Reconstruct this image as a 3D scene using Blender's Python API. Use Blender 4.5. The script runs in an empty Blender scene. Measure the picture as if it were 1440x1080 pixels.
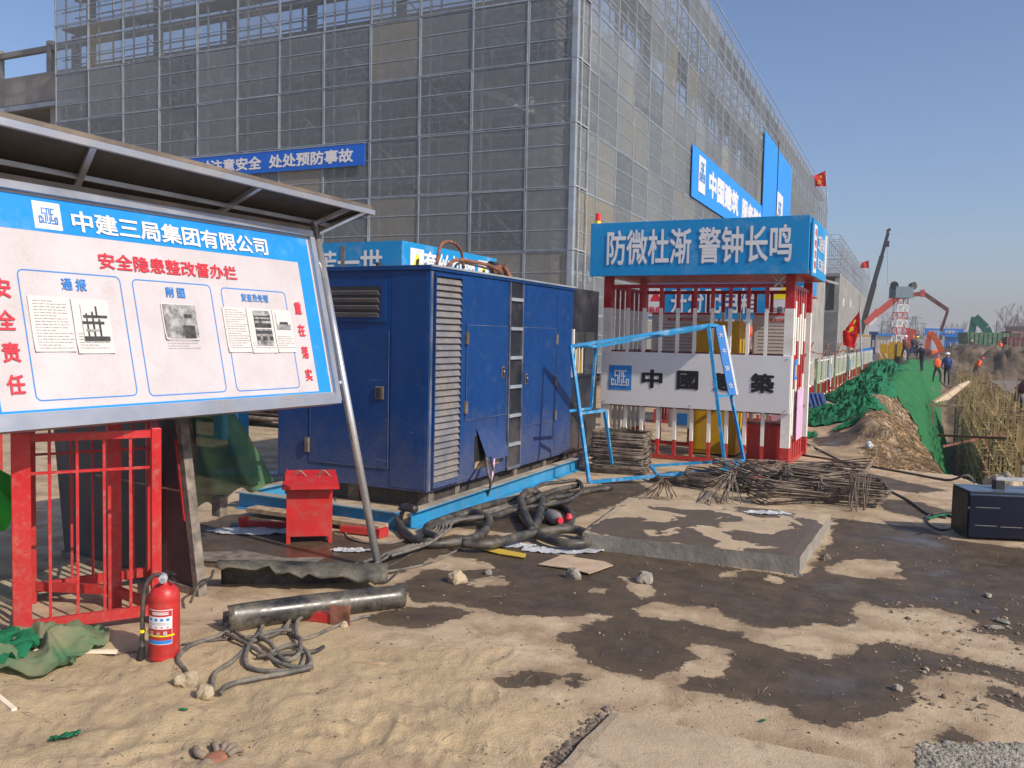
import bpy, bmesh, math, random
import numpy as np
from mathutils import Vector, Matrix, Euler, noise as mnoise
random.seed(7); RNG = np.random.default_rng(7)
SC = bpy.context.scene; COL = SC.collection
D2R = math.radians
# ------------------------------------------------------------------ camera, world, sun
FPX = 1215.0; YAW = D2R(26.3); ROLL = .021; PITCH = math.atan((540-472.4)/FPX); EYE = 1.6
F0 = Vector((-math.sin(YAW), math.cos(YAW), 0)); R0 = Vector((math.cos(YAW), math.sin(YAW), 0)); Z = Vector((0, 0, 1))
FW = F0*math.cos(PITCH)-Z*math.sin(PITCH); UP = F0*math.sin(PITCH)+Z*math.cos(PITCH)
RC = R0*math.cos(ROLL)+UP*math.sin(ROLL); UC = UP*math.cos(ROLL)-R0*math.sin(ROLL)
cam = bpy.data.cameras.new('camera'); cam.sensor_fit = 'HORIZONTAL'; cam.sensor_width = 36; cam.lens = 36*FPX/1440
cam.clip_start = .05; cam.clip_end = 6000
camo = bpy.data.objects.new('camera', cam); COL.objects.link(camo)
m = Matrix((RC, UC, -FW)).transposed().to_4x4(); m.translation = Vector((0, 0, EYE)); camo.matrix_world = m
SC.camera = camo
SUN_EL = D2R(36); SUN_A = D2R(-12)                    # angle from +X, anticlockwise
world = bpy.data.worlds.new('World'); SC.world = world; world.use_nodes = True
wn = world.node_tree; bg = wn.nodes['Background']
sky = wn.nodes.new('ShaderNodeTexSky'); sky.sky_type = 'NISHITA'; sky.sun_disc = False
sky.sun_elevation = SUN_EL; sky.sun_rotation = math.pi/2-SUN_A; sky.altitude = 0; sky.air_density = 1.0; sky.dust_density = 2.0; sky.ozone_density = 4.2
tint = wn.nodes.new('ShaderNodeMix'); tint.data_type = 'RGBA'; tint.blend_type = 'MULTIPLY'; tint.inputs[0].default_value = 1; tint.inputs[7].default_value = (1.03, .985, 1.03, 1)
wn.links.new(sky.outputs[0], tint.inputs[6]); wn.links.new(tint.outputs[2], bg.inputs[0]); bg.inputs[1].default_value = .14
sun = bpy.data.lights.new('sun', 'SUN'); sun.energy = 4.5; sun.angle = D2R(.5); sun.color = (1, .90, .77)
suno = bpy.data.objects.new('sun', sun); COL.objects.link(suno)
SDIR = Vector((math.cos(SUN_A)*math.cos(SUN_EL), math.sin(SUN_A)*math.cos(SUN_EL), math.sin(SUN_EL)))
suno.rotation_euler = SDIR.to_track_quat('Z', 'Y').to_euler(); suno.location = SDIR*50
SC.view_settings.view_transform = 'Standard'; SC.view_settings.look = 'None'; SC.view_settings.exposure = 0.0; SC.view_settings.gamma = 1
SC.view_settings.use_curve_mapping = False
SC.render.engine = 'CYCLES'; SC.cycles.max_bounces = 6; SC.cycles.transparent_max_bounces = 24

# ------------------------------------------------------------------ measuring the place
def ray(x, y): return FW*FPX+RC*(x-720)-UC*(y-540)
def G(x, y, z=0.):                                    # point on the level z seen in that direction
    d = ray(x, y); t = (z-EYE)/d.z; return Vector((d.x*t, d.y*t, z))
def atX(x, y, X):
    d = ray(x, y); t = X/d.x; return Vector((X, d.y*t, EYE+d.z*t))
def atY(x, y, Y):
    d = ray(x, y); t = Y/d.y; return Vector((d.x*t, Y, EYE+d.z*t))
def atD(x, y, dist):
    d = ray(x, y); t = dist/math.hypot(d.x, d.y); return Vector((d.x*t, d.y*t, EYE+d.z*t))

# ------------------------------------------------------------------ materials
MATS = {}
class NT:
    def __init__(s, mat):
        s.m = mat; mat.use_nodes = True; s.t = mat.node_tree; s.n = s.t.nodes; s.l = s.t.links
        s.b = s.n['Principled BSDF']
    def new(s, k, **kw):
        n = s.n.new(k)
        for a, v in kw.items(): setattr(n, a, v)
        return n
    def noise(s, scale, detail=4, rough=.55, vec=None, dist=0.):
        n = s.new('ShaderNodeTexNoise'); n.inputs['Scale'].default_value = scale; n.inputs['Detail'].default_value = detail
        n.inputs['Roughness'].default_value = rough; n.inputs['Distortion'].default_value = dist
        s.l.new(vec or s.pos(), n.inputs['Vector']); return n.outputs['Fac']
    def pos(s):
        if not hasattr(s, '_p'): s._p = s.new('ShaderNodeNewGeometry').outputs['Position']
        return s._p
    def ramp(s, fac, stops):
        n = s.new('ShaderNodeValToRGB'); e = n.color_ramp.elements
        for i, (p, c) in enumerate(stops):
            el = e[i] if i < 2 else e.new(p)
            el.position = p; el.color = (*c, 1) if isinstance(c, tuple) else (c, c, c, 1)
        s.l.new(fac, n.inputs[0]); return n.outputs[0]
    def mix(s, fac, a, b):
        n = s.new('ShaderNodeMix', data_type='RGBA')
        for i, v in ((0, fac), (6, a), (7, b)):
            if isinstance(v, (int, float)): n.inputs[i].default_value = v
            elif isinstance(v, tuple): n.inputs[i].default_value = (*v, 1)
            else: s.l.new(v, n.inputs[i])
        return n.outputs[2]
    def math(s, op, a, b=0., clamp=False):
        n = s.new('ShaderNodeMath', operation=op); n.use_clamp = clamp
        for i, v in ((0, a), (1, b)):
            if isinstance(v, (int, float)): n.inputs[i].default_value = v
            else: s.l.new(v, n.inputs[i])
        return n.outputs[0]
    def maprange(s, v, a, b, c=0., d=1.):
        n = s.new('ShaderNodeMapRange'); n.clamp = True
        s.l.new(v, n.inputs[0])
        for i, k in zip((1, 2, 3, 4), (a, b, c, d)): n.inputs[i].default_value = k
        return n.outputs[0]
    def scaled(s, v3):
        n = s.new('ShaderNodeVectorMath', operation='MULTIPLY'); s.l.new(s.pos(), n.inputs[0]); n.inputs[1].default_value = v3
        return n.outputs[0]
    def bump(s, h, strength=.3, dist=.02):
        n = s.new('ShaderNodeBump'); n.inputs['Strength'].default_value = strength; n.inputs['Distance'].default_value = dist
        s.l.new(h, n.inputs['Height']); s.l.new(n.outputs[0], s.b.inputs['Normal'])
    def col(s, c): s.l.new(c, s.b.inputs['Base Color'])
    def rough(s, c): s.l.new(c, s.b.inputs['Roughness'])
def mat(name, col, rough=.5, metal=0., base_dust=0., var=.12, scale=3., dirt=.0, dirtcol=(.33, .26, .18), dscale=2.2, bump=0., bscale=40., spec=.5, streak=0.):
    if name in MATS: return MATS[name]
    mt = bpy.data.materials.new(name); MATS[name] = mt; t = NT(mt)
    dark = tuple(c*(1-var*1.6) for c in col); lite = tuple(min(1, c*(1+var)) for c in col)
    base = t.mix(t.ramp(t.noise(scale, 5), [(.3, 0.), (.7, 1.)]), dark, lite)
    rg = t.maprange(t.noise(scale*2.3, 3), .3, .7, max(.03, rough-.08), min(1, rough+.1))
    if dirt > 0:
        f = t.maprange(t.noise(dscale, 8, .68), .62-dirt*.35, .80-dirt*.2)
        if streak:
            g = t.maprange(t.noise(1, 4, .6, t.scaled((9, 9, .7))), .5, .72, 0, streak); f = t.math('MAXIMUM', f, g)
        fine = t.maprange(t.noise(60, 3), .3, .7, .35, .9)
        ff = t.math('MULTIPLY', f, fine)
        base = t.mix(ff, base, dirtcol); rg = t.math('ADD', rg, t.math('MULTIPLY', ff, .35), True)
    if name == 'blue_paint':
        rs = t.maprange(t.noise(1, 5, .7, t.scaled((16, 16, 1.3))), .66, .74, 0, .55); rs = t.math('MULTIPLY', rs, t.maprange(t.noise(2.2, 3), .5, .62)); base = t.mix(rs, base, (.07, .05, .04))
        sc = t.maprange(t.noise(1, 3, .6, t.scaled((3, 70, 22))), .70, .74, 0, .35); base = t.mix(sc, base, (.12, .17, .28))
    if base_dust:
        sz = t.new('ShaderNodeSeparateXYZ'); t.l.new(t.pos(), sz.inputs[0])
        bd = t.math('ADD', sz.outputs[2], t.math('MULTIPLY', t.math('SUBTRACT', t.noise(6, 7, .7), .5), 1.3))
        bd = t.math('MULTIPLY', t.maprange(bd, .05, .85, base_dust, 0), t.maprange(t.noise(45, 3), .3, .7, .4, 1.))
        base = t.mix(bd, base, (.27, .22, .165)); rg = t.math('ADD', rg, t.math('MULTIPLY', bd, .4), True)
    t.col(base); t.rough(rg)
    t.b.inputs['Metallic'].default_value = metal; t.b.inputs['Specular IOR Level'].default_value = spec
    if bump: t.bump(t.noise(bscale, 4), bump, .01)
    return mt
def M(n): return MATS[n]
mat('blue_paint', (.001, .040, .168), .42, var=.06, base_dust=.38, dirt=.25, dirtcol=(.035, .07, .15), dscale=9, streak=.3, bump=.05, bscale=3, spec=.3)
mat('blue_edge', (.06, .09, .17), .5, var=.3, dirt=.5, dirtcol=(.3, .25, .18))
mat('black_paint_and_shade', (.012, .014, .022), .45, base_dust=.3, dirt=.4, dirtcol=(.07, .07, .08))  # black parts, and the shade coloured onto the generator's far end
mat('slat_metal', (.14, .145, .17), .5, .0, var=.15, dirt=.6, dirtcol=(.27, .22, .16), dscale=7)
mat('cyan_paint', (.004, .26, .52), .45, base_dust=.12, dirt=.2, dirtcol=(.3, .27, .2), dscale=6, streak=.3)
mat('beam_dust', (.36, .31, .24), .85, var=.25, dirt=.3)
mat('frame_blue', (.008, .24, .52), .42, dirt=.3, dirtcol=(.5, .55, .55), dscale=9)
mat('sign_blue', (.001, .245, .56), .5, var=.06, dirt=.25, dirtcol=(.25, .4, .5))
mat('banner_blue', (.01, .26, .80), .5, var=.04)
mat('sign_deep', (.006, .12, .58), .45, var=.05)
mat('red_paint', (.46, .010, .014), .4, var=.10, dirt=.35, dirtcol=(.36, .14, .10), dscale=22, base_dust=.15)
mat('box_red', (.52, .010, .014), .36, var=.12, base_dust=.12, dirt=.4, dirtcol=(.30, .09, .07), dscale=11, streak=.2)
mat('white_paint', (.80, .78, .72), .45, var=.05, dirt=.25, dirtcol=(.42, .35, .26), dscale=5, streak=.25)
mat('white_print', (.70, .70, .71), .4, var=.03)
mat('board_white', (.55, .515, .535), .30, var=.04, scale=1.2, dirt=.55, dirtcol=(.43, .39, .38), dscale=3.5, bump=.12, bscale=2.2)
mat('paper', (.59, .565, .55), .7, var=.03)
mat('photo_grey', (.30, .30, .30), .6, var=.5, scale=25)
mat('photo_dark', (.05, .05, .05), .6, var=.5, scale=40)
mat('text_red', (.68, .03, .05), .5, var=.04)
mat('text_blue', (.03, .22, .62), .5, var=.04)
mat('board_blue', (.012, .25, .68), .35, var=.06, dirt=.2, dirtcol=(.2, .4, .6))
mat('text_white', (.70, .70, .70), .45, var=.03)
mat('text_black', (.015, .015, .017), .5)
mat('steel', (.66, .67, .68), .24, .75, var=.05)
mat('alu', (.42, .44, .48), .38, .7, var=.08, dirt=.3)
mat('alu_brown', (.17, .14, .11), .5, .3, var=.2, dirt=.3)
mat('roof_dark', (.045, .036, .030), .7, var=.15)
mat('galv', (.34, .39, .44), .5, .35, var=.12, dirt=.25)
mat('tube_pale', (.42, .44, .46), .5, .3, var=.15)
mat('concrete', (.30, .295, .275), .9, var=.22, scale=.6, dirt=.6, dirtcol=(.19, .18, .165), dscale=.5, streak=.6, bump=.2)
mat('concrete_grey', (.20, .205, .205), .9, var=.2, scale=.5, dirt=.4, dirtcol=(.16, .16, .15), dscale=.4)
mat('plywood_dark', (.060, .058, .062), .55, var=.15, dirt=.25, dirtcol=(.15, .13, .12))
mat('timber', (.40, .28, .17), .8, var=.3, scale=14, bump=.3)
mat('timber_grey', (.20, .17, .14), .85, var=.35, scale=14, bump=.4)
mat('wood_pale', (.80, .70, .53), .6, var=.1, scale=9)
mat('rust', (.15, .115, .088), .75, var=.4, scale=9, dirt=.6, dirtcol=(.30, .25, .20), dscale=9)
mat('rust_red', (.22, .09, .055), .85, var=.4, scale=12)
mat('scaf_tan', (.50, .34, .15), .7, var=.5, scale=2.5, dirt=.35, dirtcol=(.11, .07, .045))
mat('rubber', (.030, .029, .029), .45, var=.3, scale=20, dirt=.6, dirtcol=(.19, .16, .12), dscale=7)
mat('cable_grey', (.10, .095, .085), .6, var=.3, scale=20, dirt=.6, dirtcol=(.33, .28, .21), dscale=8)
mat('pipe_black', (.020, .020, .021), .26, var=.2, scale=10, dirt=.62, dirtcol=(.20, .175, .13), dscale=5)
mat('stone', (.29, .265, .22), .95, var=.3, scale=14, bump=.6, bscale=60)
mat('stone_tan', (.40, .32, .21), .95, var=.3, scale=9, bump=.6, bscale=30)
mat('cardboard', (.46, .34, .23), .85, var=.15, scale=6)
mat('plastic_white', (.46, .48, .50), .3, var=.2, scale=30)
mat('yellow_paint', (.62, .36, .008), .4, var=.06, dirt=.2, dirtcol=(.4, .28, .08))
mat('yellow_strip', (.55, .38, .05), .5, var=.1)
mat('yellow_sign', (.86, .72, .02), .4, var=.03)
mat('dark_blue', (.004, .007, .022), .45, var=.2, dirt=.2, dirtcol=(.04, .04, .045), spec=.25)
mat('dark_blue_top', (.05, .085, .14), .3, var=.2, dirt=.4, dirtcol=(.3, .3, .3))
mat('hi_orange', (.85, .12, .03), .8, var=.1)
mat('cloth_dark', (.03, .035, .06), .9, var=.2)
mat('cloth_blue', (.03, .07, .22), .9, var=.2)
mat('skin', (.42, .23, .15), .6)
mat('glove_grey', (.25, .19, .14), .95, var=.15, scale=30, bump=.4, bscale=150)
mat('glove_orange', (.30, .13, .075), .8, var=.2, scale=20)
mat('exc_orange', (.75, .11, .02), .45, var=.1, dirt=.3)
mat('exc_green', (.01, .16, .11), .45, var=.1, dirt=.2)
mat('truck_green', (.03, .12, .06), .5, var=.1, dirt=.4)
mat('maroon', (.12, .02, .02), .5, var=.1, dirt=.4)
mat('pump_red', (.62, .10, .07), .45, var=.1)
mat('tower_box', (.13, .19, .22), .5, var=.08)
mat('black', (.02, .02, .02), .5)
mat('glass_dark', (.05, .055, .06), .06, var=.3)
mat('navy', (.01, .035, .16), .5, var=.1)
mat('wall_pale', (.55, .54, .52), .8, var=.08)
mat('brick_brown', (.23, .17, .14), .9, var=.1)
mat('tree_bark', (.16, .13, .11), .9)
mat('pink', (.65, .42, .62), .5, var=.08)
mat('red_light', (.75, .02, .02), .15)
def cloth_mat(name, col, alt, alpha=1.):
    mt = bpy.data.materials.new(name); MATS[name] = mt; t = NT(mt)
    f = t.ramp(t.noise(5, 6, .65), [(.35, 0.), (.65, 1.)])
    t.col(t.mix(f, col, alt)); t.b.inputs['Roughness'].default_value = .85
    t.bump(t.noise(220, 2), .25, .004)
    tr = t.new('ShaderNodeBsdfTranslucent'); tr.inputs[0].default_value = (*[c*1.1 for c in col], 1)
    mx = t.new('ShaderNodeMixShader'); mx.inputs[0].default_value = .28
    out = t.n['Material Output']; t.l.new(t.b.outputs[0], mx.inputs[1]); t.l.new(tr.outputs[0], mx.inputs[2])
    if alpha < 1:
        tp = t.new('ShaderNodeBsdfTransparent'); m2 = t.new('ShaderNodeMixShader'); m2.inputs[0].default_value = alpha
        t.l.new(tp.outputs[0], m2.inputs[1]); t.l.new(mx.outputs[0], m2.inputs[2]); t.l.new(m2.outputs[0], out.inputs[0])
    else: t.l.new(mx.outputs[0], out.inputs[0])
cloth_mat('net_green', (.004, .13, .052), (.012, .21, .09))
cloth_mat('net_slope', (.010, .15, .042), (.028, .21, .065))
cloth_mat('net_dusty', (.07, .19, .085), (.25, .24, .14))
cloth_mat('net_dark', (.025, .10, .055), (.10, .22, .08), .88)
cloth_mat('net_fence', (.14, .26, .09), (.22, .33, .14), .85)
cloth_mat('flag_red', (.75, .015, .01), (.62, .01, .01))
cloth_mat('bright_green', (.06, .50, .04), (.04, .40, .03))
# perforated steel screen: punched sheet, so partly see-through
mt = bpy.data.materials.new('punched_sheet'); MATS['punched_sheet'] = mt; t = NT(mt)
oi = t.new('ShaderNodeObjectInfo')
cell = t.noise(.22, 2, .5)
c1 = t.ramp(t.math('ADD', t.math('MULTIPLY', oi.outputs['Random'], .55), t.math('MULTIPLY', cell, .5)), [(.25, (.185, .215, .24)), (.70, (.24, .265, .28)), (.86, (.31, .285, .21)), (.93, (.21, .24, .26))])
c2 = t.mix(t.maprange(t.noise(6, 8, .7), .5, .8), c1, (.34, .335, .32))
t.col(c2); t.b.inputs['Roughness'].default_value = .6; t.b.inputs['Metallic'].default_value = .2
tp = t.new('ShaderNodeBsdfTransparent'); mx = t.new('ShaderNodeMixShader')
fac = t.maprange(t.math('ADD', t.math('MULTIPLY', oi.outputs['Random'], .5), t.math('MULTIPLY', t.noise(3, 6, .7), .5)), .2, .8, .44, .62)
sz_ = t.new('ShaderNodeSeparateXYZ'); t.l.new(t.pos(), sz_.inputs[0]); fac = t.math('ADD', fac, t.maprange(sz_.outputs[2], 11.0, 11.2, .12, -.04))
t.l.new(fac, mx.inputs[0]); t.l.new(tp.outputs[0], mx.inputs[1]); t.l.new(t.b.outputs[0], mx.inputs[2]); t.l.new(mx.outputs[0], t.n['Material Output'].inputs[0])

# ------------------------------------------------------------------ mesh building
class MB:
    def __init__(s): s.v = []; s.f = []; s.mi = []; s.k = 0; s.smooth = False
    def add(s, vs, fs, k=None):
        o = len(s.v); s.v += [tuple(v) for v in vs]; s.f += [tuple(i+o for i in f) for f in fs]; s.mi += [s.k if k is None else k]*len(fs); return s
    def box(s, a, b, k=None):
        x0, y0, z0 = a; x1, y1, z1 = b
        return s.add([(x0, y0, z0), (x1, y0, z0), (x1, y1, z0), (x0, y1, z0), (x0, y0, z1), (x1, y0, z1), (x1, y1, z1), (x0, y1, z1)],
                     [(0, 3, 2, 1), (4, 5, 6, 7), (0, 1, 5, 4), (1, 2, 6, 5), (2, 3, 7, 6), (3, 0, 4, 7)], k)
    def cbox(s, c, h, k=None): return s.box([c[i]-h[i] for i in range(3)], [c[i]+h[i] for i in range(3)], k)
    def bar(s, p, q, w=.04, h=None, up=Z, k=None):     # rectangular bar from p to q
        p = Vector(p); q = Vector(q); h = h or w; d = (q-p).normalized(); u = Vector(up)
        if abs(d.dot(u)) > .97: u = Vector((1, 0, 0)) if abs(d.x) < .9 else Vector((0, 1, 0))
        r = d.cross(u).normalized(); u = r.cross(d).normalized(); vs = []
        for e in (p, q): vs += [e+r*(w/2*a)+u*(h/2*b) for a, b in ((-1, -1), (1, -1), (1, 1), (-1, 1))]
        return s.add(vs, [(0, 3, 2, 1), (4, 5, 6, 7), (0, 1, 5, 4), (1, 2, 6, 5), (2, 3, 7, 6), (3, 0, 4, 7)], k)
    def tube(s, pts, r=.01, n=8, k=None, cap=True, closed=False):
        pts = [Vector(p) for p in pts]; N = len(pts); rr = r if isinstance(r, (list, tuple)) else [r]*N
        vs = []; fs = []; pu = None
        for i, p in enumerate(pts):
            a = pts[(i-1) % N] if (i or closed) else p; b = pts[(i+1) % N] if (i < N-1 or closed) else p
            d = (b-a).normalized() if (b-a).length > 1e-9 else Vector((0, 0, 1))
            if pu is None: pu = Z if abs(d.z) < .9 else Vector((1, 0, 0))
            u = (pu-d*pu.dot(d)); u = u.normalized() if u.length > 1e-6 else d.orthogonal().normalized(); pu = u; w = d.cross(u)
            vs += [p+(u*math.cos(t_)+w*math.sin(t_))*rr[i] for t_ in [2*math.pi*j/n for j in range(n)]]
        for i in range(N if closed else N-1):
            for j in range(n): a0 = i*n; b0 = ((i+1) % N)*n; fs.append((a0+j, a0+(j+1) % n, b0+(j+1) % n, b0+j))
        if cap and not closed: fs += [tuple(range(n))[::-1], tuple(range((N-1)*n, N*n))]
        return s.add(vs, fs, k)
    def cyl(s, c, r, h, n=16, axis=2, k=None):
        d = Vector([1 if i == axis else 0 for i in range(3)]); c = Vector(c); return s.tube([c, c+d*h], r, n, k)
    def lathe(s, prof, c=(0, 0, 0), n=20, k=None):
        vs = []; fs = []; c = Vector(c)
        for r, z in prof: vs += [c+Vector((r*math.cos(2*math.pi*j/n), r*math.sin(2*math.pi*j/n), z)) for j in range(n)]
        for i in range(len(prof)-1):
            for j in range(n): fs.append((i*n+j, i*n+(j+1) % n, (i+1)*n+(j+1) % n, (i+1)*n+j))
        return s.add(vs, fs, k)
    def prism(s, poly, z0, z1, k=None):
        n = len(poly); vs = [(p[0], p[1], z0) for p in poly]+[(p[0], p[1], z1) for p in poly]
        return s.add(vs, [tuple(range(n))[::-1], tuple(range(n, 2*n))]+[(i, (i+1) % n, n+(i+1) % n, n+i) for i in range(n)], k)
    def xf(s, mtx):
        s.v = [tuple(mtx @ Vector(v)) for v in s.v]; return s
    def build(s, name, mats, parent=None, loc=None, world=False, smooth=None, bevel=0):
        me = bpy.data.meshes.new(name); me.from_pydata(s.v, [], s.f)
        mats = mats if isinstance(mats, (list, tuple)) else [mats]
        for m_ in mats: me.materials.append(M(m_) if isinstance(m_, str) else m_)
        if len(mats) > 1: me.polygons.foreach_set('material_index', s.mi)
        if s.smooth if smooth is None else smooth: me.polygons.foreach_set('use_smooth', [True]*len(s.f))
        me.update(); o = bpy.data.objects.new(name, me); COL.objects.link(o)
        if bevel:
            b = o.modifiers.new('bevel', 'BEVEL'); b.width = bevel; b.segments = 2; b.limit_method = 'ANGLE'
        if parent is not None:
            o.parent = parent
            if world: o.matrix_parent_inverse = W2L(parent)
        if loc is not None: o.location = loc
        return o
def W2L(e):
    m_ = Matrix.LocRotScale(e.location, e.rotation_euler, None)
    if e.parent: m_ = W2L(e.parent).inverted() @ e.matrix_parent_inverse @ m_ if False else m_
    return m_.inverted()
def tag(o, label=None, cat=None, group=None, kind=None):
    if label: o['label'] = label
    if cat: o['category'] = cat
    if group: o['group'] = group
    if kind: o['kind'] = kind
    return o
def thing(name, label, cat, loc=(0, 0, 0), rz=0., group=None, rot=None):
    o = bpy.data.objects.new(name, None); COL.objects.link(o); o.location = loc; o.rotation_euler = rot or (0, 0, rz)
    o.empty_display_size = .1; return tag(o, label, cat, group)
KIDS = {}
def copy_tree(o, loc=None, rz=None, label=None, parent=None):
    c = o.copy(); COL.objects.link(c)
    if parent is not None: c.parent = parent
    if loc is not None: c.location = loc
    if rz is not None: c.rotation_euler = (0, 0, rz)
    if label: c['label'] = label
    for ch in list(o.children): copy_tree(ch, parent=c)
    return c
def dup(o, parent, loc=None, rot=None, scale=None):
    c = o.copy(); COL.objects.link(c); c.parent = parent
    if loc is not None: c.location = loc
    if rot is not None: c.rotation_euler = rot
    if scale is not None: c.scale = scale
    return c
TXT = {}
def text(body, c, right, up, w, h, matname, parent, bold=.03, name='lettering', world=True, push=.004):
    """flat printed characters, fitted into a w x h rectangle centred on c"""
    if body not in TXT:
        cu = bpy.data.curves.new('lettering', 'FONT'); cu.body = body; cu.size = 1; cu.resolution_u = 3
        ob = bpy.data.objects.new('lettering', cu); COL.objects.link(ob)
        me = bpy.data.meshes.new_from_object(ob.evaluated_get(bpy.context.evaluated_depsgraph_get()))
        co = np.array([v.co for v in me.vertices]); fs = [tuple(p.vertices) for p in me.polygons]
        bpy.data.objects.remove(ob); bpy.data.curves.remove(cu); bpy.data.meshes.remove(me)
        TXT[body] = (co, fs)
    co, fs = TXT[body]; lo = co.min(0); hi = co.max(0); c = Vector(c); right = Vector(right).normalized(); up = Vector(up).normalized(); nrm = right.cross(up)
    b = MB(); mid = (lo+hi)/2; sx = w/(hi[0]-lo[0]+2*bold); sy = h/(hi[1]-lo[1]+2*bold)
    offs = [(0, 0)]+([(math.cos(a)*bold, math.sin(a)*bold) for a in [i*math.pi/4+.2 for i in range(8)]] if bold else [])
    for i, (dx, dy) in enumerate(offs):
        b.add([c+right*((v[0]-mid[0]+dx)*sx)+up*((v[1]-mid[1]+dy)*sy)+nrm*(push+i*.00025) for v in co], fs)
    return b.build(name, matname, parent, world=world)
def quadplate(c, right, up, w, h, th=.004):
    c = Vector(c); right = Vector(right).normalized(); up = Vector(up).normalized(); n = right.cross(up); b = MB()
    vs = [c+right*(w/2*a)+up*(h/2*e)+n*(z*th) for z in (0, 1) for a, e in ((-1, -1), (1, -1), (1, 1), (-1, 1))]
    return b.add(vs, [(0, 3, 2, 1), (4, 5, 6, 7), (0, 1, 5, 4), (1, 2, 6, 5), (2, 3, 7, 6), (3, 0, 4, 7)])
def logo(c, right, up, w, matname, parent, push=.004):
    """square-letter emblem: three tall letters over a row of five small ones"""
    b = MB(); c = Vector(c); right = Vector(right).normalized(); up = Vector(up).normalized(); n = right.cross(up); u = w/15.
    segs = [(3, 13, 6, 13), (3, 8, 3, 13), (5.6, 9, 5.6, 6), (3, 9, 5.6, 9), (3.3, 1, 3.3, 5), (3.3, 1, 5.4, 1), (5.4, 1, 5.4, 7),
            (7, 13, 9, 13), (7, 3, 7, 13), (9, 8, 9, 13), (7, 1, 9, 1), (9, 1, 9, 6), (10.4, 3, 10.4, 13), (10.4, 13, 13, 13), (10.4, 8.6, 12, 8.6),
            (10.4, 1, 12, 1), (10.4, 3.6, 12, 3.6), (0, 1, 0, 6), (0, 6, 1.8, 6), (0, 1, 1.8, 1), (1.8, 1, 1.8, 2.6), (1.8, 4.6, 1.8, 6),
            (13.2, 1, 13.2, 6), (13.2, 6, 15, 6), (13.2, 1, 15, 1), (15, 1, 15, 6)]
    for i, (x0, y0, x1, y1) in enumerate(segs):
        x0, x1 = sorted((x0, x1)); y0, y1 = sorted((y0, y1)); t_ = .45
        vs = [c+right*((x-7.5)*u)+up*((y-7)*u)+n*(push+i*.0002) for x, y in ((x0-t_, y0-t_), (x1+t_, y0-t_), (x1+t_, y1+t_), (x0-t_, y1+t_))]
        b.add(vs, [(0, 1, 2, 3)])
    return b.build('emblem', matname, parent, world=True)
def smooth_path(pts, n=8):
    pts = [Vector(p) for p in pts]; out = []
    P = [pts[0]*2-pts[1]]+pts+[pts[-1]*2-pts[-2]]
    for i in range(1, len(P)-2):
        for j in range(n):
            t_ = j/n; a, b, c, d = P[i-1:i+3]
            out.append(.5*((2*b)+(-a+c)*t_+(2*a-5*b+4*c-d)*t_*t_+(-a+3*b-3*c+d)*t_**3))
    return out+[pts[-1]]
# value noise on arrays
def vnoise(x, y, s=1., seed=0):
    x = np.asarray(x)*s+seed*17.3; y = np.asarray(y)*s-seed*9.1; xi = np.floor(x); yi = np.floor(y); fx = x-xi; fy = y-yi
    def h(a, b): v = np.sin(a*127.1+b*311.7+seed*74.7)*43758.5453; return v-np.floor(v)
    fx = fx*fx*(3-2*fx); fy = fy*fy*(3-2*fy)
    return (h(xi, yi)*(1-fx)+h(xi+1, yi)*fx)*(1-fy)+(h(xi, yi+1)*(1-fx)+h(xi+1, yi+1)*fx)*fy
def fbm(x, y, s=1., o=4, seed=0): return sum(vnoise(x, y, s*2**i, seed+i)/2**i for i in range(o))/sum(1/2**i for i in range(o))
def sstep(a, b, x): t_ = np.clip((x-a)/(b-a), 0, 1); return t_*t_*(3-2*t_)
def poly_sd(px, py, poly):
    """signed distance, positive inside"""
    P = np.array([(p[0], p[1]) for p in poly]); d = np.full(px.shape, 1e9); ins = np.zeros(px.shape, bool)
    for i in range(len(P)):
        a = P[i]; b = P[(i+1) % len(P)]; e = b-a; t_ = np.clip(((px-a[0])*e[0]+(py-a[1])*e[1])/max(1e-9, e@e), 0, 1)
        d = np.minimum(d, np.hypot(px-a[0]-e[0]*t_, py-a[1]-e[1]*t_))
        c = (a[1] > py) != (b[1] > py); xx = (b[0]-a[0])*(py-a[1])/(b[1]-a[1]+1e-12)+a[0]; ins ^= c & (px < xx)
    return np.where(ins, d, -d)
# ------------------------------------------------------------------ the ground
def crest(y): return np.interp(y, [8, 12.2, 17.8, 27.5, 69, 90], [-.62, -.66, -1.2, -1.45, -2.1, -2.2])
def edge_y(x): return np.interp(x, [-3, -.66, .21, .62, 1.6, 4, 30], [12.6, 12.25, 11.95, 10.95, 10.2, 8.5, 2])
def pit_shape(x, y):
    n = fbm(x, y, 1.1, 4, 5); t_ = x-crest(y)+(n-.5)*.22; e = y-edge_y(x)+(n-.5)*.1
    side = np.where(t_ < 0, 0, np.where(t_ < .92, -.27*t_, -.25-(t_-.92)*2.6)); side = np.maximum(side, -4.6)
    near = -np.clip((e)*14, 0, 4.6)
    z = np.maximum(side, near)                         # brown bank joins the concrete edge
    z = np.where((t_ > 0) & (e > 0), z, 0)
    back = sstep(62, 78, y+.25*(x-5)+6*(fbm(x, y, .08, 3, 9)-.5)); right = sstep(38, 46, x)
    return z*(1-back)*(1-right)
FOOT = []; _r = random.Random(5)
for _ in range(34):
    _p = G(_r.uniform(60, 820), _r.uniform(900, 1075)); FOOT.append((_p.x, _p.y, _r.uniform(0, 6.28), _r.uniform(.12, .40)))
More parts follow.
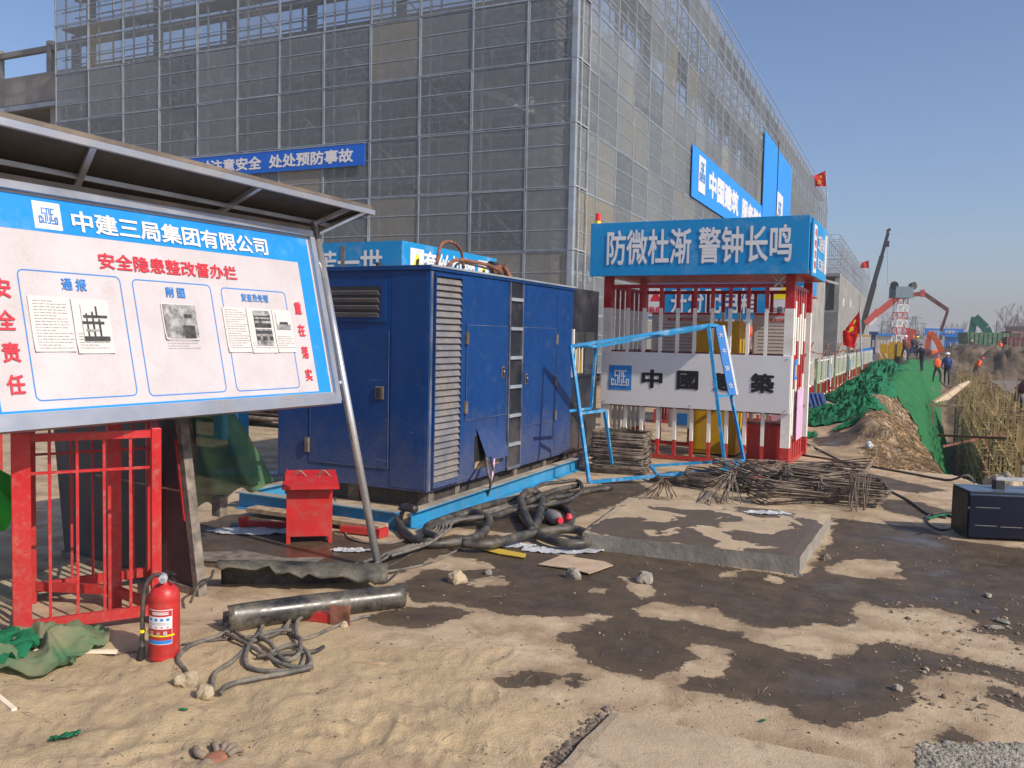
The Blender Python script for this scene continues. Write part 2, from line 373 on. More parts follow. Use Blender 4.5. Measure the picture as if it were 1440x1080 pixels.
def hgt(x, y):
    x = np.asarray(x, float); y = np.asarray(y, float)
    z = pit_shape(x, y)
    # heaps left of the crest, spoil beyond the pit
    t_ = x-crest(y); near = sstep(12.6, 14.5, y)*(1-sstep(70, 80, y))
    bank = np.exp(-((t_-.15)/.55)**2)*.42*near*(.35+.65*sstep(.3, .7, fbm(x, y, .8, 3, 3)))+near*.12*(fbm(x, y, 3, 3, 6)-.5)*(np.abs(t_-.2) < 1.1); z = z+bank*(t_ < .9)
    spoil = sstep(64, 80, y)*(1-sstep(170, 200, y))*sstep(-3.5, 2, x)
    z = z+spoil*(1.5*sstep(.30, .75, fbm(x, y, .11, 4, 11))-.15+1.2*(fbm(x, y, .5, 3, 13)-.5)+1.1*(fbm(x, y, 1.7, 3, 15)-.5))
    # loose sand in the near left corner
    sx = .443*0; u = x*R0.x+y*R0.y; v = x*F0.x+y*F0.y   # right / forward of the camera
    sandm = sstep(.55, -.35, u+.20*(v-3.0)+.5*(fbm(x, y, 1.3, 3, 21)-.5))*(1-sstep(3.5, 4.4, v+.25*u))
    lump = (fbm(x, y, 3.2, 4, 31)-.5)*.075+(fbm(x, y, 9, 3, 33)-.5)*.022+(fbm(x, y, 26, 2, 37)-.5)*.008
    fpz = np.zeros_like(z)
    for fx_, fy_, fa, fs in FOOT:
        dx = x-fx_; dy = y-fy_; m_ = (np.abs(dx) < .4) & (np.abs(dy) < .4)
        if m_.any():
            a = dx[m_]*math.cos(fa)+dy[m_]*math.sin(fa); b_ = -dx[m_]*math.sin(fa)+dy[m_]*math.cos(fa); q = np.sqrt((a/.135)**2+(b_/.05)**2)
            fpz[m_] += fs*(-.020*(1-sstep(.75, 1.1, q))+.010*np.exp(-((q-1.25)/.2)**2)+.004*np.sin(a*160)*(q < .8))
    z = z+sandm*(lump+.012)+fpz
    z = z+(fbm(x, y, .9, 3, 41)-.5)*.012*(v < 30)
    return z
def gz(x, y): return float(hgt(np.array([x]), np.array([y]))[0])
def gzs(P): P = np.asarray(P, float); return hgt(P[:, 0], P[:, 1])
def px_poly(pts, z=0.): return [G(x, y, z)[:2] for x, y in pts]
WET = [px_poly(p) for p in (
    [(250,792),(240,768),(262,742),(330,722),(400,735),(470,748),(520,765),(575,762),(640,752),(700,752),(742,770),(800,786),(822,766),(900,775),(1000,793),(1080,806),(1125,812),(1146,792),(1166,760),(1172,728),(1240,735),(1300,742),(1340,758),(1445,772),(1530,790),(1610,842),(1580,885),(1500,912),(1445,905),(1400,892),(1360,888),(1383,874),(1343,863),(1297,852),(1260,855),(1227,852),(1213,843),(1200,853),(1198,873),(1190,884),(1147,879),(1110,884),(1073,882),(1037,873),(1003,857),(960,850),(925,846),(893,858),(900,868),(960,873),(993,878),(1027,887),(1060,900),(1110,917),(1160,930),(1187,920),(1213,907),(1243,903),(1293,915),(1343,922),(1393,930),(1445,946),(1510,955),(1530,972),(1445,972),(1393,950),(1343,945),(1310,948),(1283,957),(1285,977),(1260,1003),(1220,1013),(1157,1022),(1120,1012),(1093,993),(1037,980),(993,973),(960,967),(967,953),(1020,952),(1023,933),(1033,913),(993,905),(965,903),(975,925),(950,943),(907,952),(847,940),(813,925),(800,905),(785,897),(810,885),(838,875),(873,866),(813,865),(763,868),(713,866),(690,858),(667,857),(649,849),(610,846),(587,848),(570,842),(560,820),(600,803),(640,795),(672,786),(628,781),(596,790),(565,806),(520,812),(440,800),(380,806),(330,800)],
    [(505,868),(560,855),(620,852),(663,862),(640,874),(590,880),(540,878)],
    [(705,958),(735,946),(775,950),(783,962),(750,970),(715,966)], [(787,957),(810,950),(832,955),(815,968),(793,966)],
    [(1312,1034),(1335,1027),(1362,1033),(1364,1042),(1338,1047),(1316,1042)],
    [(1380,975),(1400,966),(1440,978),(1475,990),(1440,1000),(1400,988)],
    [(1140,618),(1175,612),(1215,622),(1190,630),(1150,630)], [(1150,655),(1195,660),(1250,672),(1330,690),(1290,694),(1220,684),(1160,672)],
    [(1230,700),(1290,706),(1340,720),(1300,730),(1240,716)], [(560,700),(640,690),(720,700),(760,725),(800,738),(730,750),(640,742),(580,735)],
    [(800,690),(880,672),(920,690),(850,715),(790,735),(770,715)])]
DRY = [px_poly(p) for p in ([(655,815),(700,810),(712,822),(672,828)], [(600,785),(680,790),(690,800),(620,803)], [(1007,805),(1038,803),(1040,810),(1010,813)], [(1080,808),(1105,817),(1095,820),(1080,815)],
    [(1163,795),(1205,785),(1262,790),(1265,812),(1278,815),(1225,812),(1165,808)], [(875,812),(905,820),(932,836),(900,842),(880,828)], [(830,825),(853,828),(846,833),(830,832)])]
SANDY = px_poly([(0,1080),(-60,900),(60,905),(180,905),(330,870),(470,882),(640,905),(760,985),(820,1010),(760,1085)])
def build_ground():
    cd = math.degrees(math.atan2(F0.y, F0.x))
    dense = np.arange(cd-38, cd+38.001, .125); rest = np.arange(cd+42, cd+360-41.9, 4.); ang = np.radians(np.concatenate([dense, rest]))
    r = [.25]
    while r[-1] < 2.0: r.append(r[-1]*1.06)
    while r[-1] < 30: r.append(r[-1]*1.0068)
    while r[-1] < 150: r.append(r[-1]*1.014)
    while r[-1] < 5000: r.append(r[-1]*1.09)
    r = np.array(r); na, nr = len(ang), len(r)
    A, Rr = np.meshgrid(ang, r); x = (Rr*np.cos(A)).ravel(); y = (Rr*np.sin(A)).ravel(); z = hgt(x, y)
    V = np.stack([x, y, z], 1); V = np.vstack([V, [[0, 0, gz(0, 0)]]])
    i = np.arange(nr-1)[:, None]*na; j = np.arange(na)[None, :]; j2 = (j+1) % na
    Q = np.stack([i+j, i+na+j, i+na+j2, i+j2], -1).reshape(-1, 4)
    me = bpy.data.meshes.new('ground'); nq = len(Q); c = len(V)-1
    T = np.stack([np.full(na, c), np.arange(na), (np.arange(na)+1) % na], 1)
    me.vertices.add(len(V)); me.vertices.foreach_set('co', V.ravel())
    loops = np.concatenate([Q.ravel(), T.ravel()]); me.loops.add(len(loops)); me.loops.foreach_set('vertex_index', loops)
    me.polygons.add(nq+na); me.polygons.foreach_set('loop_start', np.concatenate([np.arange(nq)*4, nq*4+np.arange(na)*3])); me.update(calc_edges=True)
    me.polygons.foreach_set('use_smooth', [True]*(nq+na))
    x, y = V[:, 0], V[:, 1]; nearm = np.hypot(x, y) < 26
    wet = np.full(len(x), -1.); xn, yn = x[nearm], y[nearm]; w = np.full(len(xn), -1.)
    for p in WET: w = np.maximum(w, poly_sd(xn, yn, p))
    for p in DRY: w = np.minimum(w, -poly_sd(xn, yn, p))
    wet[nearm] = w; sand = np.full(len(x), -1.); sand[nearm] = poly_sd(xn, yn, SANDY)
    t_ = x-crest(y); n = fbm(x, y, 1.2, 3, 51)
    soil = sstep(-.9, -.35, t_+(n-.5)*.9)*sstep(0, .35, y-edge_y(x)); soil = np.maximum(soil, sstep(46, 62, y)*2); soil = np.maximum(soil, sstep(-.7, -1.5, V[:, 2])*2)  # below the rim the earth is coloured darker to imitate the pit's shade
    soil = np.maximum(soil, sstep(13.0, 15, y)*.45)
    for nm, a in (('wet', np.clip(wet, -1, 1)), ('soil', soil), ('sand', np.clip(sand, -1, 1))):
        at = me.attributes.new(nm, 'FLOAT', 'POINT'); at.data.foreach_set('value', a.astype(np.float32))
    o = bpy.data.objects.new('ground', me); COL.objects.link(o); o['kind'] = 'structure'
    mt = bpy.data.materials.new('ground'); MATS['ground'] = mt; t = NT(mt)
    def attr(nm):
        a = t.new('ShaderNodeAttribute'); a.attribute_name = nm; return a.outputs['Fac']
    big = t.noise(.9, 6, .6); fine = t.noise(14, 6, .65); grit = t.noise(120, 3, .6); mid = t.noise(3.5, 7, .62, dist=.4)
    conc = t.mix(t.ramp(big, [(.33, 0.), (.68, 1.)]), (.40, .298, .185), (.57, .44, .29))
    conc = t.mix(t.math('MULTIPLY', t.ramp(t.noise(1.3, 8, .7, dist=.8), [(.50, 0.), (.66, 1.)]), .45), conc, (.60, .50, .37)); conc = t.mix(t.math('MULTIPLY', t.ramp(mid, [(.44, 0.), (.62, 1.)]), .75), conc, (.26, .175, .10))
    sandc = t.mix(t.ramp(mid, [(.3, 0.), (.7, 1.)]), (.40, .298, .168), (.515, .395, .23))
    sm = t.maprange(t.math('ADD', attr('sand'), t.math('MULTIPLY', t.math('SUBTRACT', t.noise(2.2, 6, .65), .5), 1.1)), -.12, .16)
    base = t.mix(sm, conc, sandc)
    soilc = t.mix(t.ramp(t.noise(2.2, 8, .7), [(.32, 0.), (.66, 1.)]), (.13, .092, .06), (.46, .33, .20)); far_soil_pit_shade = t.mix(t.ramp(t.noise(.35, 8, .75), [(.40, 0.), (.60, 1.)]), (.17, .12, .075), (.035, .025, .017)); soilc = t.mix(t.math('SUBTRACT', attr('soil'), 1.0, True), soilc, far_soil_pit_shade)  # dark tone: far earth, and painted shade inside the pit
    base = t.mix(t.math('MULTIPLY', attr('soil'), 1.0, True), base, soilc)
    speck = t.new('ShaderNodeTexVoronoi'); speck.inputs['Scale'].default_value = 55; t.l.new(t.pos(), speck.inputs['Vector'])
    sp = t.math('MULTIPLY', t.maprange(speck.outputs['Distance'], .12, .2, 1, 0), t.maprange(t.noise(4.5, 4), .52, .66))
    base = t.mix(t.math('MULTIPLY', sp, .6), base, (.10, .075, .05))
    base = t.mix(t.math('MULTIPLY', t.maprange(grit, .35, .65), .22), base, (.20, .15, .10))
    wn_ = t.math('ADD', attr('wet'), t.math('MULTIPLY', t.math('SUBTRACT', t.noise(5, 9, .72), .5), .34))
    wm = t.maprange(wn_, -.006, .010)
    wetc = t.mix(t.ramp(t.noise(5, 7, .7), [(.35, 0.), (.7, 1.)]), (.052, .037, .022), (.112, .078, .045))
    wetc = t.mix(t.math('MULTIPLY', sp, .5), wetc, (.03, .022, .016))
    rim = t.math('MULTIPLY', t.maprange(wn_, -.11, -.005), t.maprange(t.noise(4, 4), .42, .6, .1, .7))
    base = t.mix(rim, base, (.24, .17, .105)); base = t.mix(wm, base, wetc); t.col(base)
    pool = t.math('MULTIPLY', wm, t.math('MULTIPLY', t.maprange(wn_, .06, .24), t.maprange(t.noise(1.6, 5, .6), .44, .58)))
    r1 = t.math('SUBTRACT', .93, t.math('MULTIPLY', wm, t.maprange(t.noise(7, 5, .7), .3, .7, .15, .36)))
    t.rough(t.math('SUBTRACT', r1, t.math('MULTIPLY', pool, .36), True))
    h = t.math('ADD', t.math('MULTIPLY', fine, .55), t.math('ADD', t.math('MULTIPLY', grit, .30), t.math('MULTIPLY', mid, 1.0)))
    h = t.math('MULTIPLY', h, t.math('SUBTRACT', 1.0, t.math('MULTIPLY', pool, .93)))
    h = t.math('MULTIPLY', h, t.math('SUBTRACT', 1.0, t.math('MULTIPLY', wm, .45)))
    t.bump(t.math('MULTIPLY', h, t.maprange(sm, 0, 1, .62, 1.0)), .9, .026); me.materials.append(mt)
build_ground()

# raised concrete slab
def make_slab(name, corners, z0, z1, mt):
    b = MB(); n = len(corners); N = 26; vs = []; fs = []
    a, bb, c, d = [Vector((p[0], p[1], 0)) for p in corners]
    for j in range(N+1):
        for i in range(N+1):
            p = (a*(1-i/N)+bb*(i/N))*(1-j/N)+(d*(1-i/N)+c*(i/N))*(j/N)
            e = min(i, N-i, j, N-j); ch = .0 if e else -.008
            p.x += (mnoise.noise(p*5)*.012 if e == 0 else 0); p.y += (mnoise.noise(p*4+Vector((5, 5, 5)))*.012 if e == 0 else 0)
            p.z = z1+ch+.004*mnoise.noise(p*1.5); vs.append(p)
    fs = [(j*(N+1)+i, j*(N+1)+i+1, (j+1)*(N+1)+i+1, (j+1)*(N+1)+i) for j in range(N) for i in range(N)]
    ring = [i for i in range(N+1)]+[(j+1)*(N+1)-1 for j in range(1, N+1)]+[N*(N+1)+i for i in range(N-1, -1, -1)]+[j*(N+1) for j in range(N-1, 0, -1)]
    o = len(vs); vs += [Vector((vs[k].x, vs[k].y, z0)) for k in ring]
    fs += [(ring[k], o+k, o+(k+1) % len(ring), ring[(k+1) % len(ring)]) for k in range(len(ring))]
    b.add(vs, fs); ob = b.build(name, mt); ob['kind'] = 'structure'; return ob
mt = bpy.data.materials.new('slab_concrete'); MATS['slab_concrete'] = mt; t = NT(mt)
wm = t.maprange(t.noise(1.9, 6, .55, dist=.6), .49, .497)
sepz = t.new('ShaderNodeSeparateXYZ'); t.l.new(t.pos(), sepz.inputs[0]); topm = t.maprange(sepz.outputs[2], .095, .118)
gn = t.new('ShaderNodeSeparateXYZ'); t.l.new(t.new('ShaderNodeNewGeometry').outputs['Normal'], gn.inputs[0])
wm = t.math('MULTIPLY', wm, t.maprange(gn.outputs[2], .8, .9))
dry = t.mix(t.ramp(t.noise(3, 7, .65), [(.3, 0.), (.7, 1.)]), (.34, .255, .16), (.49, .38, .255))
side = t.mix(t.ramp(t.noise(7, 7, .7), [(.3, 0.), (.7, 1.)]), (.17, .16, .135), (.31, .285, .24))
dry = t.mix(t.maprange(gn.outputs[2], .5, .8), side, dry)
wc = t.mix(t.noise(6, 5), (.07, .052, .034), (.14, .105, .07))
t.col(t.mix(wm, dry, wc)); t.rough(t.math('SUBTRACT', .92, t.math('MULTIPLY', wm, .42)))
t.bump(t.math('ADD', t.noise(18, 6, .65), t.math('MULTIPLY', t.noise(120, 2), .3)), .6, .012)
SL = [G(818, 748, .13), G(1125, 782, .13), G(1168, 722, .13), G(885, 698, .13)]
make_slab('raised_concrete_slab', SL, -.05, .13, 'slab_concrete')
mt = bpy.data.materials.new('slab_dusty'); MATS['slab_dusty'] = mt; t = NT(mt)
c = t.mix(t.ramp(t.noise(2.5, 7, .65), [(.3, 0.), (.7, 1.)]), (.35, .265, .175), (.50, .395, .27))
c = t.mix(t.maprange(t.noise(11, 6, .75), .56, .66, 0, .7), c, (.22, .16, .11)); t.col(c); t.b.inputs['Roughness'].default_value = .95
t.bump(t.math('ADD', t.noise(15, 7, .7), t.math('MULTIPLY', t.noise(110, 2), .4)), .7, .012)
make_slab('low_concrete_slab', [G(770, 1090, .035), G(1420, 1190, .035), G(1235, 1074, .035), G(862, 998, .035)], -.05, .035, 'slab_dusty')

# ------------------------------------------------------------------ the big building behind screens
TH = D2R(1.4); CX, CY = -9.4, 22.6
def Bpt(px, py, face, off=0.):                        # (along, z) on a facade plane of the building
    d = ray(px, py); nr = (math.cos(TH), math.sin(TH)) if face == 'R' else (math.sin(TH), -math.cos(TH))
    ax = (-math.sin(TH), math.cos(TH)) if face == 'R' else (-math.cos(TH), -math.sin(TH))
    q = ((CX+nr[0]*off)*nr[0]+(CY+nr[1]*off)*nr[1])/(d.x*nr[0]+d.y*nr[1]); return (d.x*q-CX)*ax[0]+(d.y*q-CY)*ax[1], EYE+d.z*q
RZ = [.49+1.77*i for i in range(10)]; TOPZ = RZ[-1]
bld = thing('concrete_building', 'unfinished grey concrete building behind the punched steel screens', 'building', (CX, CY, 0), TH)
b = MB(); W0 = -44
for z in (3.55, 7.25, 10.95): b.box((W0, 1.25, z-.22), (-1.25, 16, z)); b.box((-16, 16, z-.22), (-1.25, 74, z))
b.build('floor_slab', 'concrete', bld)
b = MB()
for z in (3.55, 7.25):
    b.box((W0, 1.2, z-.85), (-1.2, 1.6, z+.05)); b.box((-1.6, 1.6, z-.85), (-1.2, 74, z+.05))
b.build('edge_beam', 'concrete', bld)
b = MB(); b.box((W0, 1.15, 10.62), (-1.15, 1.5, 11.75)); b.box((-1.5, 1.5, 10.62), (-1.15, 74, 11.75)); b.build('parapet', 'concrete', bld)
b = MB(); b.box((W0, 1.05, 10.36), (-1.05, 1.32, 10.56)); b.build('steel_ledge', 'galv', bld)
b = MB()
for x in np.arange(-1.45, W0, -7.1):
    b.box((x-.35, 1.3, 0), (x+.3, 1.9, 10.7)); b.box((x-.35, 8.3, 0), (x+.3, 8.9, 10.7))
for y in np.arange(8.4, 74, 7.1): b.box((-1.9, y-.3, 0), (-1.3, y+.3, 10.7)); b.box((-8.9, y-.3, 0), (-8.3, y+.3, 10.7))
b.build('column', 'concrete', bld)
b = MB(); b.box((W0, 9.5, 0), (-9, 9.8, 10.7)); b.box((-9.3, 9.8, 0), (-9, 74, 10.7))
b.box((-1.58, 27, 0), (-1.3, 74, 10.6)); b.build('inner_wall', 'concrete_grey', bld)
b = MB(); b.box((-1.58, 33, 11.76), (-1.3, 74, 15.6)); b.box((-1.9, 73.6, 0), (-20, 74, 15.5)); b.build('upper_wall', 'concrete', bld)
b = MB()
for x in (-21.6, -23.05, -26.2, -29.5): b.box((x-.13, 1.2, 11.75), (x+.13, 1.45, 13.0))
for x in np.arange(-3.0, -21.5, -3.55): b.box((x-.12, 1.2, 11.75), (x+.12, 1.45, 15.0))
b.box((-21.5, 1.18, 14.3), (-1.2, 1.48, 14.75)); b.box((W0, 1.22, 12.62), (-1.2, 1.42, 12.83))
for y in np.arange(4, 33, 3.6): b.box((-1.45, y-.12, 11.75), (-1.2, y+.12, 15.0))
b.box((-1.48, 1.5, 14.3), (-1.18, 33, 14.75))
b.build('roof_frame', 'concrete_grey', bld)
b = MB()
for x in np.arange(-3, -43, -2.4):
    b.box((x-.04, 9.30, .1), (x+.9, 9.46, 2.6))
b.build('formwork_stack', 'timber_grey', bld)

scr = thing('screened_scaffold', 'tall grey scaffold clad in punched steel screens, wrapping the building corner', 'scaffold', (CX, CY, 0), TH)
def panel_mesh(w, h, nm):
    b = MB(); f = .026
    def strip(x0, z0, x1, z1, d, k=0):                # open four-sided bar
        if x1-x0 > z1-z0: vs = [(x, y, z) for x in (x0, x1) for y, z in ((-d, z0), (-d, z1), (d, z1), (d, z0))]
        else: vs = [(x, y, z) for z in (z0, z1) for y, x in ((-d, x0), (-d, x1), (d, x1), (d, x0))]
        b.add(vs, [(0, 1, 5, 4), (1, 2, 6, 5), (2, 3, 7, 6), (3, 0, 4, 7)], k)
    strip(0, 0, f, h, .02); strip(w-f, 0, w, h, .02); strip(f, 0, w-f, f, .016); strip(f, h-f, w-f, h, .016)
    for z in (h/3, 2*h/3): strip(f, z-.012, w-f, z+.012, .012)
    b.add([(f, 0, f), (w-f, 0, f), (w-f, 0, h-f), (f, 0, h-f)], [(0, 1, 2, 3)], 1)
    me = bpy.data.meshes.new(nm); me.from_pydata(b.v, [], b.f); me.materials.append(M('galv')); me.materials.append(M('punched_sheet'))
    me.polygons.foreach_set('material_index', b.mi); me.update(); return me, b
pm, pmb = panel_mesh(1.765, 1.755, 'screen_panel'); pm2, _ = panel_mesh(1.42, 1.755, 'screen_panel')
def panel(me, loc, rz):
    o = bpy.data.objects.new('screen_panel', me); COL.objects.link(o); o.parent = scr
    o.location = (loc[0], loc[1]+random.uniform(-.012, .012), loc[2]+random.uniform(-.012, .012)); o.rotation_euler = (random.uniform(-.004, .004), 0, rz+random.uniform(-.003, .003)); return o
LX = [-.11]+[-1.46-1.784*i for i in range(12)]
for i in range(12):
    for k in range(9):
        panel(pm2 if i == 0 else pm, (LX[i+1]+.015, 0, RZ[k]+.007), 0)
stuff = MB()
for i in range(41):
    for k in range(9):
        y = .12+1.784*i
        if i >= 32 and k < 4: continue
        if i < 21: o = panel(pm, (0, y, RZ[k]+.007), math.pi/2)
        else:
            ofs = random.uniform(-.012, .012); j = len(stuff.v)
            stuff.add([(-v[1]+ofs, v[0]+y, v[2]+RZ[k]+.007) for v in pmb.v], pmb.f); stuff.mi[-len(pmb.f):] = pmb.mi
tag(stuff.build('screen_panels_far', ['galv', 'punched_sheet'], scr), kind='stuff')
b = MB()
for k in range(9):
    b.box((-.10, -.05, RZ[k]+.006), (.05, .10, RZ[k]+1.762))
b.build('corner_post', 'galv', scr)
b = MB()
for x in LX:
    b.bar((x, .03, .3), (x, .03, TOPZ+.15), .055)
    for y in (.36, .98): b.bar((x+.15, y, 0), (x+.15, y, TOPZ+random.uniform(.1, .5)), .05)
    for z in RZ: b.bar((x+.15, .04, z+.05), (x+.15, 1.0, z+.05), .04)
for y in np.arange(.12, 74, 1.784):
    b.bar((-.03, y, .3), (-.03, y, TOPZ+.15), .055)
    for x in (-.36, -.98): b.bar((x, y+.15, 0), (x, y+.15, TOPZ+random.uniform(.1, .5)), .05)
    for z in RZ: b.bar((-.04, y+.15, z+.05), (-1.0, y+.15, z+.05), .04)
for z in RZ:
    for dz in (.05, .65, 1.25):
        for o_ in (.40, .96):
            if dz == 1.25 and o_ > .5: continue
            b.bar((-.2, o_, z+dz), (-21.2, o_, z+dz), .042); b.bar((-o_, .2, z+dz), (-o_, 73.6, z+dz), .042)
b.build('scaffold_tube', 'tube_pale', scr)
b = MB()
for i in range(11):
    for k in range(9):
        if (i+k) % 3 == 0: b.bar((LX[i], .42, RZ[k]), (LX[i+1], .42, RZ[k]+1.77), .04)
for i in range(0, 41):
    for k in range(9):
        if (i+2*k) % 3 == 0: b.bar((-.42, .12+i*1.784, RZ[k]+1.77), (-.42, .12+(i+1)*1.784, RZ[k]), .04)
b.build('diagonal_brace', 'tube_pale', scr)
b = MB()
for z in RZ[1::2]:
    b.box((-21.1, .3, z-.03), (-.3, 1.05, z)); b.box((-1.05, 1.05, z-.03), (-.3, 73.6, z))
b.build('walkway_deck', 'concrete_grey', scr)
# truss stairs / pale girders just inside the corner
b = MB()
for z in (2.6, 7.9):
    b.bar((-2.6, 1.9, z+1.0), (-.9, 4.2, z+1.0), .10, .32)
    b.bar((-4.0, 1.7, z+1.5), (-1.0, 6.0, z+.4), .05, .22)
b.build('pale_girder', 'white_paint', bld)

# boards hung on the scaffold
def hang_board(name, label, x0, x1, z0, z1, face, matn, off=.07):
    c = thing(name, label, 'banner', (CX, CY, 0), TH); b = MB()
    if face == 'L': b.box((-x1, -off-.03, z0), (-x0, -off, z1))
    else: b.box((off, x0, z0), (off+.03, x1, z1))
    b.build('board', matn, c); return c
def on(face, a, z, off=.105):
    p = Vector((-a, -off, z)) if face == 'L' else Vector((off, a, z)); return Matrix.Translation((CX, CY, 0)) @ Matrix.Rotation(TH, 4, 'Z') @ p
ex = Matrix.Rotation(TH, 3, 'Z')
rgtL, rgtR = ex @ Vector((1, 0, 0)), ex @ Vector((0, 1, 0))
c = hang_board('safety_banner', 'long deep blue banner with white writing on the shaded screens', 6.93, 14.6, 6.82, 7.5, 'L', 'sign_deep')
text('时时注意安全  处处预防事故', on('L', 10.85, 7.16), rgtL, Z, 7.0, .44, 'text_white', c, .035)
b = MB(); b.box((-14.6, -.112, 7.5), (-6.93, -.06, 7.53)); b.build('frame', 'galv', c)
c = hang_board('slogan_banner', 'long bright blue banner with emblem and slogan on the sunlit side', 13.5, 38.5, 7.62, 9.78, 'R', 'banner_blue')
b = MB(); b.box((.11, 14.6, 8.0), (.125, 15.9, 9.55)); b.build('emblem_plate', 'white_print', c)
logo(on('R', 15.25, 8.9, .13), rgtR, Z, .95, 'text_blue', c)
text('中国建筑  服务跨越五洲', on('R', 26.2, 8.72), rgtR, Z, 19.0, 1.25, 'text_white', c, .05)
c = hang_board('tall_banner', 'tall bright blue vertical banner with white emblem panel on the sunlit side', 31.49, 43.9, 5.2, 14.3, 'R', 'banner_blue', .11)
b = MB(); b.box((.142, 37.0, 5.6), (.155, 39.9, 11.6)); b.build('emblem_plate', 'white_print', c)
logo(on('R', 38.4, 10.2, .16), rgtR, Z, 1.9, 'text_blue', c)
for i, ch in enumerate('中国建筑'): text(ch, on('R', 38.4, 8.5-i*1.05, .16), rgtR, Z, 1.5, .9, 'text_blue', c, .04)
b = MB(); b.bar((.16, 36.9, 5.2), (.16, 36.9, 14.8), .06); b.build('hanging_rope', 'black', c)

# lower concrete block further along, scaffolded above
b2 = thing('concrete_block', 'lower bare concrete block with open bay beyond the screened building', 'building', (CX, CY, 0), TH)
b = MB(); b.box((-14, 97, 0), (-.3, 178, 5.8)); b.box((-14, 103, 5.8), (-.3, 178, 10.2)); b.box((-14, 96.9, 10.2), (-.28, 178, 10.6)); b.box((-.9, 97.2, 5.8), (-.3, 102.9, 10.2)); b.build('wall', 'concrete', b2)
b = MB()
for i in range(14): b.box((-14, 96.86, .4*i+.02), (-.35, 96.95, .4*i+.38))
b.build('formwork_board', 'concrete_grey', b2)
b = MB()
for y in np.arange(98.5, 177, 1.6): b.box((-.297, y, .1), (-.285, y+.03, 10.1))
b.build('joint_line', 'concrete_grey', b2)
b = MB(); b.box((-1.02, 58, 0), (.10, 73.5, 8.9)); b.build('end_wall', 'concrete', bld)
b = MB()
for y in (104, 118): b.box((-.3, y, 3.5+.03*y), (-.24, y+1.7, 4.6+.03*y))
b.build('notice_plate', 'white_print', b2)
s2 = thing('rooftop_scaffold', 'bare tube scaffold standing on the lower concrete block', 'scaffold', (CX, CY, 0), TH); b = MB()
for y in list(np.arange(97.1, 177, 3.0)):
    for x in (-.5, -1.7, -6):
        z0 = 9.3 if y < 97 else 10.6; b.bar((x, y, z0), (x, y, 15.7+random.uniform(-.6, .2)), .07)
for z in (11.2, 12.3, 13.5, 14.7, 15.6):
    for x in (-.5, -1.7): b.bar((x, 97, z), (x, 177, z), .07)
    for y in np.arange(97, 177, 6): b.bar((-.5, y, z), (-6, y, z), .06)
for i in range(14): b.bar((-.5, 97+i*5.8, 10.6), (-.5, 100+i*5.8, 15.5), .06); b.bar((-6+1.2*i, 97, 15.4), (-5.0+1.2*i, 97, 11), .05) if i < 3 else None
for i in range(9):
    x = -1-random.random()*4; b.bar((x, 97.3, 5.9), (x+random.uniform(-1, 1), 98, 10.1), .06); b.bar((x, 98.5, 5.8), (x, 98.5, 10.2), .07)
b.build('scaffold_tube', 'tube_pale', s2)
b = MB(); b.bar((-4.6, 96.6, 10.4), (-.4, 96.6, 9.2), .08, .3); b.build('pale_girder', 'white_paint', s2)
# ------------------------------------------------------------------ notice board under its little roof
BD = Vector((math.sin(D2R(3)), math.cos(D2R(3)), 0)); BO = Vector((-3.66, 4.7, 1.12)); BU = Vector((-.25, 0, 1.13)).normalized(); BN = BD.cross(BU)
def bp(u, v, n=0.): return BO+BD*u+BU*v+BN*n
nb = thing('notice_board', 'large roofed white notice board with blue header, tilted back on steel poles', 'notice board', (-3.4, 4.8, 0))
b = MB()
def slab3(b, u0, u1, v0, v1, n0, n1, k=0):
    vs = [bp(u, v, n) for n in (n0, n1) for u, v in ((u0, v0), (u1, v0), (u1, v1), (u0, v1))]
    b.add(vs, [(0, 3, 2, 1), (4, 5, 6, 7), (0, 1, 5, 4), (1, 2, 6, 5), (2, 3, 7, 6), (3, 0, 4, 7)], k)
slab3(b, -2.36, 0, 0, 1.157, -.03, 0); b.build('panel', 'board_white', nb, world=True)
b = MB(); slab3(b, -2.345, -.015, .965, 1.142, 0, .0015); slab3(b, -.132, -.015, .0892, .9648, 0, .0015); slab3(b, -2.345, -2.232, .0892, .9648, 0, .0015)
slab3(b, -2.345, -.015, .0782, .089, 0, .0015); b.build('printed_border', 'board_blue', nb, world=True)
b = MB()
slab3(b, -2.40, .03, 1.150, 1.19, -.05, .035); slab3(b, -2.40, .0, .052, .074, -.05, .02); slab3(b, .0, .045, .0125, 1.1495, -.05, .03); slab3(b, -2.41, -2.36, .0125, 1.1495, -.05, .03)
b.build('frame', 'alu', nb, world=True)
b = MB(); slab3(b, -2.40, .02, -.006, .0515, -.06, .045); b.build('frame_gutter', 'alu', nb, world=True)
b = MB(); slab3(b, -2.40, .03, 1.1905, 1.225, -.05, .02); b.build('top_rail', 'alu_brown', nb, world=True)
b = MB(); slab3(b, -2.40, .0, .06, 1.19, -.0545, -.052); b.build('back_sheet', 'alu_brown', nb, world=True)
def btext(s, u, v, w, h, m_, bold=.03): return text(s, bp(u, v, .002), BD, BU, w, h, m_, nb, bold)
btext('中建三局集团有限公司', -1.07, 1.040, 1.345, .112, 'text_white', .026)
btext('安全隐患整改督办栏', -1.16, .845, .93, .088, 'text_red', .018)
btext('通 报', -1.783, .707, .135, .062, 'text_blue', .016); btext('附 图', -1.172, .700, .125, .060, 'text_blue', .016); btext('复查及处理', -.576, .698, .225, .050, 'text_blue', .010)
for i, ch in enumerate('安全责任'): btext(ch, -2.15, .668-.152*i, .085, .095, 'text_red', .022)
for i, ch in enumerate('重在落实'): btext(ch, -.209, .648-.149*i, .062, .082, 'text_red', .022)
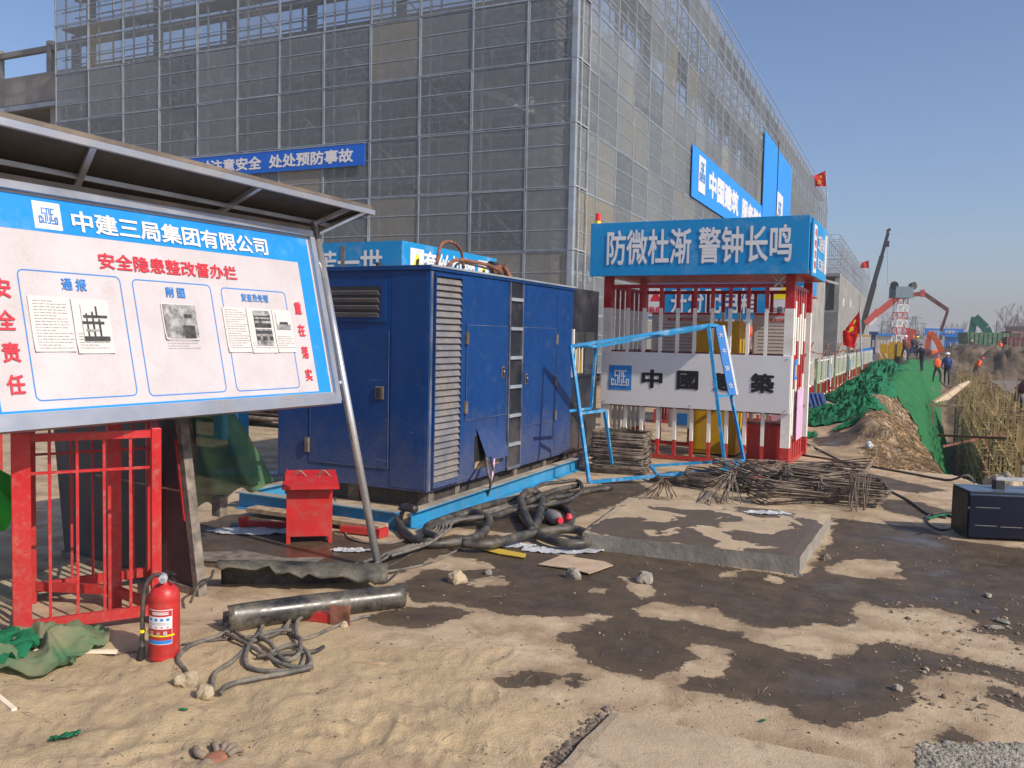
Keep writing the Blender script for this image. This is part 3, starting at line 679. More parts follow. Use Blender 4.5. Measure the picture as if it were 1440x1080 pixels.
b = MB(); slab3(b, -1.938, -1.795, .980, 1.118, .0015, .003); b.build('emblem_plate', 'white_print', nb, world=True); logo(bp(-1.8665, 1.048, .003), BD, BU, .092, 'text_blue', nb, .001)
def rounded(b, u0, u1, v0, v1, r=.03, w=.006, n=.002):
    pts = []
    for cx, cy, a0 in ((u1-r, v1-r, 0), (u0+r, v1-r, 90), (u0+r, v0+r, 180), (u1-r, v0+r, 270)):
        pts += [(cx+r*math.cos(D2R(a0+a)), cy+r*math.sin(D2R(a0+a)), cx+(r-w)*math.cos(D2R(a0+a)), cy+(r-w)*math.sin(D2R(a0+a))) for a in (0, 30, 60, 90)]
    vs = []; N = len(pts)
    for p in pts: vs += [bp(p[0], p[1], n), bp(p[2], p[3], n)]
    b.add(vs, [(2*i, 2*((i+1) % N), 2*((i+1) % N)+1, 2*i+1) for i in range(N)])
for u0, u1, v0, v1 in ((-2.065, -1.512, .128, .768), (-1.443, -.911, .12, .761), (-.838, -.302, .118, .752)):
    b = MB(); rounded(b, u0, u1, v0, v1); b.build('printed_box', 'text_blue', nb, world=True)
def sheet(u0, u1, v0, v1, n=.003, nm='paper_sheet', m_='paper', par=None):
    b = MB(); vs = []; fs = []; K = 5
    for j in range(K+1):
        for i in range(K+1):
            u = u0+(u1-u0)*i/K; v = v0+(v1-v0)*j/K; e = .004*mnoise.noise(Vector((u*9, v*9, 3)))
            vs.append(bp(u, v, n+.002+abs(e)+(.006 if (i in (0, K) and j in (0,)) else 0)))
    fs = [(j*(K+1)+i, j*(K+1)+i+1, (j+1)*(K+1)+i+1, (j+1)*(K+1)+i) for j in range(K) for i in range(K)]
    return b.add(vs, fs).build(nm, m_, par or nb, world=True, smooth=True)
sheet(-2.035, -1.825, .365, .640); sheet(-1.815, -1.610, .355, .635); sheet(-1.285, -1.055, .43, .635); sheet(-.853, -.672, .355, .63); sheet(-.665, -.455, .35, .632); sheet(-.45, -.289, .352, .628)
b = MB()
for u0, w in ((-2.015, .17), (-1.80, .16), (-.84, .15), (-.655, .18), (-.44, .13), (-1.275, .2)):
    for k in range(17):
        if u0 in (-1.80, -1.275, -.44) and k < 11: continue
        if u0 == -.655 and k < 14: continue
        v = .615-.0145*k; x = u0
        while x < u0+w*(.98 if k % 5 else .6): l_ = random.uniform(.008, .03); slab3(b, x, x+l_, v, v+.0028, .0105, .011); x += l_+.005
mat('faint_ink', (.50, .48, .465), .7); tag(b.build('small_print', 'faint_ink', nb, world=True), kind='stuff')
def pic(u0, u1, v0, v1, shapes, bgm='paper'):
    b = MB(); b.k = 0; slab3(b, u0, u1, v0, v1, .010, .0115, 0)
    for (a, c_, d_, e, k) in shapes:
        w = (u1-u0); h = (v1-v0); slab3(b, u0+w*a, u0+w*c_, v0+h*d_, v0+h*e, .0115, .0118+.0002*len(b.v)/8, k)
    b.build('photo_print', [bgm, 'photo_dark', 'photo_grey'], nb, world=True)
pic(-1.772, -1.631, .419, .607, [(.15, .22, 0, .75, 1), (.38, .46, 0, .8, 1), (.0, .85, .45, .53, 1), (.05, 1, .62, .70, 1), (.62, .7, .0, .6, 1), (0, 1, 0, .12, 1), (.55, .62, .7, .95, 1), (.1, .6, .25, .31, 2)])
pic(-1.277, -1.058, .438, .628, [(0, .42, .55, .92, 2), (.05, .4, .08, .5, 0), (.08, .37, .62, .68, 0), (.55, .9, 0, .38, 1), (.62, .82, .38, .62, 2), (.6, .84, .6, .72, 1), (.42, .55, .1, .45, 2)], 'photo_grey')
pic(-.616, -.481, .51, .616, [(0, 1, 0, .25, 1), (0, 1, .4, .5, 1), (0, 1, .62, .7, 1)], 'photo_grey'); pic(-.616, -.481, .397, .50, [(0, 1, .3, .55, 1), (0, 1, .7, .9, 1), (.2, .35, .1, .6, 0), (.6, .75, .1, .6, 0)], 'photo_grey')
pic(-.43, -.307, .50, .609, [(0, 1, 0, .3, 2), (.2, .8, .3, .45, 1)], 'paper')
# poles, brackets
b = MB(); pt = Vector((-3.93, 4.80, 2.36)); pb = Vector((-3.35, 4.80, -.02)); b.tube([pb, pt], .0265, 20); b.smooth = True; b.build('pole', 'steel', nb, world=True)
b = MB(); pt2 = Vector((-4.05, 2.2, 2.36)); pb2 = Vector((-3.50, 2.2, -.02)); b.tube([pb2, pt2], .0265, 20); b.smooth = True; b.build('pole', 'steel', nb, world=True)
b = MB()
for v in (.98, .14):
    zz = (BO+BU*v).z; f_ = (zz+.02)/2.38; q = pb.lerp(pt, f_); b.tube([q, bp(.0, v, -.02)], .016, 14)
    q = pb2.lerp(pt2, f_); b.tube([q, bp(-2.36, v, -.02)], .016, 14)
b.smooth = True; b.build('bracket', 'steel', nb, world=True)
CA = Vector((-3.62, 5.06, 2.462)); P0 = atX(0, 165, -3.77); CB = CA+(P0-CA)*1.13
CI = atY(446, 322, 5.06); Pi = atX(0, 243, -4.27); CJ = CI+(Pi-CI)*1.13
nrm = (CB-CA).cross(CI-CA).normalized(); nrm = nrm if nrm.z > 0 else -nrm
b = MB(); T = .006
vs = [p+nrm*q for q in (0, T) for p in (CA, CB, CJ, CI)]; b.add(vs, [(0, 1, 2, 3), (7, 6, 5, 4), (0, 4, 5, 1), (1, 5, 6, 2), (2, 6, 7, 3), (3, 7, 4, 0)])
b.build('roof_sheet', 'roof_dark', nb, world=True)
b = MB(); b.bar(CA-nrm*.018, CB-nrm*.018, .03, .034); b.build('roof_edge', 'alu', nb, world=True)
b = MB(); out = (CA-CI).normalized(); b.bar(CA+nrm*.02-out*.02, CB+nrm*.02-out*.02, .035, .030); b.build('roof_rim', 'alu_brown', nb, world=True)
b = MB(); b.bar(CI-nrm*.02, CJ-nrm*.02, .03, .034); b.bar(CI.lerp(CA, .3)-nrm*.02, CJ.lerp(CB, .3)-nrm*.02, .02, .025); b.build('roof_back_rail', 'alu', nb, world=True)
for f_ in (.015, .36, .73):
    b = MB(); b.bar(CA.lerp(CB, f_)-nrm*.022-out*.01, CI.lerp(CJ, f_)-nrm*.022, .03, .028); b.build('roof_rafter', 'alu', nb, world=True)
b = MB(); b.bar(pt+Vector((0, -.01, -.02)), CA.lerp(CB, .09)-nrm*.03, .025); b.bar(pt-Vector((0, 0, .10)), CA.lerp(CB, .03)-nrm*.03, .018)
b.build('roof_strut', 'steel', nb, world=True)

# ------------------------------------------------------------------ red cage under the board
cg = thing('guard_cage', 'red painted steel bar cage standing in the sand under the notice board', 'cage', (-4.08, 2.77, 0))
CT = 1.07
cA, cB = Vector((-4.08, 2.75, 0)), Vector((-3.74, 3.28, 0)); cv = (cB-cA).normalized(); cn = Vector((-cv.y, cv.x, 0)); cC, cD = cB+cn*.80+cv*.1, cA+cn*.72+cv*.05
for p, w in ((cA, .085), (cB, .05), (cC, .07), (cD, .08)):
    b = MB(); b.bar(p+Z*-.03, p+Z*CT, w, w, up=cv); b.build('post', 'red_paint', cg, world=True, bevel=.004)
def rail(p, q, z, w=.03, h=.05, nm='rail'):
    b = MB(); b.bar(p+Z*z, q+Z*z, w, h); b.build(nm, 'red_paint', cg, world=True)
for p, q in ((cA, cB), (cB, cC), (cC, cD), (cD, cA)):
    rail(p, q, .085, .03, .055); rail(p, q, .86, .012, .014); rail(p, q, CT-.03, .03, .04)
for p, q, n in ((cA, cB, 4), (cB, cC, 6), (cC, cD, 5), (cD, cA, 6)):
    for i in range(n):
        o = p.lerp(q, (i+1)/(n+1)); b = MB(); b.bar(o+Z*.05, o+Z*(CT-.03), .014, .014, up=cv); b.build('bar', 'red_paint', cg, world=True)
b = MB(); mpost = cB+cn*.42-cv*.16; b.bar(mpost, mpost+Z*CT, .07, .07, up=cv); b.build('post', 'red_paint', cg, world=True)
b = MB(); b.bar(mpost+Z*.1, cB+Z*.1, .03, .05); b.bar(mpost+Z*.1, cD+Z*.1, .03, .05); b.build('rail', 'red_paint', cg, world=True)
c2 = copy_tree(cg, loc=Vector((-4.08, 2.77, 0))+Vector((-.75, -.62, 0)), label='second red bar cage mostly cut off at the left edge, behind the first cage')

# dark plywood sheet with timber edges leaning behind the cage
sb = thing('plywood_sheet', 'dark grey plywood sheet with worn timber edging leaning behind the red cage', 'plywood sheet', (-4.3, 3.8, 0))
e0 = G(283, 838); e1 = G(150, 800)+Vector((-.3, .05, 0)); ax = (e0-e1).normalized(); upv = (Vector((-4.19, 3.86, 1.15))-e0).normalized()
def sp_(u, v, n=0.): return e0-ax*u+upv*v+ax.cross(upv).normalized()*n
def s3(b, u0, u1, v0, v1, n0, n1):
    b.add([sp_(u, v, n) for n in (n0, n1) for u, v in ((u0, v0), (u1, v0), (u1, v1), (u0, v1))], [(0, 3, 2, 1), (4, 5, 6, 7), (0, 1, 5, 4), (1, 2, 6, 5), (2, 3, 7, 6), (3, 0, 4, 7)])
b = MB(); s3(b, .02, 1.5, .02, 1.25, -.006, .006); b.build('sheet', 'plywood_dark', sb, world=True)
b = MB(); s3(b, -.02, .03, 0, 1.3, -.03, .03); b.build('edge_batten', 'timber_grey', sb, world=True)
b = MB(); s3(b, .03, 1.5, .0, .045, .0065, .03); b.build('edge_batten', 'timber_grey', sb, world=True)
b = MB(); s3(b, .03, 1.0, .62, .632, .0065, .016); b.build('cross_batten', 'timber', sb, world=True)
b = MB(); s3(b, .035, .05, .45, .95, .02, .035); b.build('red_strip', 'red_paint', sb, world=True)

# ------------------------------------------------------------------ draped cloth helper
def drape(name, c, size, hfun, matn, n=40, rz=0., seed=0, thick=0., parent=None):
    """crumpled sheet: height over the ground given by hfun(u,v), u,v in -1..1"""
    b = MB(); vs = []; c = Vector(c)
    for j in range(n+1):
        for i in range(n+1):
            u = i/n*2-1; v = j/n*2-1
            e = 1+.22*mnoise.noise(Vector((math.atan2(v, u+1e-6)*1.3, seed, 1)))
            q = max(abs(u), abs(v)); rr = math.hypot(u, v) or 1; uu, vv = u/rr*q*e, v/rr*q*e
            x = uu*size[0]; y = vv*size[1]; wx = .16*size[0]*mnoise.noise(Vector((u*1.8, v*1.8, seed))); wy = .16*size[1]*mnoise.noise(Vector((u*1.8, v*1.8, seed+7)))
            x += wx*(1-q*.3); y += wy*(1-q*.3)
            X_ = c.x+x*math.cos(rz)-y*math.sin(rz); Y_ = c.y+x*math.sin(rz)+y*math.cos(rz)
            h = hfun(u, v); vs.append((X_, Y_, c.z+h))
    g_ = gzs(vs); vs = [(v[0], v[1], v[2]+float(z)) for v, z in zip(vs, g_)]
    b.add(vs, [(j*(n+1)+i, j*(n+1)+i+1, (j+1)*(n+1)+i+1, (j+1)*(n+1)+i) for j in range(n) for i in range(n)])
    return b.build(name, matn, parent, smooth=True)
def ridged(u, v, s, seed, k=3.):
    p = Vector((u*k, v*k, seed)); a = 1-abs(mnoise.noise(p))*2.2; c_ = 1-abs(mnoise.noise(p*2.3+Vector((3, 1, seed))))*2.2
    return s*(max(0, a)**1.5*.7+max(0, c_)**2*.35)
# near dusty tarp at the left edge, a loop of cloth around a hollow
def tarp_h(u, v):
    d = math.hypot(u*.9, v); ring = math.exp(-((d-.62)/.2)**2); return .008+.11*ring*(.6+.6*mnoise.noise(Vector((u*2.4, v*2.4, 4))))+ridged(u, v, .075, 9, 2.0)*(1-d*.4)
tag(drape('green_tarp', (-3.95, 2.62, 0), (.42, .30), tarp_h, 'net_dusty', 48, D2R(50), 3), 'dusty green mesh tarp crumpled on the sand at the left edge', 'tarp')
tag(drape('green_tarp', (-4.12, 2.42, .0), (.4, .22), lambda u, v: .02+ridged(u, v, .09, 5, 1.7), 'net_green', 36, D2R(35), 8), 'brighter green cloth lump under the dusty tarp at the left edge', 'tarp')
# tarp hanging behind the plywood
def hang(name, top0, top1, bot0, bot1, matn, folds, depth, seed, n=60, m_=40):
    b = MB(); vs = []; top0, top1, bot0, bot1 = map(Vector, (top0, top1, bot0, bot1)); nn = (top1-top0).cross(bot0-top0).normalized()
    for j in range(m_+1):
        for i in range(n+1):
            u = i/n; v = j/m_; p = top0.lerp(top1, u).lerp(bot0.lerp(bot1, u), v)
            w = math.sin(u*folds*math.pi*2+2*mnoise.noise(Vector((u*3, v*1.5, seed))))*(.35+.65*v)+.8*mnoise.noise(Vector((u*4, v*3, seed+4)))
            p = p+nn*(w*depth)+Vector((0, 0, .04*mnoise.noise(Vector((u*5, 0, seed)))*v)); vs.append(p)
    b.add(vs, [(j*(n+1)+i, j*(n+1)+i+1, (j+1)*(n+1)+i+1, (j+1)*(n+1)+i) for j in range(m_) for i in range(n)]); return b.build(name, matn, None, smooth=True)
tag(hang('green_netting', (-5.05, 4.55, 1.22), (-4.75, 4.75, 1.15), (-5.35, 4.70, .12), (-4.45, 4.98, .46), 'net_dark', 3.2, .07, 2), 'dark green netting hanging in folds behind the plywood sheet', 'netting')
b = MB()
b.bar((-5.0, 4.7, 0), (-5.0, 4.7, 1.25), .06); b.bar((-4.82, 4.82, .2), (-4.82, 4.82, .35), .08)
tag(b.build('timber_post', 'timber_grey'), 'grey timber post carrying the dark green netting', 'post')
tag(drape('green_cloth', (-5.15, 2.95, .25), (.5, .35), lambda u, v: .5+.25*mnoise.noise(Vector((u*2, v*2, 1)))-.3*abs(u), 'bright_green', 20, 0, 5), 'bright green cloth behind the red cages at the left edge', 'cloth')

# ------------------------------------------------------------------ fire extinguisher
fe = thing('fire_extinguisher', 'red fire extinguisher standing alone in the sand beside the cage', 'extinguisher', (-3.315, 2.955, gz(-3.315, 2.955)-.004), rot=(D2R(-1), D2R(3.5), D2R(-52)))
R_ = .071; b = MB(); b.smooth = True
b.lathe([(0, 0), (R_*.96, 0), (R_, .008), (R_, .022), (R_*.985, .026), (R_, .03), (R_, .285), (R_*.985, .290), (R_, .295), (R_*.98, .315), (R_*.88, .338), (R_*.68, .356), (R_*.4, .368), (.02, .372), (.018, .385), (0, .385)], n=40)
b.build('cylinder', 'box_red', fe)
def wrap(z0, z1, a0, a1, matn, nm, r=R_+.0012, n=14):
    b = MB(); vs = []; b.smooth = True
    for i in range(n+1):
        a = a0+(a1-a0)*i/n; vs += [(r*math.cos(a), r*math.sin(a), z0), (r*math.cos(a), r*math.sin(a), z1)]
    b.add(vs, [(2*i, 2*i+2, 2*i+3, 2*i+1) for i in range(n)]); b.build(nm, matn, fe)
fa = D2R(-10)
wrap(.090, .262, fa-.86, fa+.86, 'white_print', 'label'); wrap(.094, .258, fa-.83, fa+.83, 'box_red', 'label_field', R_+.0018); wrap(.167, .228, fa-.83, fa+.83, 'white_print', 'label_field', R_+.0024)
wrap(.094, .112, fa-.83, fa+.83, 'text_blue', 'label_field', R_+.0024)
for i in range(4):
    a = fa-.55+.37*i; wrap(.207, .220, a-.10, a+.10, 'text_blue', 'pictogram', R_+.003, 4); wrap(.173, .179, a-.06, a+.06, 'text_red', 'pictogram', R_+.003, 3)
for z in (.246, .238): wrap(z, z+.005, fa-.45, fa+.6, 'white_print', 'print_line', R_+.003, 6)
for z in (.196, .189): wrap(z, z+.002, fa-.7, fa+.7, 'photo_grey', 'print_line', R_+.003, 6)
wrap(.130, .138, fa-1.5, fa+1.0, 'yellow_sign', 'yellow_tape', R_+.004, 16)
for k, s_ in enumerate('灭火器'):
    a = fa-.4+.4*k; c_ = Vector((math.cos(a), math.sin(a), 0)); rr = Vector((-math.sin(a), math.cos(a), 0))
    co = MB(); t0 = text(s_, c_*(R_+.003)+Z*.148, rr, Z, .02, .02, 'paper', fe, .02, world=False)
b = MB(); b.cyl((0, 0, .38), .016, .04, 14); b.cyl((0, 0, .40), .012, .06, 12, 0); b.smooth = False; b.build('valve', 'galv', fe)
b = MB(); b.cyl((.03, 0, .405), .020, .014, 20, 0); b.build('pressure_gauge', 'plastic_white', fe)
b = MB(); b.bar((-.02, 0, .425), (.05, .055, .43), .016, .006); b.bar((-.015, 0, .408), (.045, .06, .395), .016, .004); b.build('handle', 'black', fe)
b = MB(); b.smooth = True; b.tube(smooth_path([(0, -.01, .405), (0, -.045, .41), (0, -.085, .36), (.0, -.098, .25), (0, -.10, .12), (0.01, -.10, .05)], 6), .011, 10); b.build('hose', 'rubber', fe)
b = MB(); b.tube([(0.01, -.10, .06), (.012, -.105, -.0)], [.014, .02], 12); b.build('nozzle', 'black', fe)
b = MB(); b.cyl((0, -.1, .128), .015, .014, 12); b.build('hose_tie', 'yellow_sign', fe)

# white battens, glove, scraps
def stick(pts, w, h, label, matn='wood_pale', nm='wood_batten', cat='batten', group=None, dz=0):
    b = MB(); ps = [Vector((p.x, p.y, gz(p.x, p.y)+h/2+dz+(p.z if abs(p.z) < 2 else 0))) for p in pts]
    for a, c_ in zip(ps[:-1], ps[1:]): b.bar(a, c_, w, h)
    return tag(b.build(nm, matn), label, cat, group)
stick([G(48, 927), G(165, 922)], .022, .014, 'pale wooden batten poking out from under the dusty tarp', dz=.012)
stick([G(-20, 975), G(20, 1004)], .02, .012, 'short pale batten tip at the bottom left edge')
stick([G(498, 936), G(553, 936)], .010, .006, 'thin orange wooden strip on the pale sand', 'timber', 'wood_strip', 'wood strip')
stick([G(165, 921), G(200, 917)], .01, .008, 'dark rod end lying beside the extinguisher', 'rust', 'steel_rod', 'rod')
gl = thing('work_glove', 'discarded grey work glove with orange palm half buried in sand at the bottom edge', 'glove', (-2.345, 2.325, gz(-2.345, 2.325)-.006), D2R(82))
def limb(pts, rs, n=10):
    b = MB(); b.smooth = True; b.tube(smooth_path(pts, 4), [float(x) for x in np.interp(np.linspace(0, 1, (len(pts)-1)*4+1), np.linspace(0, 1, len(rs)), rs)], n); return b
b = MB(); b.smooth = True
N_, M_ = 18, 10
for j in range(M_+1):
    ph = -math.pi/2+math.pi*j/M_
    for i in range(N_): th_ = 2*math.pi*i/N_; b.v.append((.050*math.cos(ph)*math.cos(th_), .043*math.cos(ph)*math.sin(th_), .008+.017*math.sin(ph)))
b.f = [(j*N_+i, j*N_+(i+1) % N_, (j+1)*N_+(i+1) % N_, (j+1)*N_+i) for j in range(M_) for i in range(N_)]; b.mi = [0]*len(b.f)
b.build('palm', 'glove_orange', gl)
for k, (x, y, L, a) in enumerate(((.035, .038, .060, 70), (.048, .018, .070, 42), (.050, -.006, .066, 20), (.045, -.030, .052, -2))):
    a = D2R(a); dx, dy = math.cos(a), math.sin(a); limb([(x-.01*dx, y-.01*dy, .012), (x+L*.4*dx, y+L*.4*dy, .022), (x+L*.8*dx, y+L*.8*dy, .016), (x+L*dx, y+L*dy, .006)], [.013, .012, .011, .007]).build('finger', 'glove_grey', gl)
limb([(-.02, .03, .012), (-.03, .065, .022), (-.012, .10, .02), (.0, .115, .012)], [.016, .015, .014, .009]).build('thumb', 'glove_grey', gl)
limb([(-.03, -.005, -.004), (-.06, -.012, -.008), (-.09, -.02, -.014)], [.03, .031, .03], 14).build('cuff', 'glove_grey', gl)
b = MB(); b.smooth = True; b.tube([(-.035, .05, .001), (-.015, .085, .003)], [.012, .02], 10); b.build('dark_lining', 'black', gl)
for px, py, sz, s_, lab in ((92, 1040, .055, 1, 'teal frayed rag scrap pressed into the foreground sand'), (258, 1007, .018, 2, 'tiny green rag scrap in the sand below the extinguisher'), (1072, 1016, .016, 4, 'small green scrap on the dry ground below the puddle')):
    p = G(px, py); tag(drape('rag_scrap', (p.x, p.y, 0), (sz, sz*.5), lambda u, v: .006+ridged(u, v, sz*.35, s_, 2.5), 'net_green', 22, D2R(50), s_), lab, 'rag')
# ------------------------------------------------------------------ generator set
GX, GY = -4.10, 6.60; GW, GL, G0, G1 = 1.73, 4.22, .17, 2.215
gn_ = thing('generator_set', 'big dark blue enclosed diesel generator with long side louvre and rung ladder', 'generator', (GX, GY, 0))
b = MB(); b.box((-GW, 0, G0), (-.0, 3.36, G1-.04)); b.build('housing', 'blue_paint', gn_)
b = MB(); b.box((-GW, 3.3605, G0), (0, 4.25, G1-.005)); b.box((-GW+.2, 4.2505, G0), (-.12, 4.33, 1.9)); b.build('shaded_end_housing', 'black_paint_and_shade', gn_)  # far end section: a cast shadow put into the colour as black
b = MB(); b.box((-GW-.02, -.022, G1-.0395), (.022, 3.36, G1+.0)); b.build('roof', 'blue_paint', gn_)
b = MB(); b.box((.0222, -.02, G1-.012), (.034, 3.36, G1+.006)); b.box((-GW, -.0, G1+.0002), (.0, 3.3, G1+.004)); b.build('roof_trim', 'galv', gn_)
# right side: corner strips, louvre
def rp(y0, y1, z0, z1, t_=.008, m_='blue_paint', nm='door', x=0.):
    b = MB(); b.box((x, y0-GY, z0), (x+t_, y1-GY, z1)); return b.build(nm, m_, gn_, bevel=.002)
lv = rp(6.62, 6.66, G0+.01, G1-.05, .006, 'blue_edge', 'corner_strip')
b = MB(); b.box((.0005, 6.665-GY, .24), (.002, 7.135-GY, 2.125)); b.build('louver_recess', 'black', gn_)
b = MB()
b.box((.0, 6.655-GY, .20), (.035, 6.668-GY, 2.15)); b.box((.0, 7.13-GY, .20), (.035, 7.145-GY, 2.15)); b.box((0, 6.668-GY, 2.125), (.035, 7.13-GY, 2.15)); b.box((0, 6.668-GY, .20), (.035, 7.13-GY, .245))
b.build('louver_frame', 'blue_paint', gn_)
sm_ = MB(); sm_.add([(.008, 0, .055), (.034, 0, .006), (.034, .462, .006), (.008, .462, .055), (.004, 0, .052), (.030, 0, .0), (.030, .462, .0), (.004, .462, .052)],
       [(0, 1, 2, 3), (7, 6, 5, 4), (1, 5, 6, 2), (0, 3, 7, 4), (0, 4, 5, 1), (3, 2, 6, 7)])
ns = 31; s0 = None
for i in range(ns):
    z = .248+i*(1.872/ns)
    if s0 is None: s0 = sm_.build('louver_slat', 'slat_metal', gn_, loc=(0, 6.668-GY, z))
    else: dup(s0, gn_, (0, 6.668-GY, z), (0, random.uniform(-.05, .05), 0))
def trim(y0, y1, z0, z1, w=.005, x=.0085):
    b = MB(); y0 -= GY; y1 -= GY
    b.box((x, y0, z0), (x+.002, y0+w, z1)); b.box((x, y1-w, z0), (x+.002, y1, z1)); b.box((x, y0+w, z1-w), (x+.002, y1-w, z1)); b.box((x, y0+w, z0), (x+.002, y1-w, z0+w)); b.build('door_edge', 'blue_edge', gn_)
rp(7.16, 8.16, G0+.02, G1-.05, .006, nm='side_panel'); rp(8.50, 9.93, G0+.02, G1-.05, .006, nm='side_panel')
rp(7.27, 8.14, .77, 1.70, .008, x=.006); trim(7.27, 8.14, .77, 1.70, x=.0141); rp(8.53, 9.42, .60, 1.70, .008, x=.006); trim(8.53, 9.42, .60, 1.70, x=.0141)
rp(8.53, 9.42, .24, .58, .005, x=.006, nm='lower_panel'); rp(9.46, 9.92, .24, 2.10, .005, x=.006, nm='side_panel')
for y, z in ((7.262, 1.57), (7.262, .90), (9.43, 1.57), (9.43, 1.08), (9.43, .67)):
    b = MB(); b.box((.006, y-.022-GY, z-.06), (.03, y+.022-GY, z+.06)); b.cyl((.032, y-GY, z-.06), .008, .12, 8); b.build('hinge', 'rust', gn_)
for y, z in ((8.04, 1.22), (8.61, 1.13)):
    b = MB(); b.box((.0142, y-.035-GY, z-.06), (.024, y+.035-GY, z+.06)); h = b.build('handle', 'alu_brown', gn_, bevel=.004)
    b = MB(); b.box((.0242, y-.022-GY, z-.045), (.030, y+.016-GY, z+.045)); b.build('latch', 'black', h); b = MB(); b.cyl((.030, y-.003-GY, z+.01), .009, .008, 10, 0); b.build('lock', 'plastic_white', h)
b = MB(); b.box((.0005, 8.185-GY, .2), (.006, 8.475-GY, G1-.045)); b.build('ladder_recess', 'black_paint_and_shade', gn_)
b = MB(); b.box((.0, 8.165-GY, .19), (.028, 8.185-GY, G1-.045)); b.box((0, 8.475-GY, .19), (.028, 8.495-GY, G1-.045)); b.box((0, 8.185-GY, .17), (.028, 8.475-GY, .20)); b.build('ladder_rail', 'blue_edge', gn_)
for z in (2.0, 1.69, 1.38, 1.07, .76, .45):
    b = MB(); b.box((.004, 8.186-GY, z-.03), (.034, 8.474-GY, z+.004)); b.build('ladder_rung', 'galv', gn_)
b = MB(); b.box((.0065, 7.47-GY, .28), (.009, 7.95-GY, .60)); b.build('cable_opening', 'black', gn_); b = MB(); b.box((.0092, 7.48-GY, .27), (.011, 8.0-GY, .34)); b.build('opening_lip', 'timber', gn_)
b = MB(); vs = [(.012, 7.50-GY, .665), (.012, 8.03-GY, .655), (.085, 8.09-GY, .36), (.10, 7.58-GY, .345)]; b.add(vs+[(v[0]+.005, v[1], v[2]+.002) for v in vs], [(0, 3, 2, 1), (4, 5, 6, 7), (0, 1, 5, 4), (1, 2, 6, 5), (2, 3, 7, 6), (3, 0, 4, 7)]); b.build('cable_flap', 'blue_paint', gn_)
b = MB(); b.bar((.10, 7.57-GY, .343), (.092, 8.10-GY, .358), .03, .006); b.build('flap_edge', 'blue_edge', gn_)
b = MB(); b.box((.019, 9.97-GY, 1.13), (.026, 10.30-GY, 1.67)); b.box((.019, 10.33-GY, 1.13), (.026, 10.66-GY, 1.67))
b.build('window_glass', 'glass_dark', gn_)
b = MB(); b.box((.0, 9.94-GY, 1.10), (.028, 9.968-GY, 1.70)); b.build('window_jamb', 'white_paint', gn_); b = MB(); b.box((0, 10.302-GY, 1.13), (.028, 10.328-GY, 1.67)); b.box((0, 9.97-GY, 1.671), (.028, 10.7-GY, 1.70)); b.box((0, 9.97-GY, 1.10), (.028, 10.7-GY, 1.129)); b.build('window_frame', 'black_paint_and_shade', gn_)
for i, y in enumerate((10.02, 10.07, 10.13, 10.19, 10.24)):
    b = MB(); b.box((.027, y-.012-GY, 1.15), (.030, y+.012-GY, 1.45+.04*(i % 3))); b.build('painted_reflection', 'yellow_paint' if i % 2 else 'white_paint', gn_)  # coloured strips imitating kiosk bars mirrored in the glass
# front end
def fp(x0, x1, z0, z1, t_=.008, m_='blue_paint', nm='door', y=0.):
    b = MB(); b.box((x0-GX, -y-t_, z0), (x1-GX, -y, z1)); return b.build(nm, m_, gn_, bevel=.002)
fp(-5.82, -5.45, G0+.02, G1-.05, .004, nm='end_panel'); fp(-4.50, -4.12, G0+.02, G1-.05, .004, nm='end_panel'); fp(-5.43, -4.52, .35, 1.62, .008)
b = MB(); x0, x1 = -5.43-GX, -4.52-GX
for a in ((x0, -.0095, .35, x1, .354), ): b.box((a[0], a[1]-.001, a[2]), (a[3], a[1]+.001, a[4]))
b.box((x0, -.0105, .354), (x0+.004, -.0085, 1.62)); b.box((x1-.004, -.0105, .354), (x1, -.0085, 1.62)); b.build('door_edge', 'blue_edge', gn_)
fp(-5.62, -4.56, 1.70, 2.07, .012, nm='louver_frame'); b = MB(); b.box((-5.58-GX, -.0135, 1.745), (-4.62-GX, -.0122, 2.03)); b.build('louver_recess', 'black', gn_)
for i in range(4):
    z = 1.765+i*.068; b = MB(); b.bar((-5.57-GX, -.03, z), (-4.63-GX, -.03, z), .045, .006, up=(0, .8, .6)); b.build('louver_slat', 'slat_metal', gn_)
b = MB(); b.box((-4.66-GX, -.022, .99), (-4.57-GX, -.008, 1.11)); h = b.build('handle', 'alu_brown', gn_, bevel=.004); b = MB(); b.box((-4.645-GX, -.028, 1.005), (-4.60-GX, -.022, 1.095)); b.build('latch', 'black', h)
for z in (.51, 1.35): b = MB(); b.box((-5.475-GX, -.03, z-.07), (-5.43-GX, -.008, z+.07)); b.build('hinge', 'rust', gn_)
b = MB(); b.cyl((-.62, .1, G1+.002), .03, .04, 12); b.build('roof_cap', 'black', gn_)
b = MB(); b.box((-GW+.08, .12, .0), (-.10, 4.2, G0-.002)); b.build('skid_pan', 'black_paint_and_shade', gn_)
for y in (.14, .62, 1.9, 2.7, 3.3): b = MB(); b.box((-.0995, y, 0), (-.06, y+.09, G0-.002)); b.build('skid_stiffener', 'timber_grey', gn_)
for x in (-.16, -.95, -1.65): b = MB(); b.box((x, .10, 0), (x+.12, .1195, G0-.002)); b.build('skid_stiffener', 'timber_grey', gn_)
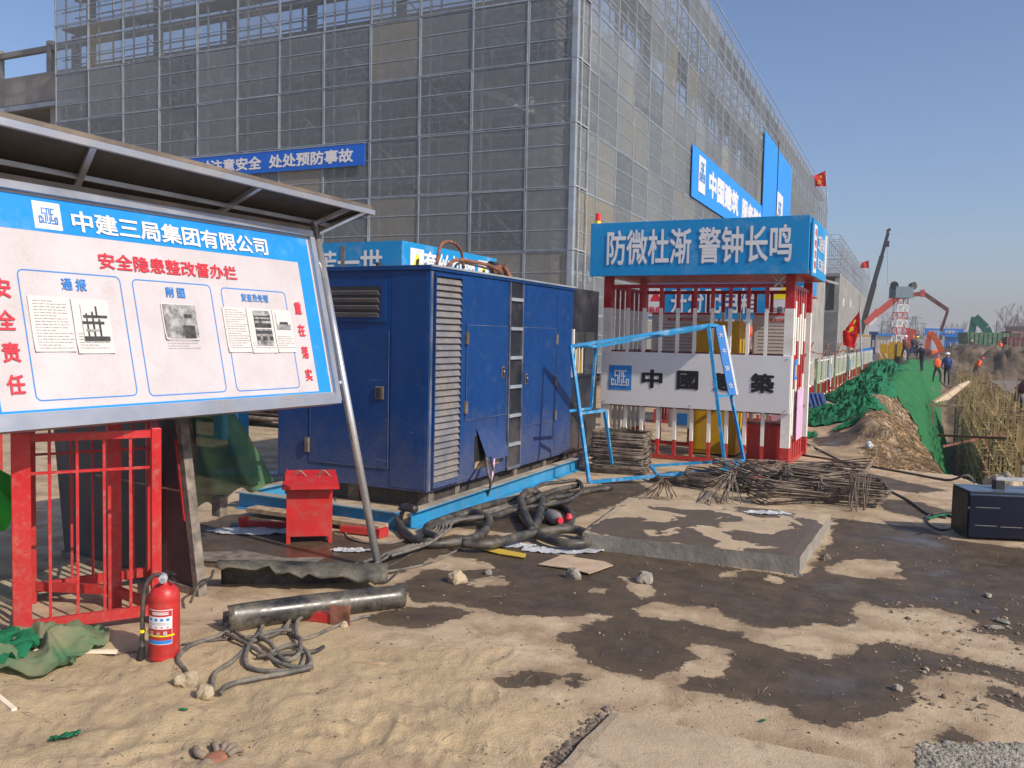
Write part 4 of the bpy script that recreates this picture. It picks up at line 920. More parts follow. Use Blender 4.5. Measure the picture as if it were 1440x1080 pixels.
# exhaust hoses on the roof
def hose(pts, r, matn, n=10, k=7):
    b = MB(); b.smooth = True; b.tube(smooth_path(pts, k), r, n); return b
zt = G1+.03
h1 = [atX(614, 372, -4.3), atX(620, 345, -4.3), atX(634, 340, -4.35), atX(648, 352, -4.4), atX(652, 377, -4.4)]
tag(hose(h1, .016, 'rust').build('flexible_hose', 'rust_red'), 'brown arched hose rising from the generator roof near its corner', 'hose')
h2 = [atX(626, 378, -4.2), atX(640, 366, -4.3), atX(664, 368, -4.3), atX(690, 374, -4.2), atX(706, 384, -4.2)]
tag(hose(h2, .018, 'rust').build('flexible_hose', 'rust_red'), 'brown hose lying along the generator roof edge towards the rusty pipe end', 'hose')
h3 = [atX(637, 380, -4.35), atX(646, 370, -4.5), atX(668, 373, -4.5), atX(700, 382, -4.4)]
tag(hose(h3, .012, 'rubber').build('rubber_hose', 'rubber'), 'thin dark hose beside the brown hose on the generator roof', 'hose')
b = MB(); p = atX(710, 382, -4.25); b.bar(p+Vector((0, -.05, .06)), p+Vector((0, .12, -.06)), .05); b.bar(p+Vector((-.05, -.2, -.02)), p+Vector((0, -.12, .02)), .09)
tag(b.build('pipe_clamp', 'rust_red'), 'rusty pipe elbow at the end of the generator roof hoses', 'pipe fitting')
b = MB(); p = atX(693, 374, -4.45); b.tube([p+Vector((0, -.06, 0)), p+Vector((0, .06, 0))], .05, 14); tag(b.build('exhaust_outlet', 'black'), 'black round exhaust outlet on the generator roof', 'exhaust')

# ------------------------------------------------------------------ light blue I beams round the generator
def ibeam(name, p, q, label, h=.15, w=.11):
    t_ = thing(name, label, 'steel beam', tuple(p), math.atan2(q[1]-p[1], q[0]-p[0])); L = math.hypot(q[0]-p[0], q[1]-p[1])
    b = MB(); b.box((0, -.006, .011), (L, .006, h-.011)); b.build('web', 'cyan_paint', t_)
    b = MB(); b.box((0, -w/2, 0), (L, w/2, .0108)); b.build('bottom_flange', 'cyan_paint', t_)
    b = MB(); b.box((0, -w/2, h-.0108), (L, w/2, h-.002)); f_ = b.build('top_flange', 'cyan_paint', t_)
    b = MB(); b.box((0.0, -w/2+.002, h-.0018), (L, w/2-.002, h+.001)); b.build('dust_layer', 'beam_dust', f_)
    return t_
ibeam('steel_beam', (-3.83, 5.93, 0), (-3.88, 9.75, 0), 'bright blue steel beam on the ground along the sunlit side of the generator')
ibeam('steel_beam', (-5.62, 5.86, 0), (-3.90, 5.86, 0), 'shaded blue steel beam across the front of the generator')
ibeam('steel_beam', (-5.60, 5.93, 0), (-5.60, 6.5, 0), 'short blue beam running back from the left end of the front beam')
b = MB(); b.box((-5.3, 5.60, .04), (-3.92, 5.74, .075)); b.xf(Matrix.Translation((0, 0, 0)))
tag(b.build('timber_plank', 'timber'), 'tan timber plank lying in front of the shaded blue beam', 'plank')
# red sand box and its red cradle
rb_ = thing('fire_sand_box', 'bright red steel box with sloping hood standing before the generator', 'box', (-4.30, 5.23, 0), D2R(38))
bw, bd, bh = .34, .25, .50
b = MB(); b.box((-bw/2, -bd/2, .05), (bw/2, bd/2, bh-.03))
for x in (-bw/2, bw/2-.03):
    for y in (-bd/2, bd/2-.03): b.box((x, y, -.01), (x+.03, y+.03, .05))
b.build('body', 'box_red', rb_, bevel=.003)
b = MB(); vs = [(-bw/2-.02, bd/2, bh+.02), (bw/2+.02, bd/2, bh+.02), (bw/2+.05, -bd/2-.09, bh-.05), (-bw/2-.03, -bd/2-.09, bh-.05)]
b.add(vs+[(v[0], v[1], v[2]-.006) for v in vs], [(0, 3, 2, 1), (4, 5, 6, 7), (0, 1, 5, 4), (1, 2, 6, 5), (2, 3, 7, 6), (3, 0, 4, 7)]); b.build('hood', 'box_red', rb_)
b = MB(); b.bar((-bw/2-.03, -bd/2-.09, bh-.062), (bw/2+.05, -bd/2-.09, bh-.062), .006, .025); b.build('hood_lip', 'box_red', rb_)
for x in (-.12, .06): b = MB(); b.tube(smooth_path([(x, .0, bh-.01), (x+.04, .0, bh+.035), (x+.09, .0, bh-.01)], 5), .006, 8); b.build('handle', 'alu_brown', rb_)
b = MB(); b.box((-bw/2-.012, -.12, bh-.12), (-bw/2-.001, .12, bh+.03)); b.build('side_ear', 'red_paint', rb_)
b = MB()
b.bar(Vector((-5.00, 5.27, .04)), Vector((-4.55, 5.43, .04)), .05, .04); b.bar(Vector((-5.0, 5.22, .05)), Vector((-5.02, 5.32, .05)), .03, .08); tag(b.build('steel_rail', 'red_paint'), 'low red steel rail on the ground left of the red box', 'steel rail')
b = MB(); b.bar(Vector((-4.22, 5.52, .04)), Vector((-3.86, 5.56, .04)), .05, .05); b.bar(Vector((-3.86, 5.51, .04)), Vector((-3.85, 5.62, .04)), .03, .07); tag(b.build('steel_rail', 'red_paint'), 'low red steel rail on the ground between the red box and the blue beam', 'steel rail')

# ------------------------------------------------------------------ bar kiosks with sign roofs
def two_tone_bar(p0, p1, w, h, up, zr0, zr1, parent, nm='bar', alt=None):
    """bar red at both ends, white between"""
    b = MB(); p0 = Vector(p0); p1 = Vector(p1); d = p1-p0
    cuts = [0, (zr0-p0.z)/d.z, (zr1-p0.z)/d.z, 1]; ks = (0, 1, 0)
    if alt is not None: c0 = (.36, .42, .50)[alt % 3]; cuts = [0, .12+.03*(alt % 2), c0, c0+.20, (.86, .93, .84)[alt % 3], 1]; ks = (0, 1, 0, 1, 0)
    for i, k in enumerate(ks):
        if cuts[i+1] > cuts[i]: b.bar(p0+d*cuts[i], p0+d*cuts[i+1], w, h, up, k)
    return b.build(nm, ['red_paint', 'white_paint'], parent)
def kiosk(loc, label, nf=9, W=2.5, D=1.55, rz=0., roof_ov=.45, lean=True):
    k = thing('site_kiosk', label, 'kiosk', loc, rz); H0 = 2.35
    for i, (x, y) in enumerate(((-W, 0), (0, 0), (0, D), (-W, D))):
        two_tone_bar((x-.055 if x == 0 else x+.055, y, -.03), (x-.055 if x == 0 else x+.055, y, 2.43), .11, .11, (0, 1, 0), .27, 2.01, k, 'post')
    for (a, c_) in (((-W+.11, 0), (-.11, 0)), ((-W+.11, D), (-.11, D)), ((-.055, .055), (-.055, D-.055)), ((-W+.055, .055), (-W+.055, D-.055))):
        for z in (.035, 2.30):
            b = MB(); b.bar((*a, z), (*c_, z), .04, .05); b.build('rail', 'red_paint', k)
        for z in (.70, 1.42): b = MB(); b.bar((*a, z), (*c_, z), .03, .04); b.build('rail', 'maroon', k)
    for i in range(nf):
        x = -W+.11+(W-.22)*(i+1)/(nf+1)
        two_tone_bar((x, -.0, .06), (x, -.0, 2.275), .042, .042, (0, 1, 0), .27, 2.01, k)
        two_tone_bar((x+.02, D, .06), (x+.02, D, 2.275), .042, .042, (0, 1, 0), .27, 2.01, k)
    for i in range(7):
        y = .16+(D-.3)*i/6
        two_tone_bar((-W+.055, y, .06), (-W+.055, y, 2.275), .042, .042, (0, 1, 0), .27, 2.01, k)
        if i not in (6,): two_tone_bar((-.055, y, .06), (-.055, y, 2.275), .045, .11, (0, 1, 0), .27, 2.01, k, alt=i)
    b = MB(); b.box((-W-.03, -roof_ov+.02, 2.435), (.20, D, 2.455)); b.build('roof_underside', 'red_paint', k)
    b = MB(); b.box((-W-.02, -roof_ov+.06, 2.456), (.17, D-.02, 3.05)); b.build('roof_box', 'sign_blue', k)
    return k
k1 = kiosk((-1.64, 11.2, 0), 'red and white bar kiosk with big blue slogan roof behind the steel heap')
b = MB(); b.box((-2.56, -.45, 2.41), (.20, -.40, 3.10)); b.build('front_sign', 'sign_blue', k1, bevel=.004)
text('防微杜渐 警钟长鸣', (-2.80, 10.745, 2.775), (1, 0, 0), Z, 2.33, .45, 'text_white', k1, .020)
b = MB(); b.box((.201, -.33, 2.40), (.225, 1.08, 3.08)); b.xf(Matrix.Rotation(0, 4, 'Z')); b.build('side_sign', 'sign_blue', k1, bevel=.003)
b = MB(); b.box((.2255, -.24, 2.44), (.229, .0, 3.02)); b.build('side_plate', 'white_print', k1)
sx_ = -1.64+.2255
for i, ch in enumerate('有电危险'): text(ch, (sx_+.004, 11.2-.12, 2.93-.13*i), (0, 1, 0), Z, .13, .10, 'text_red', k1, .02)
text('二级配电箱', (sx_, 11.2+.42, 2.84), (0, 1, 0), Z, .66, .20, 'text_white', k1, .02); text('非工勿动', (sx_, 11.2+.42, 2.58), (0, 1, 0), Z, .6, .16, 'text_white', k1, .02)
b = MB(); b.box((.2255, .84, 2.5), (.229, 1.04, 3.0)); b.build('side_plate', 'paper', k1)
b = MB(); b.cyl((-2.52, -.30, 3.10), .036, .05, 16); b.build('beacon_base', 'yellow_sign', k1); b = MB(); b.cyl((-2.52, -.30, 3.1502), .034, .10, 16); b.build('beacon_lamp', 'red_light', k1)
# white name plate across the bars
pl = MB(); pl.box((-2.50, -.075, .70), (-.01, -.055, 1.42)); pl.build('name_plate', 'white_print', k1, bevel=.003)
b = MB(); b.box((-2.385, -.080, .905), (-2.065, -.0755, 1.235)); b.build('emblem_plate', 'text_blue', k1)
logo((-1.64-2.225, 11.2-.081, 1.065), (1, 0, 0), Z, .24, 'text_white', k1)
for i, ch in enumerate('中國建築'): text(ch, (-1.64-1.78+.478*i, 11.2-.0755, 1.07), (1, 0, 0), Z, .29, .25, 'text_black', k1, .042)
b = MB()
for x in (-2.45, -1.25, -.06):
    for z in (.74, 1.38): b.cyl((x, -.082, z), .008, .008, 8, 1)
b.build('bolt', 'galv', k1)
b = MB(); b.box((.006, .10, 1.12), (.012, .34, 1.38)); b.build('blue_notice', 'text_blue', k1); b = MB(); b.box((.0125, .14, 1.16), (.014, .26, 1.30)); b.build('notice_print', 'yellow_paint', k1)
b = MB(); b.box((.004, .46, .32), (.010, 1.0, .98)); b.build('lilac_notice', 'pink', k1)
# things inside
cb = thing('electric_cabinet', 'yellow electric cabinet standing inside the bar kiosk behind the white plate', 'cabinet', (-3.08, 11.92, 0))
b = MB(); b.box((0, 0, .03), (.62, .45, 1.86)); b.build('body', 'yellow_paint', cb, bevel=.004); b = MB(); b.box((.03, -.012, .08), (.59, -.001, 1.80)); b.build('door', 'yellow_paint', cb, bevel=.003)
b = MB(); b.box((.53, -.03, .9), (.56, -.0125, 1.05)); b.build('handle', 'black', cb); b = MB(); b.box((.01, .01, -.02), (.61, .44, .029)); b.build('plinth', 'black', cb)
eb = thing('extinguisher_case', 'dark red steel case on the floor just inside the kiosk bars', 'case', (-2.22, 11.45, 0))
b = MB(); b.box((0, 0, -.02), (.46, .25, .52)); b.build('body', 'red_paint', eb, bevel=.004); b = MB(); b.box((-.01, -.01, .521), (.47, .26, .55)); b.build('lid', 'maroon', eb)
for x0, w, lab in ((-3.92, .95, 'white printed rule board hung at the back of the kiosk left of the yellow cabinet'), (-2.40, .62, 'white printed rule board hung at the back of the kiosk right of the yellow cabinet')):
    c = thing('rule_board', lab, 'board', (x0, 12.66, 0)); b = MB(); b.box((0, 0, 1.15), (w, .012, 2.0)); b.build('sheet', 'white_print', c)
    b = MB(); b.box((.0, -.004, 1.97), (w, -.0005, 2.0)); b.build('red_strip', 'text_red', c)
    text('安全操作规程', (x0+w/2, 12.656, 1.90), (1, 0, 0), Z, w*.5, .05, 'text_red', c, .02)
    for i in range(12): b = MB(); b.box((.06, -.003, 1.82-.05*i), (w-.06-random.random()*.25, -.0005, 1.828-.05*i)); b.build('print_line', 'photo_grey', c)
for x0, col_, lab in ((-3.62, 'board_white', 'pale poster low on the kiosk back bars'), (-2.12, 'pink', 'lilac poster low on the kiosk back bars')):
    c = thing('poster', lab, 'poster', (x0, 12.66, 0)); b = MB(); b.box((0, 0, .28), (.42, .01, .95)); b.build('sheet', col_, c)
    b = MB(); b.cyl((.21, -.004, .68), .11, .003, 24, 1); b.cyl((.21, -.006, .72), .13, .0015, 24, 1, ) ; b.build('printed_disc', 'photo_grey', c); b = MB(); b.box((.13, -.004, .33), (.29, -.001, .5)); b.build('printed_block', 'text_blue', c)
b = MB(); p = Vector((-1.83, 11.10, 2.33)); b.tube([p+Vector((-.07, 0, .08)), p+Vector((.05, 0, -.05))], .016, 10); b.tube([p+Vector((.07, 0, .08)), p+Vector((-.05, -.02, -.05))], .016, 10); b.k = 0
tag(b.build('cord_bundle', 'plastic_white'), 'knotted pale cords tied to the top rail of the kiosk', 'cord')
# kiosk behind with power box sign
k2 = kiosk((-2.35, 16.0, 0), 'second red and white bar kiosk seen through the bars of the first', roof_ov=.3)
b = MB(); b.box((-2.62, -.34, 1.98), (.24, -.30, 2.62)); b.build('front_sign', 'sign_blue', k2)
text('开分配电箱', (-3.72, 15.655, 2.31), (1, 0, 0), Z, 1.55, .46, 'text_white', k2, .022)
b = MB(); b.box((-2.60, -.346, 2.02), (-2.28, -.341, 2.56)); b.build('warning_plate', 'white_print', k2); b = MB(); b.box((-.42, -.346, 2.02), (.18, -.341, 2.56)); b.build('warning_plate', 'white_print', k2)
b = MB(); b.add([(-.36, -.348, 2.34), (.1, -.348, 2.34), (-.13, -.348, 2.56)], [(0, 1, 2)]); b.build('warning_triangle', 'yellow_sign', k2)
text('注意安全', (-2.35-.13, 15.65, 2.14), (1, 0, 0), Z, .5, .15, 'text_black', k2, .01)
text('有电', (-2.35-2.44, 15.65, 2.14), (1, 0, 0), Z, .26, .13, 'text_red', k2, .03)
b = MB(); b.add([(-2.55, -.348, 2.30), (-2.33, -.348, 2.30), (-2.44, -.348, 2.52)], [(0, 1, 2)]); b.build('warning_triangle', 'text_red', k2)
c = thing('orange_cover', 'bright orange sheet bundle on a red rack behind the first kiosk', 'cover', (-3.15, 14.3, 0))
b = MB(); b.box((-.35, 0, 1.72), (.35, .3, 1.84)); b.build('sheet', 'exc_orange', c); b = MB(); b.box((-.35, .0, 1.66), (.35, .3, 1.719)); b.box((-.35, .1, 0), (-.3, .15, 1.66)); b.box((.3, .1, 0), (.35, .15, 1.66)); b.build('rack', 'red_paint', c)
# cyan shed sign behind the generator
sh = thing('machine_shed', 'bright blue open shed with sign band showing over the generator', 'shed', (-8.0, 11.93, 0))
SW = 5.6; SD = 3.35
for x in (0, -SW/2, -SW):
    for y in (0, SD): b = MB(); b.box((x-.1, y, -.02), (x+.0, y+.1, 2.5)); b.build('post', 'cyan_paint', sh)
b = MB(); b.box((-SW, 0, 2.5), (0, .05, 3.12)); b.build('front_sign', 'sign_blue', sh); b = MB(); b.box((.0005, .0, 2.48), (.045, SD, 3.12)); b.build('side_sign', 'sign_blue', sh)
b = MB(); b.box((-SW, .06, 2.9), (-.01, SD, 2.94)); b.build('roof', 'galv', sh)
text('疏忽一时  痛苦一世', (-8.0-2.33, 11.925, 2.78), (1, 0, 0), Z, 4.0, .42, 'text_white', sh, .024)
text('套丝机棚', (-8.0+.05, 11.93+1.55, 2.80), (0, 1, 0), Z, 1.8, .44, 'text_white', sh, .024)
for y in (.25, 2.6): 
    b = MB(); b.box((.046, y, 2.53), (.05, y+.42, 3.03)); b.build('warning_plate', 'white_print', sh)
    b = MB(); b.add([(.052, y+.04, 2.66), (.052, y+.38, 2.66), (.052, y+.21, 2.98)], [(0, 1, 2)]); b.build('warning_triangle', 'yellow_sign', sh)
    b = MB(); b.add([(.053, y+.15, 2.72), (.053, y+.25, 2.72), (.053, y+.27, 2.88), (.053, y+.17, 2.84)], [(0, 1, 2, 3)]); b.build('pictogram', 'text_black', sh)
b = MB(); b.box((-1.18, -.012, 2.62), (-1.10, -.002, 3.08)); b.build('torn_patch', 'timber_grey', sh)
# posts and pipe racks seen under the notice board
for px, py, w, lab in ((328, 640, .18, 'dark blue square post standing behind the green netting'), (306, 618, .16, 'light blue post further back under the notice board')):
    p = G(px, py); b = MB(); b.box((p.x-w/2, p.y, -.02), (p.x+w/2, p.y+w, 1.4)); tag(b.build('square_post', 'cyan_paint'), lab, 'post')
pr = thing('pipe_stack', 'stack of long grey steel pipes in the shade behind the netting', 'pipe stack', (-10.5, 11.0, 0)); pm_ = None
for row in range(7):
    for k in range(6):
        y = k*.085+(row % 2)*.04; z = .14+row*.085
        if pm_ is None: b = MB(); b.smooth = True; b.tube([(-4.5, 0, 0), (4.2, 0, 0)], .036, 8); pm_ = b.build('steel_pipe', 'rust', pr, loc=(0, y, z)); continue
        dup(pm_, pr, (random.uniform(-.3, .3), y, z), (0, random.uniform(-.004, .004), random.uniform(-.006, .006)))
for x in (-3, 0, 3): b = MB(); b.box((x-.06, -.1, 0), (x+.06, .7, .10)); b.build('bearer', 'timber_grey', pr)
# ------------------------------------------------------------------ leaning blue frame
fr = thing('steel_display_frame', 'empty light blue box frame leaning crookedly before the kiosk', 'frame', (-3.39, 8.82, 0))
A = Vector((-3.72, 9.0, 1.5)); BL = Vector((-3.39, 8.82, .015)); BR_ = atY(1020, 660, 9.75); B_ = atY(996, 457, 9.9); DD = Vector((.24, .30, 0))
A2 = atY(838, 487, A.y+.30); B2 = atY(1009, 458, B_.y+.22); BR2 = atY(1046, 647, 10.0); 
def fb(p, q, w=.035, nm='frame_bar', m_='frame_blue'): b = MB(); b.bar(p, q, w, w); return b.build(nm, m_, fr, world=True)
fb(A, B_); fb(BL, A); fb(BL, BR_); fb(BR_, B_); fb(A, A2); fb(A2, B2); fb(B_, B2); fb(B2, BR2, .03); fb(BR_, BR2)
L2 = atY(831, 574, A2.y-.02); fb(A2, L2, .03); L1 = BL.lerp(A, .54); fb(atX(800, 578, L1.x-.05), L2, .025)
L3 = BL.lerp(A, .50); L4 = atY(850, 577, L3.y+.28); fb(L3, L4, .03); fb(L4, Vector((L4.x, L4.y+.25, .02))+Vector((.02, 0, .12)), .03)
m0 = A.lerp(B_, .52); fb(m0, A2.lerp(B2, .60), .03); m1 = BL.lerp(BR_, .5); mq = atY(915, 655, m1.y+.3); fb(m1, mq, .03); fb(mq, BR2, .028)
R1 = BR_.lerp(B_, .50); fb(R1, B2.lerp(BR2, .52), .025)
q0, q1 = B2+Vector((.0, -.02, -.0)), B2.lerp(BR2, .52)+Vector((0, -.02, 0)); vv = (q0-q1).normalized(); rr = Vector((.80, -.6, 0)).normalized()*-1
rr = Vector((R0.x, R0.y, 0)); b = MB(); cpt = (q0+q1)/2+rr*.03; dl = (q0-q1)
nn_ = rr.cross(vv).normalized(); vs = [cpt+rr*(.055*a)+dl*(.5*e)+nn_*(z*.02) for z in (-1, 1) for a, e in ((-1, -1), (1, -1), (1, 1), (-1, 1))]
b.add(vs, [(0, 3, 2, 1), (4, 5, 6, 7), (0, 1, 5, 4), (1, 2, 6, 5), (2, 3, 7, 6), (3, 0, 4, 7)]); b.build('printed_strip', 'text_blue', fr, world=True)
for i, ch in enumerate('大干安全'): text(ch, cpt-rr*.012+vv*(dl.length*(.36-.24*i))+nn_*.02, rr, vv, .05, .06, 'text_white', fr, .02)
b = MB(); vs = [cpt+rr*(a)+dl*(.5*e)+nn_*.0215 for a, e in ((.03, -1), (.054, -1), (.054, 1), (.03, 1))]; b.add(vs, [(0, 1, 2, 3)]); b.build('strip_edge', 'white_print', fr, world=True)

# ------------------------------------------------------------------ steel stirrups
def ring(w, h, r=.0045, tail=.03):
    b = MB(); b.smooth = True; c_ = .02
    pts = [(-w/2+c_, -h/2, 0), (w/2-c_, -h/2, 0), (w/2, -h/2+c_, 0), (w/2, h/2-c_, 0), (w/2-c_, h/2, .002), (-w/2+c_, h/2, .003), (-w/2, h/2-c_, .004), (-w/2, -h/2+c_, .006)]
    b.tube(pts, r, 5, closed=True); b.tube([(-w/2, -h/2+c_, .006), (-w/2+tail, -h/2+tail, .010)], r, 4); return b
st = thing('stirrup_stack', 'neat stack of flat rusty steel stirrups beside the generator end', 'steel stirrups', (-3.38, 9.85, 0), D2R(8)); s0 = None
for i in range(46):
    z = .012+i*.0105; lp = (random.uniform(-.02, .02), random.uniform(-.03, .03), z); ro = (random.uniform(-.02, .02), random.uniform(-.02, .02), random.uniform(-.05, .05))
    if s0 is None: s0 = ring(.62, .50, .0065).build('stirrup', 'rust', st, loc=lp)
    else: dup(s0, st, lp, ro)
lean = thing('leaning_bar_bundle', 'bundle of rusty bars sloping up over the stirrup stack', 'steel bars', (-3.9, 9.9, 0)); 
for i in range(12):
    a = G(790, 660, .02)+Vector((random.uniform(-.06, .06), random.uniform(-.1, .1), random.random()*.05)); c_ = atY(883, 606, 10.5)+Vector((random.uniform(-.05, .05), random.uniform(-.1, .1), random.uniform(-.03, .03)))
    b = MB(); b.tube([a, c_], .009, 6); b.build('steel_bar', 'rust', lean, world=True)
for i in range(9):
    a = atY(878, 604, 10.45)+Vector((random.uniform(-.05, .05), 0, random.uniform(-.03, .03))); c_ = atY(918, 628, 10.1)+Vector((random.uniform(-.05, .05), 0, random.uniform(-.05, .03)))
    b = MB(); b.tube([a, c_], .008, 6); b.build('steel_bar', 'rust', lean, world=True)
hp = thing('stirrup_heap', 'tangled heap of rusty rectangular stirrups in front of the kiosk', 'steel stirrups', (-1.6, 9.6, 0)); srcs = []
def bundle(n, c, dims, rz, tilt, zb, zs, jit=.012):
    """a wad of near parallel stirrups, fanned slightly"""
    src = None
    for i in range(n):
        f_ = i/max(1, n-1); lp = (c[0]+1.6+random.gauss(0, jit)+.10*(f_-.5), c[1]-9.6+random.gauss(0, jit)-.05*(f_-.5), zb+zs*f_)
        ro = (tilt[0]+random.gauss(0, .03), tilt[1]*(f_-.2)+random.gauss(0, .02), rz+random.gauss(0, .05)+.10*(f_-.5))
        if src is None: src = ring(*dims).build('stirrup', 'rust', hp, loc=lp); src.rotation_euler = ro
        else: dup(src, hp, lp, ro)
bundle(20, G(1165, 697), (.95, .40, .0065), D2R(12), (.05, .10), .02, .20); bundle(16, G(1105, 690), (1.05, .42, .0065), D2R(30), (.10, -.16), .04, .16)
bundle(16, G(1060, 688), (.95, .40, .0065), D2R(-28), (-.12, .22), .03, .16); bundle(14, G(1120, 706), (.85, .32, .006), D2R(42), (.05, .22), .02, .14)
bundle(16, G(1195, 708), (.62, .36, .0065), D2R(5), (.02, .05), .02, .18); bundle(12, G(1010, 684), (.75, .32, .006), D2R(8), (.08, .14), .02, .12)
bundle(12, G(965, 682), (.70, .30, .006), D2R(-14), (.05, -.12), .02, .10); bundle(12, G(1085, 680), (.9, .4, .0065), D2R(75), (.2, .12), .10, .12); bundle(9, G(1150, 684), (1.0, .4, .0065), D2R(-12), (.12, -.2), .14, .10)
b = MB()
for fan, n in ((((935, 678), (915, 700)), 16), (((1030, 668), (1010, 705)), 20)):
    for i in range(n):
        a = G(*fan[0], .20)+Vector((random.uniform(-.05, .05), random.uniform(-.05, .05), random.uniform(-.02, .05))); e = G(fan[1][0]+random.uniform(-30, 45), fan[1][1]+random.uniform(-4, 4), .02)
        b.tube([a, e], .0055, 5)
tag(b.build('fanned_bars', 'rust', hp, world=True), kind='stuff')
for i in range(6):
    x = G(1205+2*i, 700+4*i); 
b = MB()
for i in range(16):
    p = G(1200+random.uniform(-8, 18), 716+random.uniform(-4, 4), .0); b.tube([p, p+Vector((random.uniform(-.04, .04), .0, .34+random.uniform(-.05, .03)))], .006, 5)
b.build('upright_ends', 'rust', hp, world=True)
b = MB(); p = G(1062, 677, .1); b.box((p.x-.08, p.y, .1), (p.x+.06, p.y+.03, .15)); tag(b.build('red_scrap', 'red_paint'), 'small red steel scrap caught in the stirrup heap', 'scrap')

# ------------------------------------------------------------------ hoses and cables
def cable(pts, r, matn, label, nm='cable', cat='cable', group=None, n=10, lift=0., wob=.0, k=7):
    P_ = []
    for q in pts:
        g_ = G(q[0], q[1], 0); z = q[2] if len(q) > 2 else 0; z += r+lift; g_ = G(q[0], q[1], z); P_.append(Vector((g_.x, g_.y, z+gz(g_.x, g_.y))))
    b = MB(); b.smooth = True; sp = smooth_path(P_, k)
    if wob: sp = [p+Vector((mnoise.noise(p*6)*wob, mnoise.noise(p*6+Vector((9, 0, 0)))*wob, 0)) for p in sp]
    b.tube(sp, r, n); return tag(b.build(nm, matn), label, cat, group)
HZ = 'rubber'
cable([(583, 716, .16), (568, 714, .13), (561, 728, .06), (566, 745), (590, 763), (630, 764), (672, 754), (688, 735, .02), (680, 724, .05), (655, 722, .03), (612, 738), (602, 745), (610, 736, .03), (680, 712, .02), (730, 700)], .034, HZ, 'thick black hose looped over the near end of the bright blue beam', 'thick_hose', 'hose', lift=.0)
cable([(820, 762, .0), (826, 752), (800, 744), (740, 752), (690, 765), (650, 764)], .036, HZ, 'thick black hose whose loop lies nearest the raised slab', 'thick_hose', 'hose', lift=.03)
cable([(826, 752), (828, 762), (800, 765), (768, 757), (750, 745), (735, 715, .02), (733, 700, .05), (745, 690, .05), (762, 700), (757, 730), (748, 748)], .036, HZ, 'thick black hose curling upright beside the white bottle', 'thick_hose', 'hose', lift=.02)
cable([(812, 683), (780, 690), (740, 706), (700, 724), (640, 732), (600, 745), (615, 757)], .028, HZ, 'thick hose running along the beam from the frame corner', 'thick_hose', 'hose', lift=.045)
cable([(768, 710), (790, 712), (803, 722), (802, 737), (785, 742)], .028, HZ, 'short thick hose arc just behind the white bottle', 'thick_hose', 'hose')
cable([(860, 686), (830, 690), (800, 697), (770, 702), (765, 715), (785, 724)], .026, HZ, 'thick hose coming out from under the blue frame towards the bottle', 'thick_hose', 'hose')
cable([(740, 700), (760, 682, .03), (790, 678, .05), (812, 676, .04), (818, 690, .02), (795, 705), (750, 712), (720, 718)], .020, HZ, 'grey hose loop beside the foot of the blue frame', 'thick_hose', 'hose', lift=.05)
for i, (pts, r) in enumerate((
    ([(683, 640, .38), (686, 662, .3), (690, 680, .18), (684, 700, .02)], .014), ([(690, 643, .38), (694, 665, .25), (690, 690, .05)], .012), ([(695, 645, .37), (692, 670, .22), (686, 692, .03)], .010))):
    cable(pts, r, ('cable_grey', 'rubber', 'pink')[i], ('grey cable hanging from the generator side opening nearest the louvre', 'black cable in the middle hanging from the generator side opening', 'pinkish cable hanging from the generator side opening furthest from the louvre')[i], 'power_cable')
for i in range(6):
    o = i*4-8
    cable([(500+o, 800+o*.4), (540+o*.7, 782), (590+o, 764), (612+o*1.2, 748, .05), (628+o, 735, .04), (660+o, 725), (700, 712+o*.5), (760, 695+o*.3)][(i % 2):], .009+.002*(i % 2), 'cable_grey', ('thin dusty grey cable, %s counted from the left in the bundle by the pole foot' % ('first', 'second', 'third', 'fourth', 'fifth', 'last')[i]), 'thin_cable', group='thin cables between pole and beam', lift=.01*i, wob=.03)
cable([(470, 700, .05), (485, 748), (500, 760), (540, 765), (575, 758)], .010, 'cable_grey', 'thin cable lying past the red rail towards the hoses', 'thin_cable')
cable([(490, 812), (530, 806), (570, 800), (610, 790), (650, 770)], .008, 'cable_grey', 'single thin cable running out from the steel pole foot', 'thin_cable')
cable([(565, 800), (540, 820), (520, 812), (560, 790), (610, 760), (640, 735)], .007, 'rubber', 'thin black wire crossing the grey cables by the pole foot', 'thin_cable')
# foreground coil
cable([(318, 893), (340, 907), (372, 924), (398, 937), (425, 943), (437, 936), (430, 920), (415, 912), (400, 915), (380, 925)], .011, 'cable_grey', 'dusty cable of the foreground tangle with the widest outer loop', lift=.012)
cable([(370, 880), (362, 895), (350, 915), (345, 935), (360, 945), (395, 948), (420, 944), (430, 925)], .011, 'cable_grey', 'dusty cable in the foreground tangle passing under its left side', lift=.0)
cable([(440, 860), (420, 872), (416, 890), (422, 905), (420, 925), (400, 930), (380, 910), (365, 900), (385, 890), (410, 888)], .011, 'cable_grey', 'dusty cable looping up from the foreground tangle towards the pipe', lift=.02)
cable([(340, 880), (300, 900), (270, 912), (250, 930), (262, 945), (275, 965)], .011, 'cable_grey', 'dusty cable end reaching from the tangle to the sand lump', lift=.0)
cable([(355, 905), (330, 930), (303, 945), (298, 972)], .011, 'cable_grey', 'dusty cable end beside the sand lump, second from left', lift=.0)
cable([(440, 942), (400, 950), (350, 958), (318, 968), (310, 975)], .012, 'cable_grey', 'dusty cable along the front of the tangle', lift=.01)
cable([(455, 912), (440, 920), (400, 925), (360, 928)], .010, 'rubber', 'dark cable tip sticking out right of the tangle', lift=.01)
cable([(520, 866), (495, 872), (470, 882), (430, 900), (405, 893)], .009, 'cable_grey', 'thin cable running from the tangle to beneath the pipe end', lift=.0)
cable([(255, 910), (300, 905), (340, 898), (390, 893)], .007, 'rubber', 'thin dark cable lying behind the extinguisher foot', lift=.0)
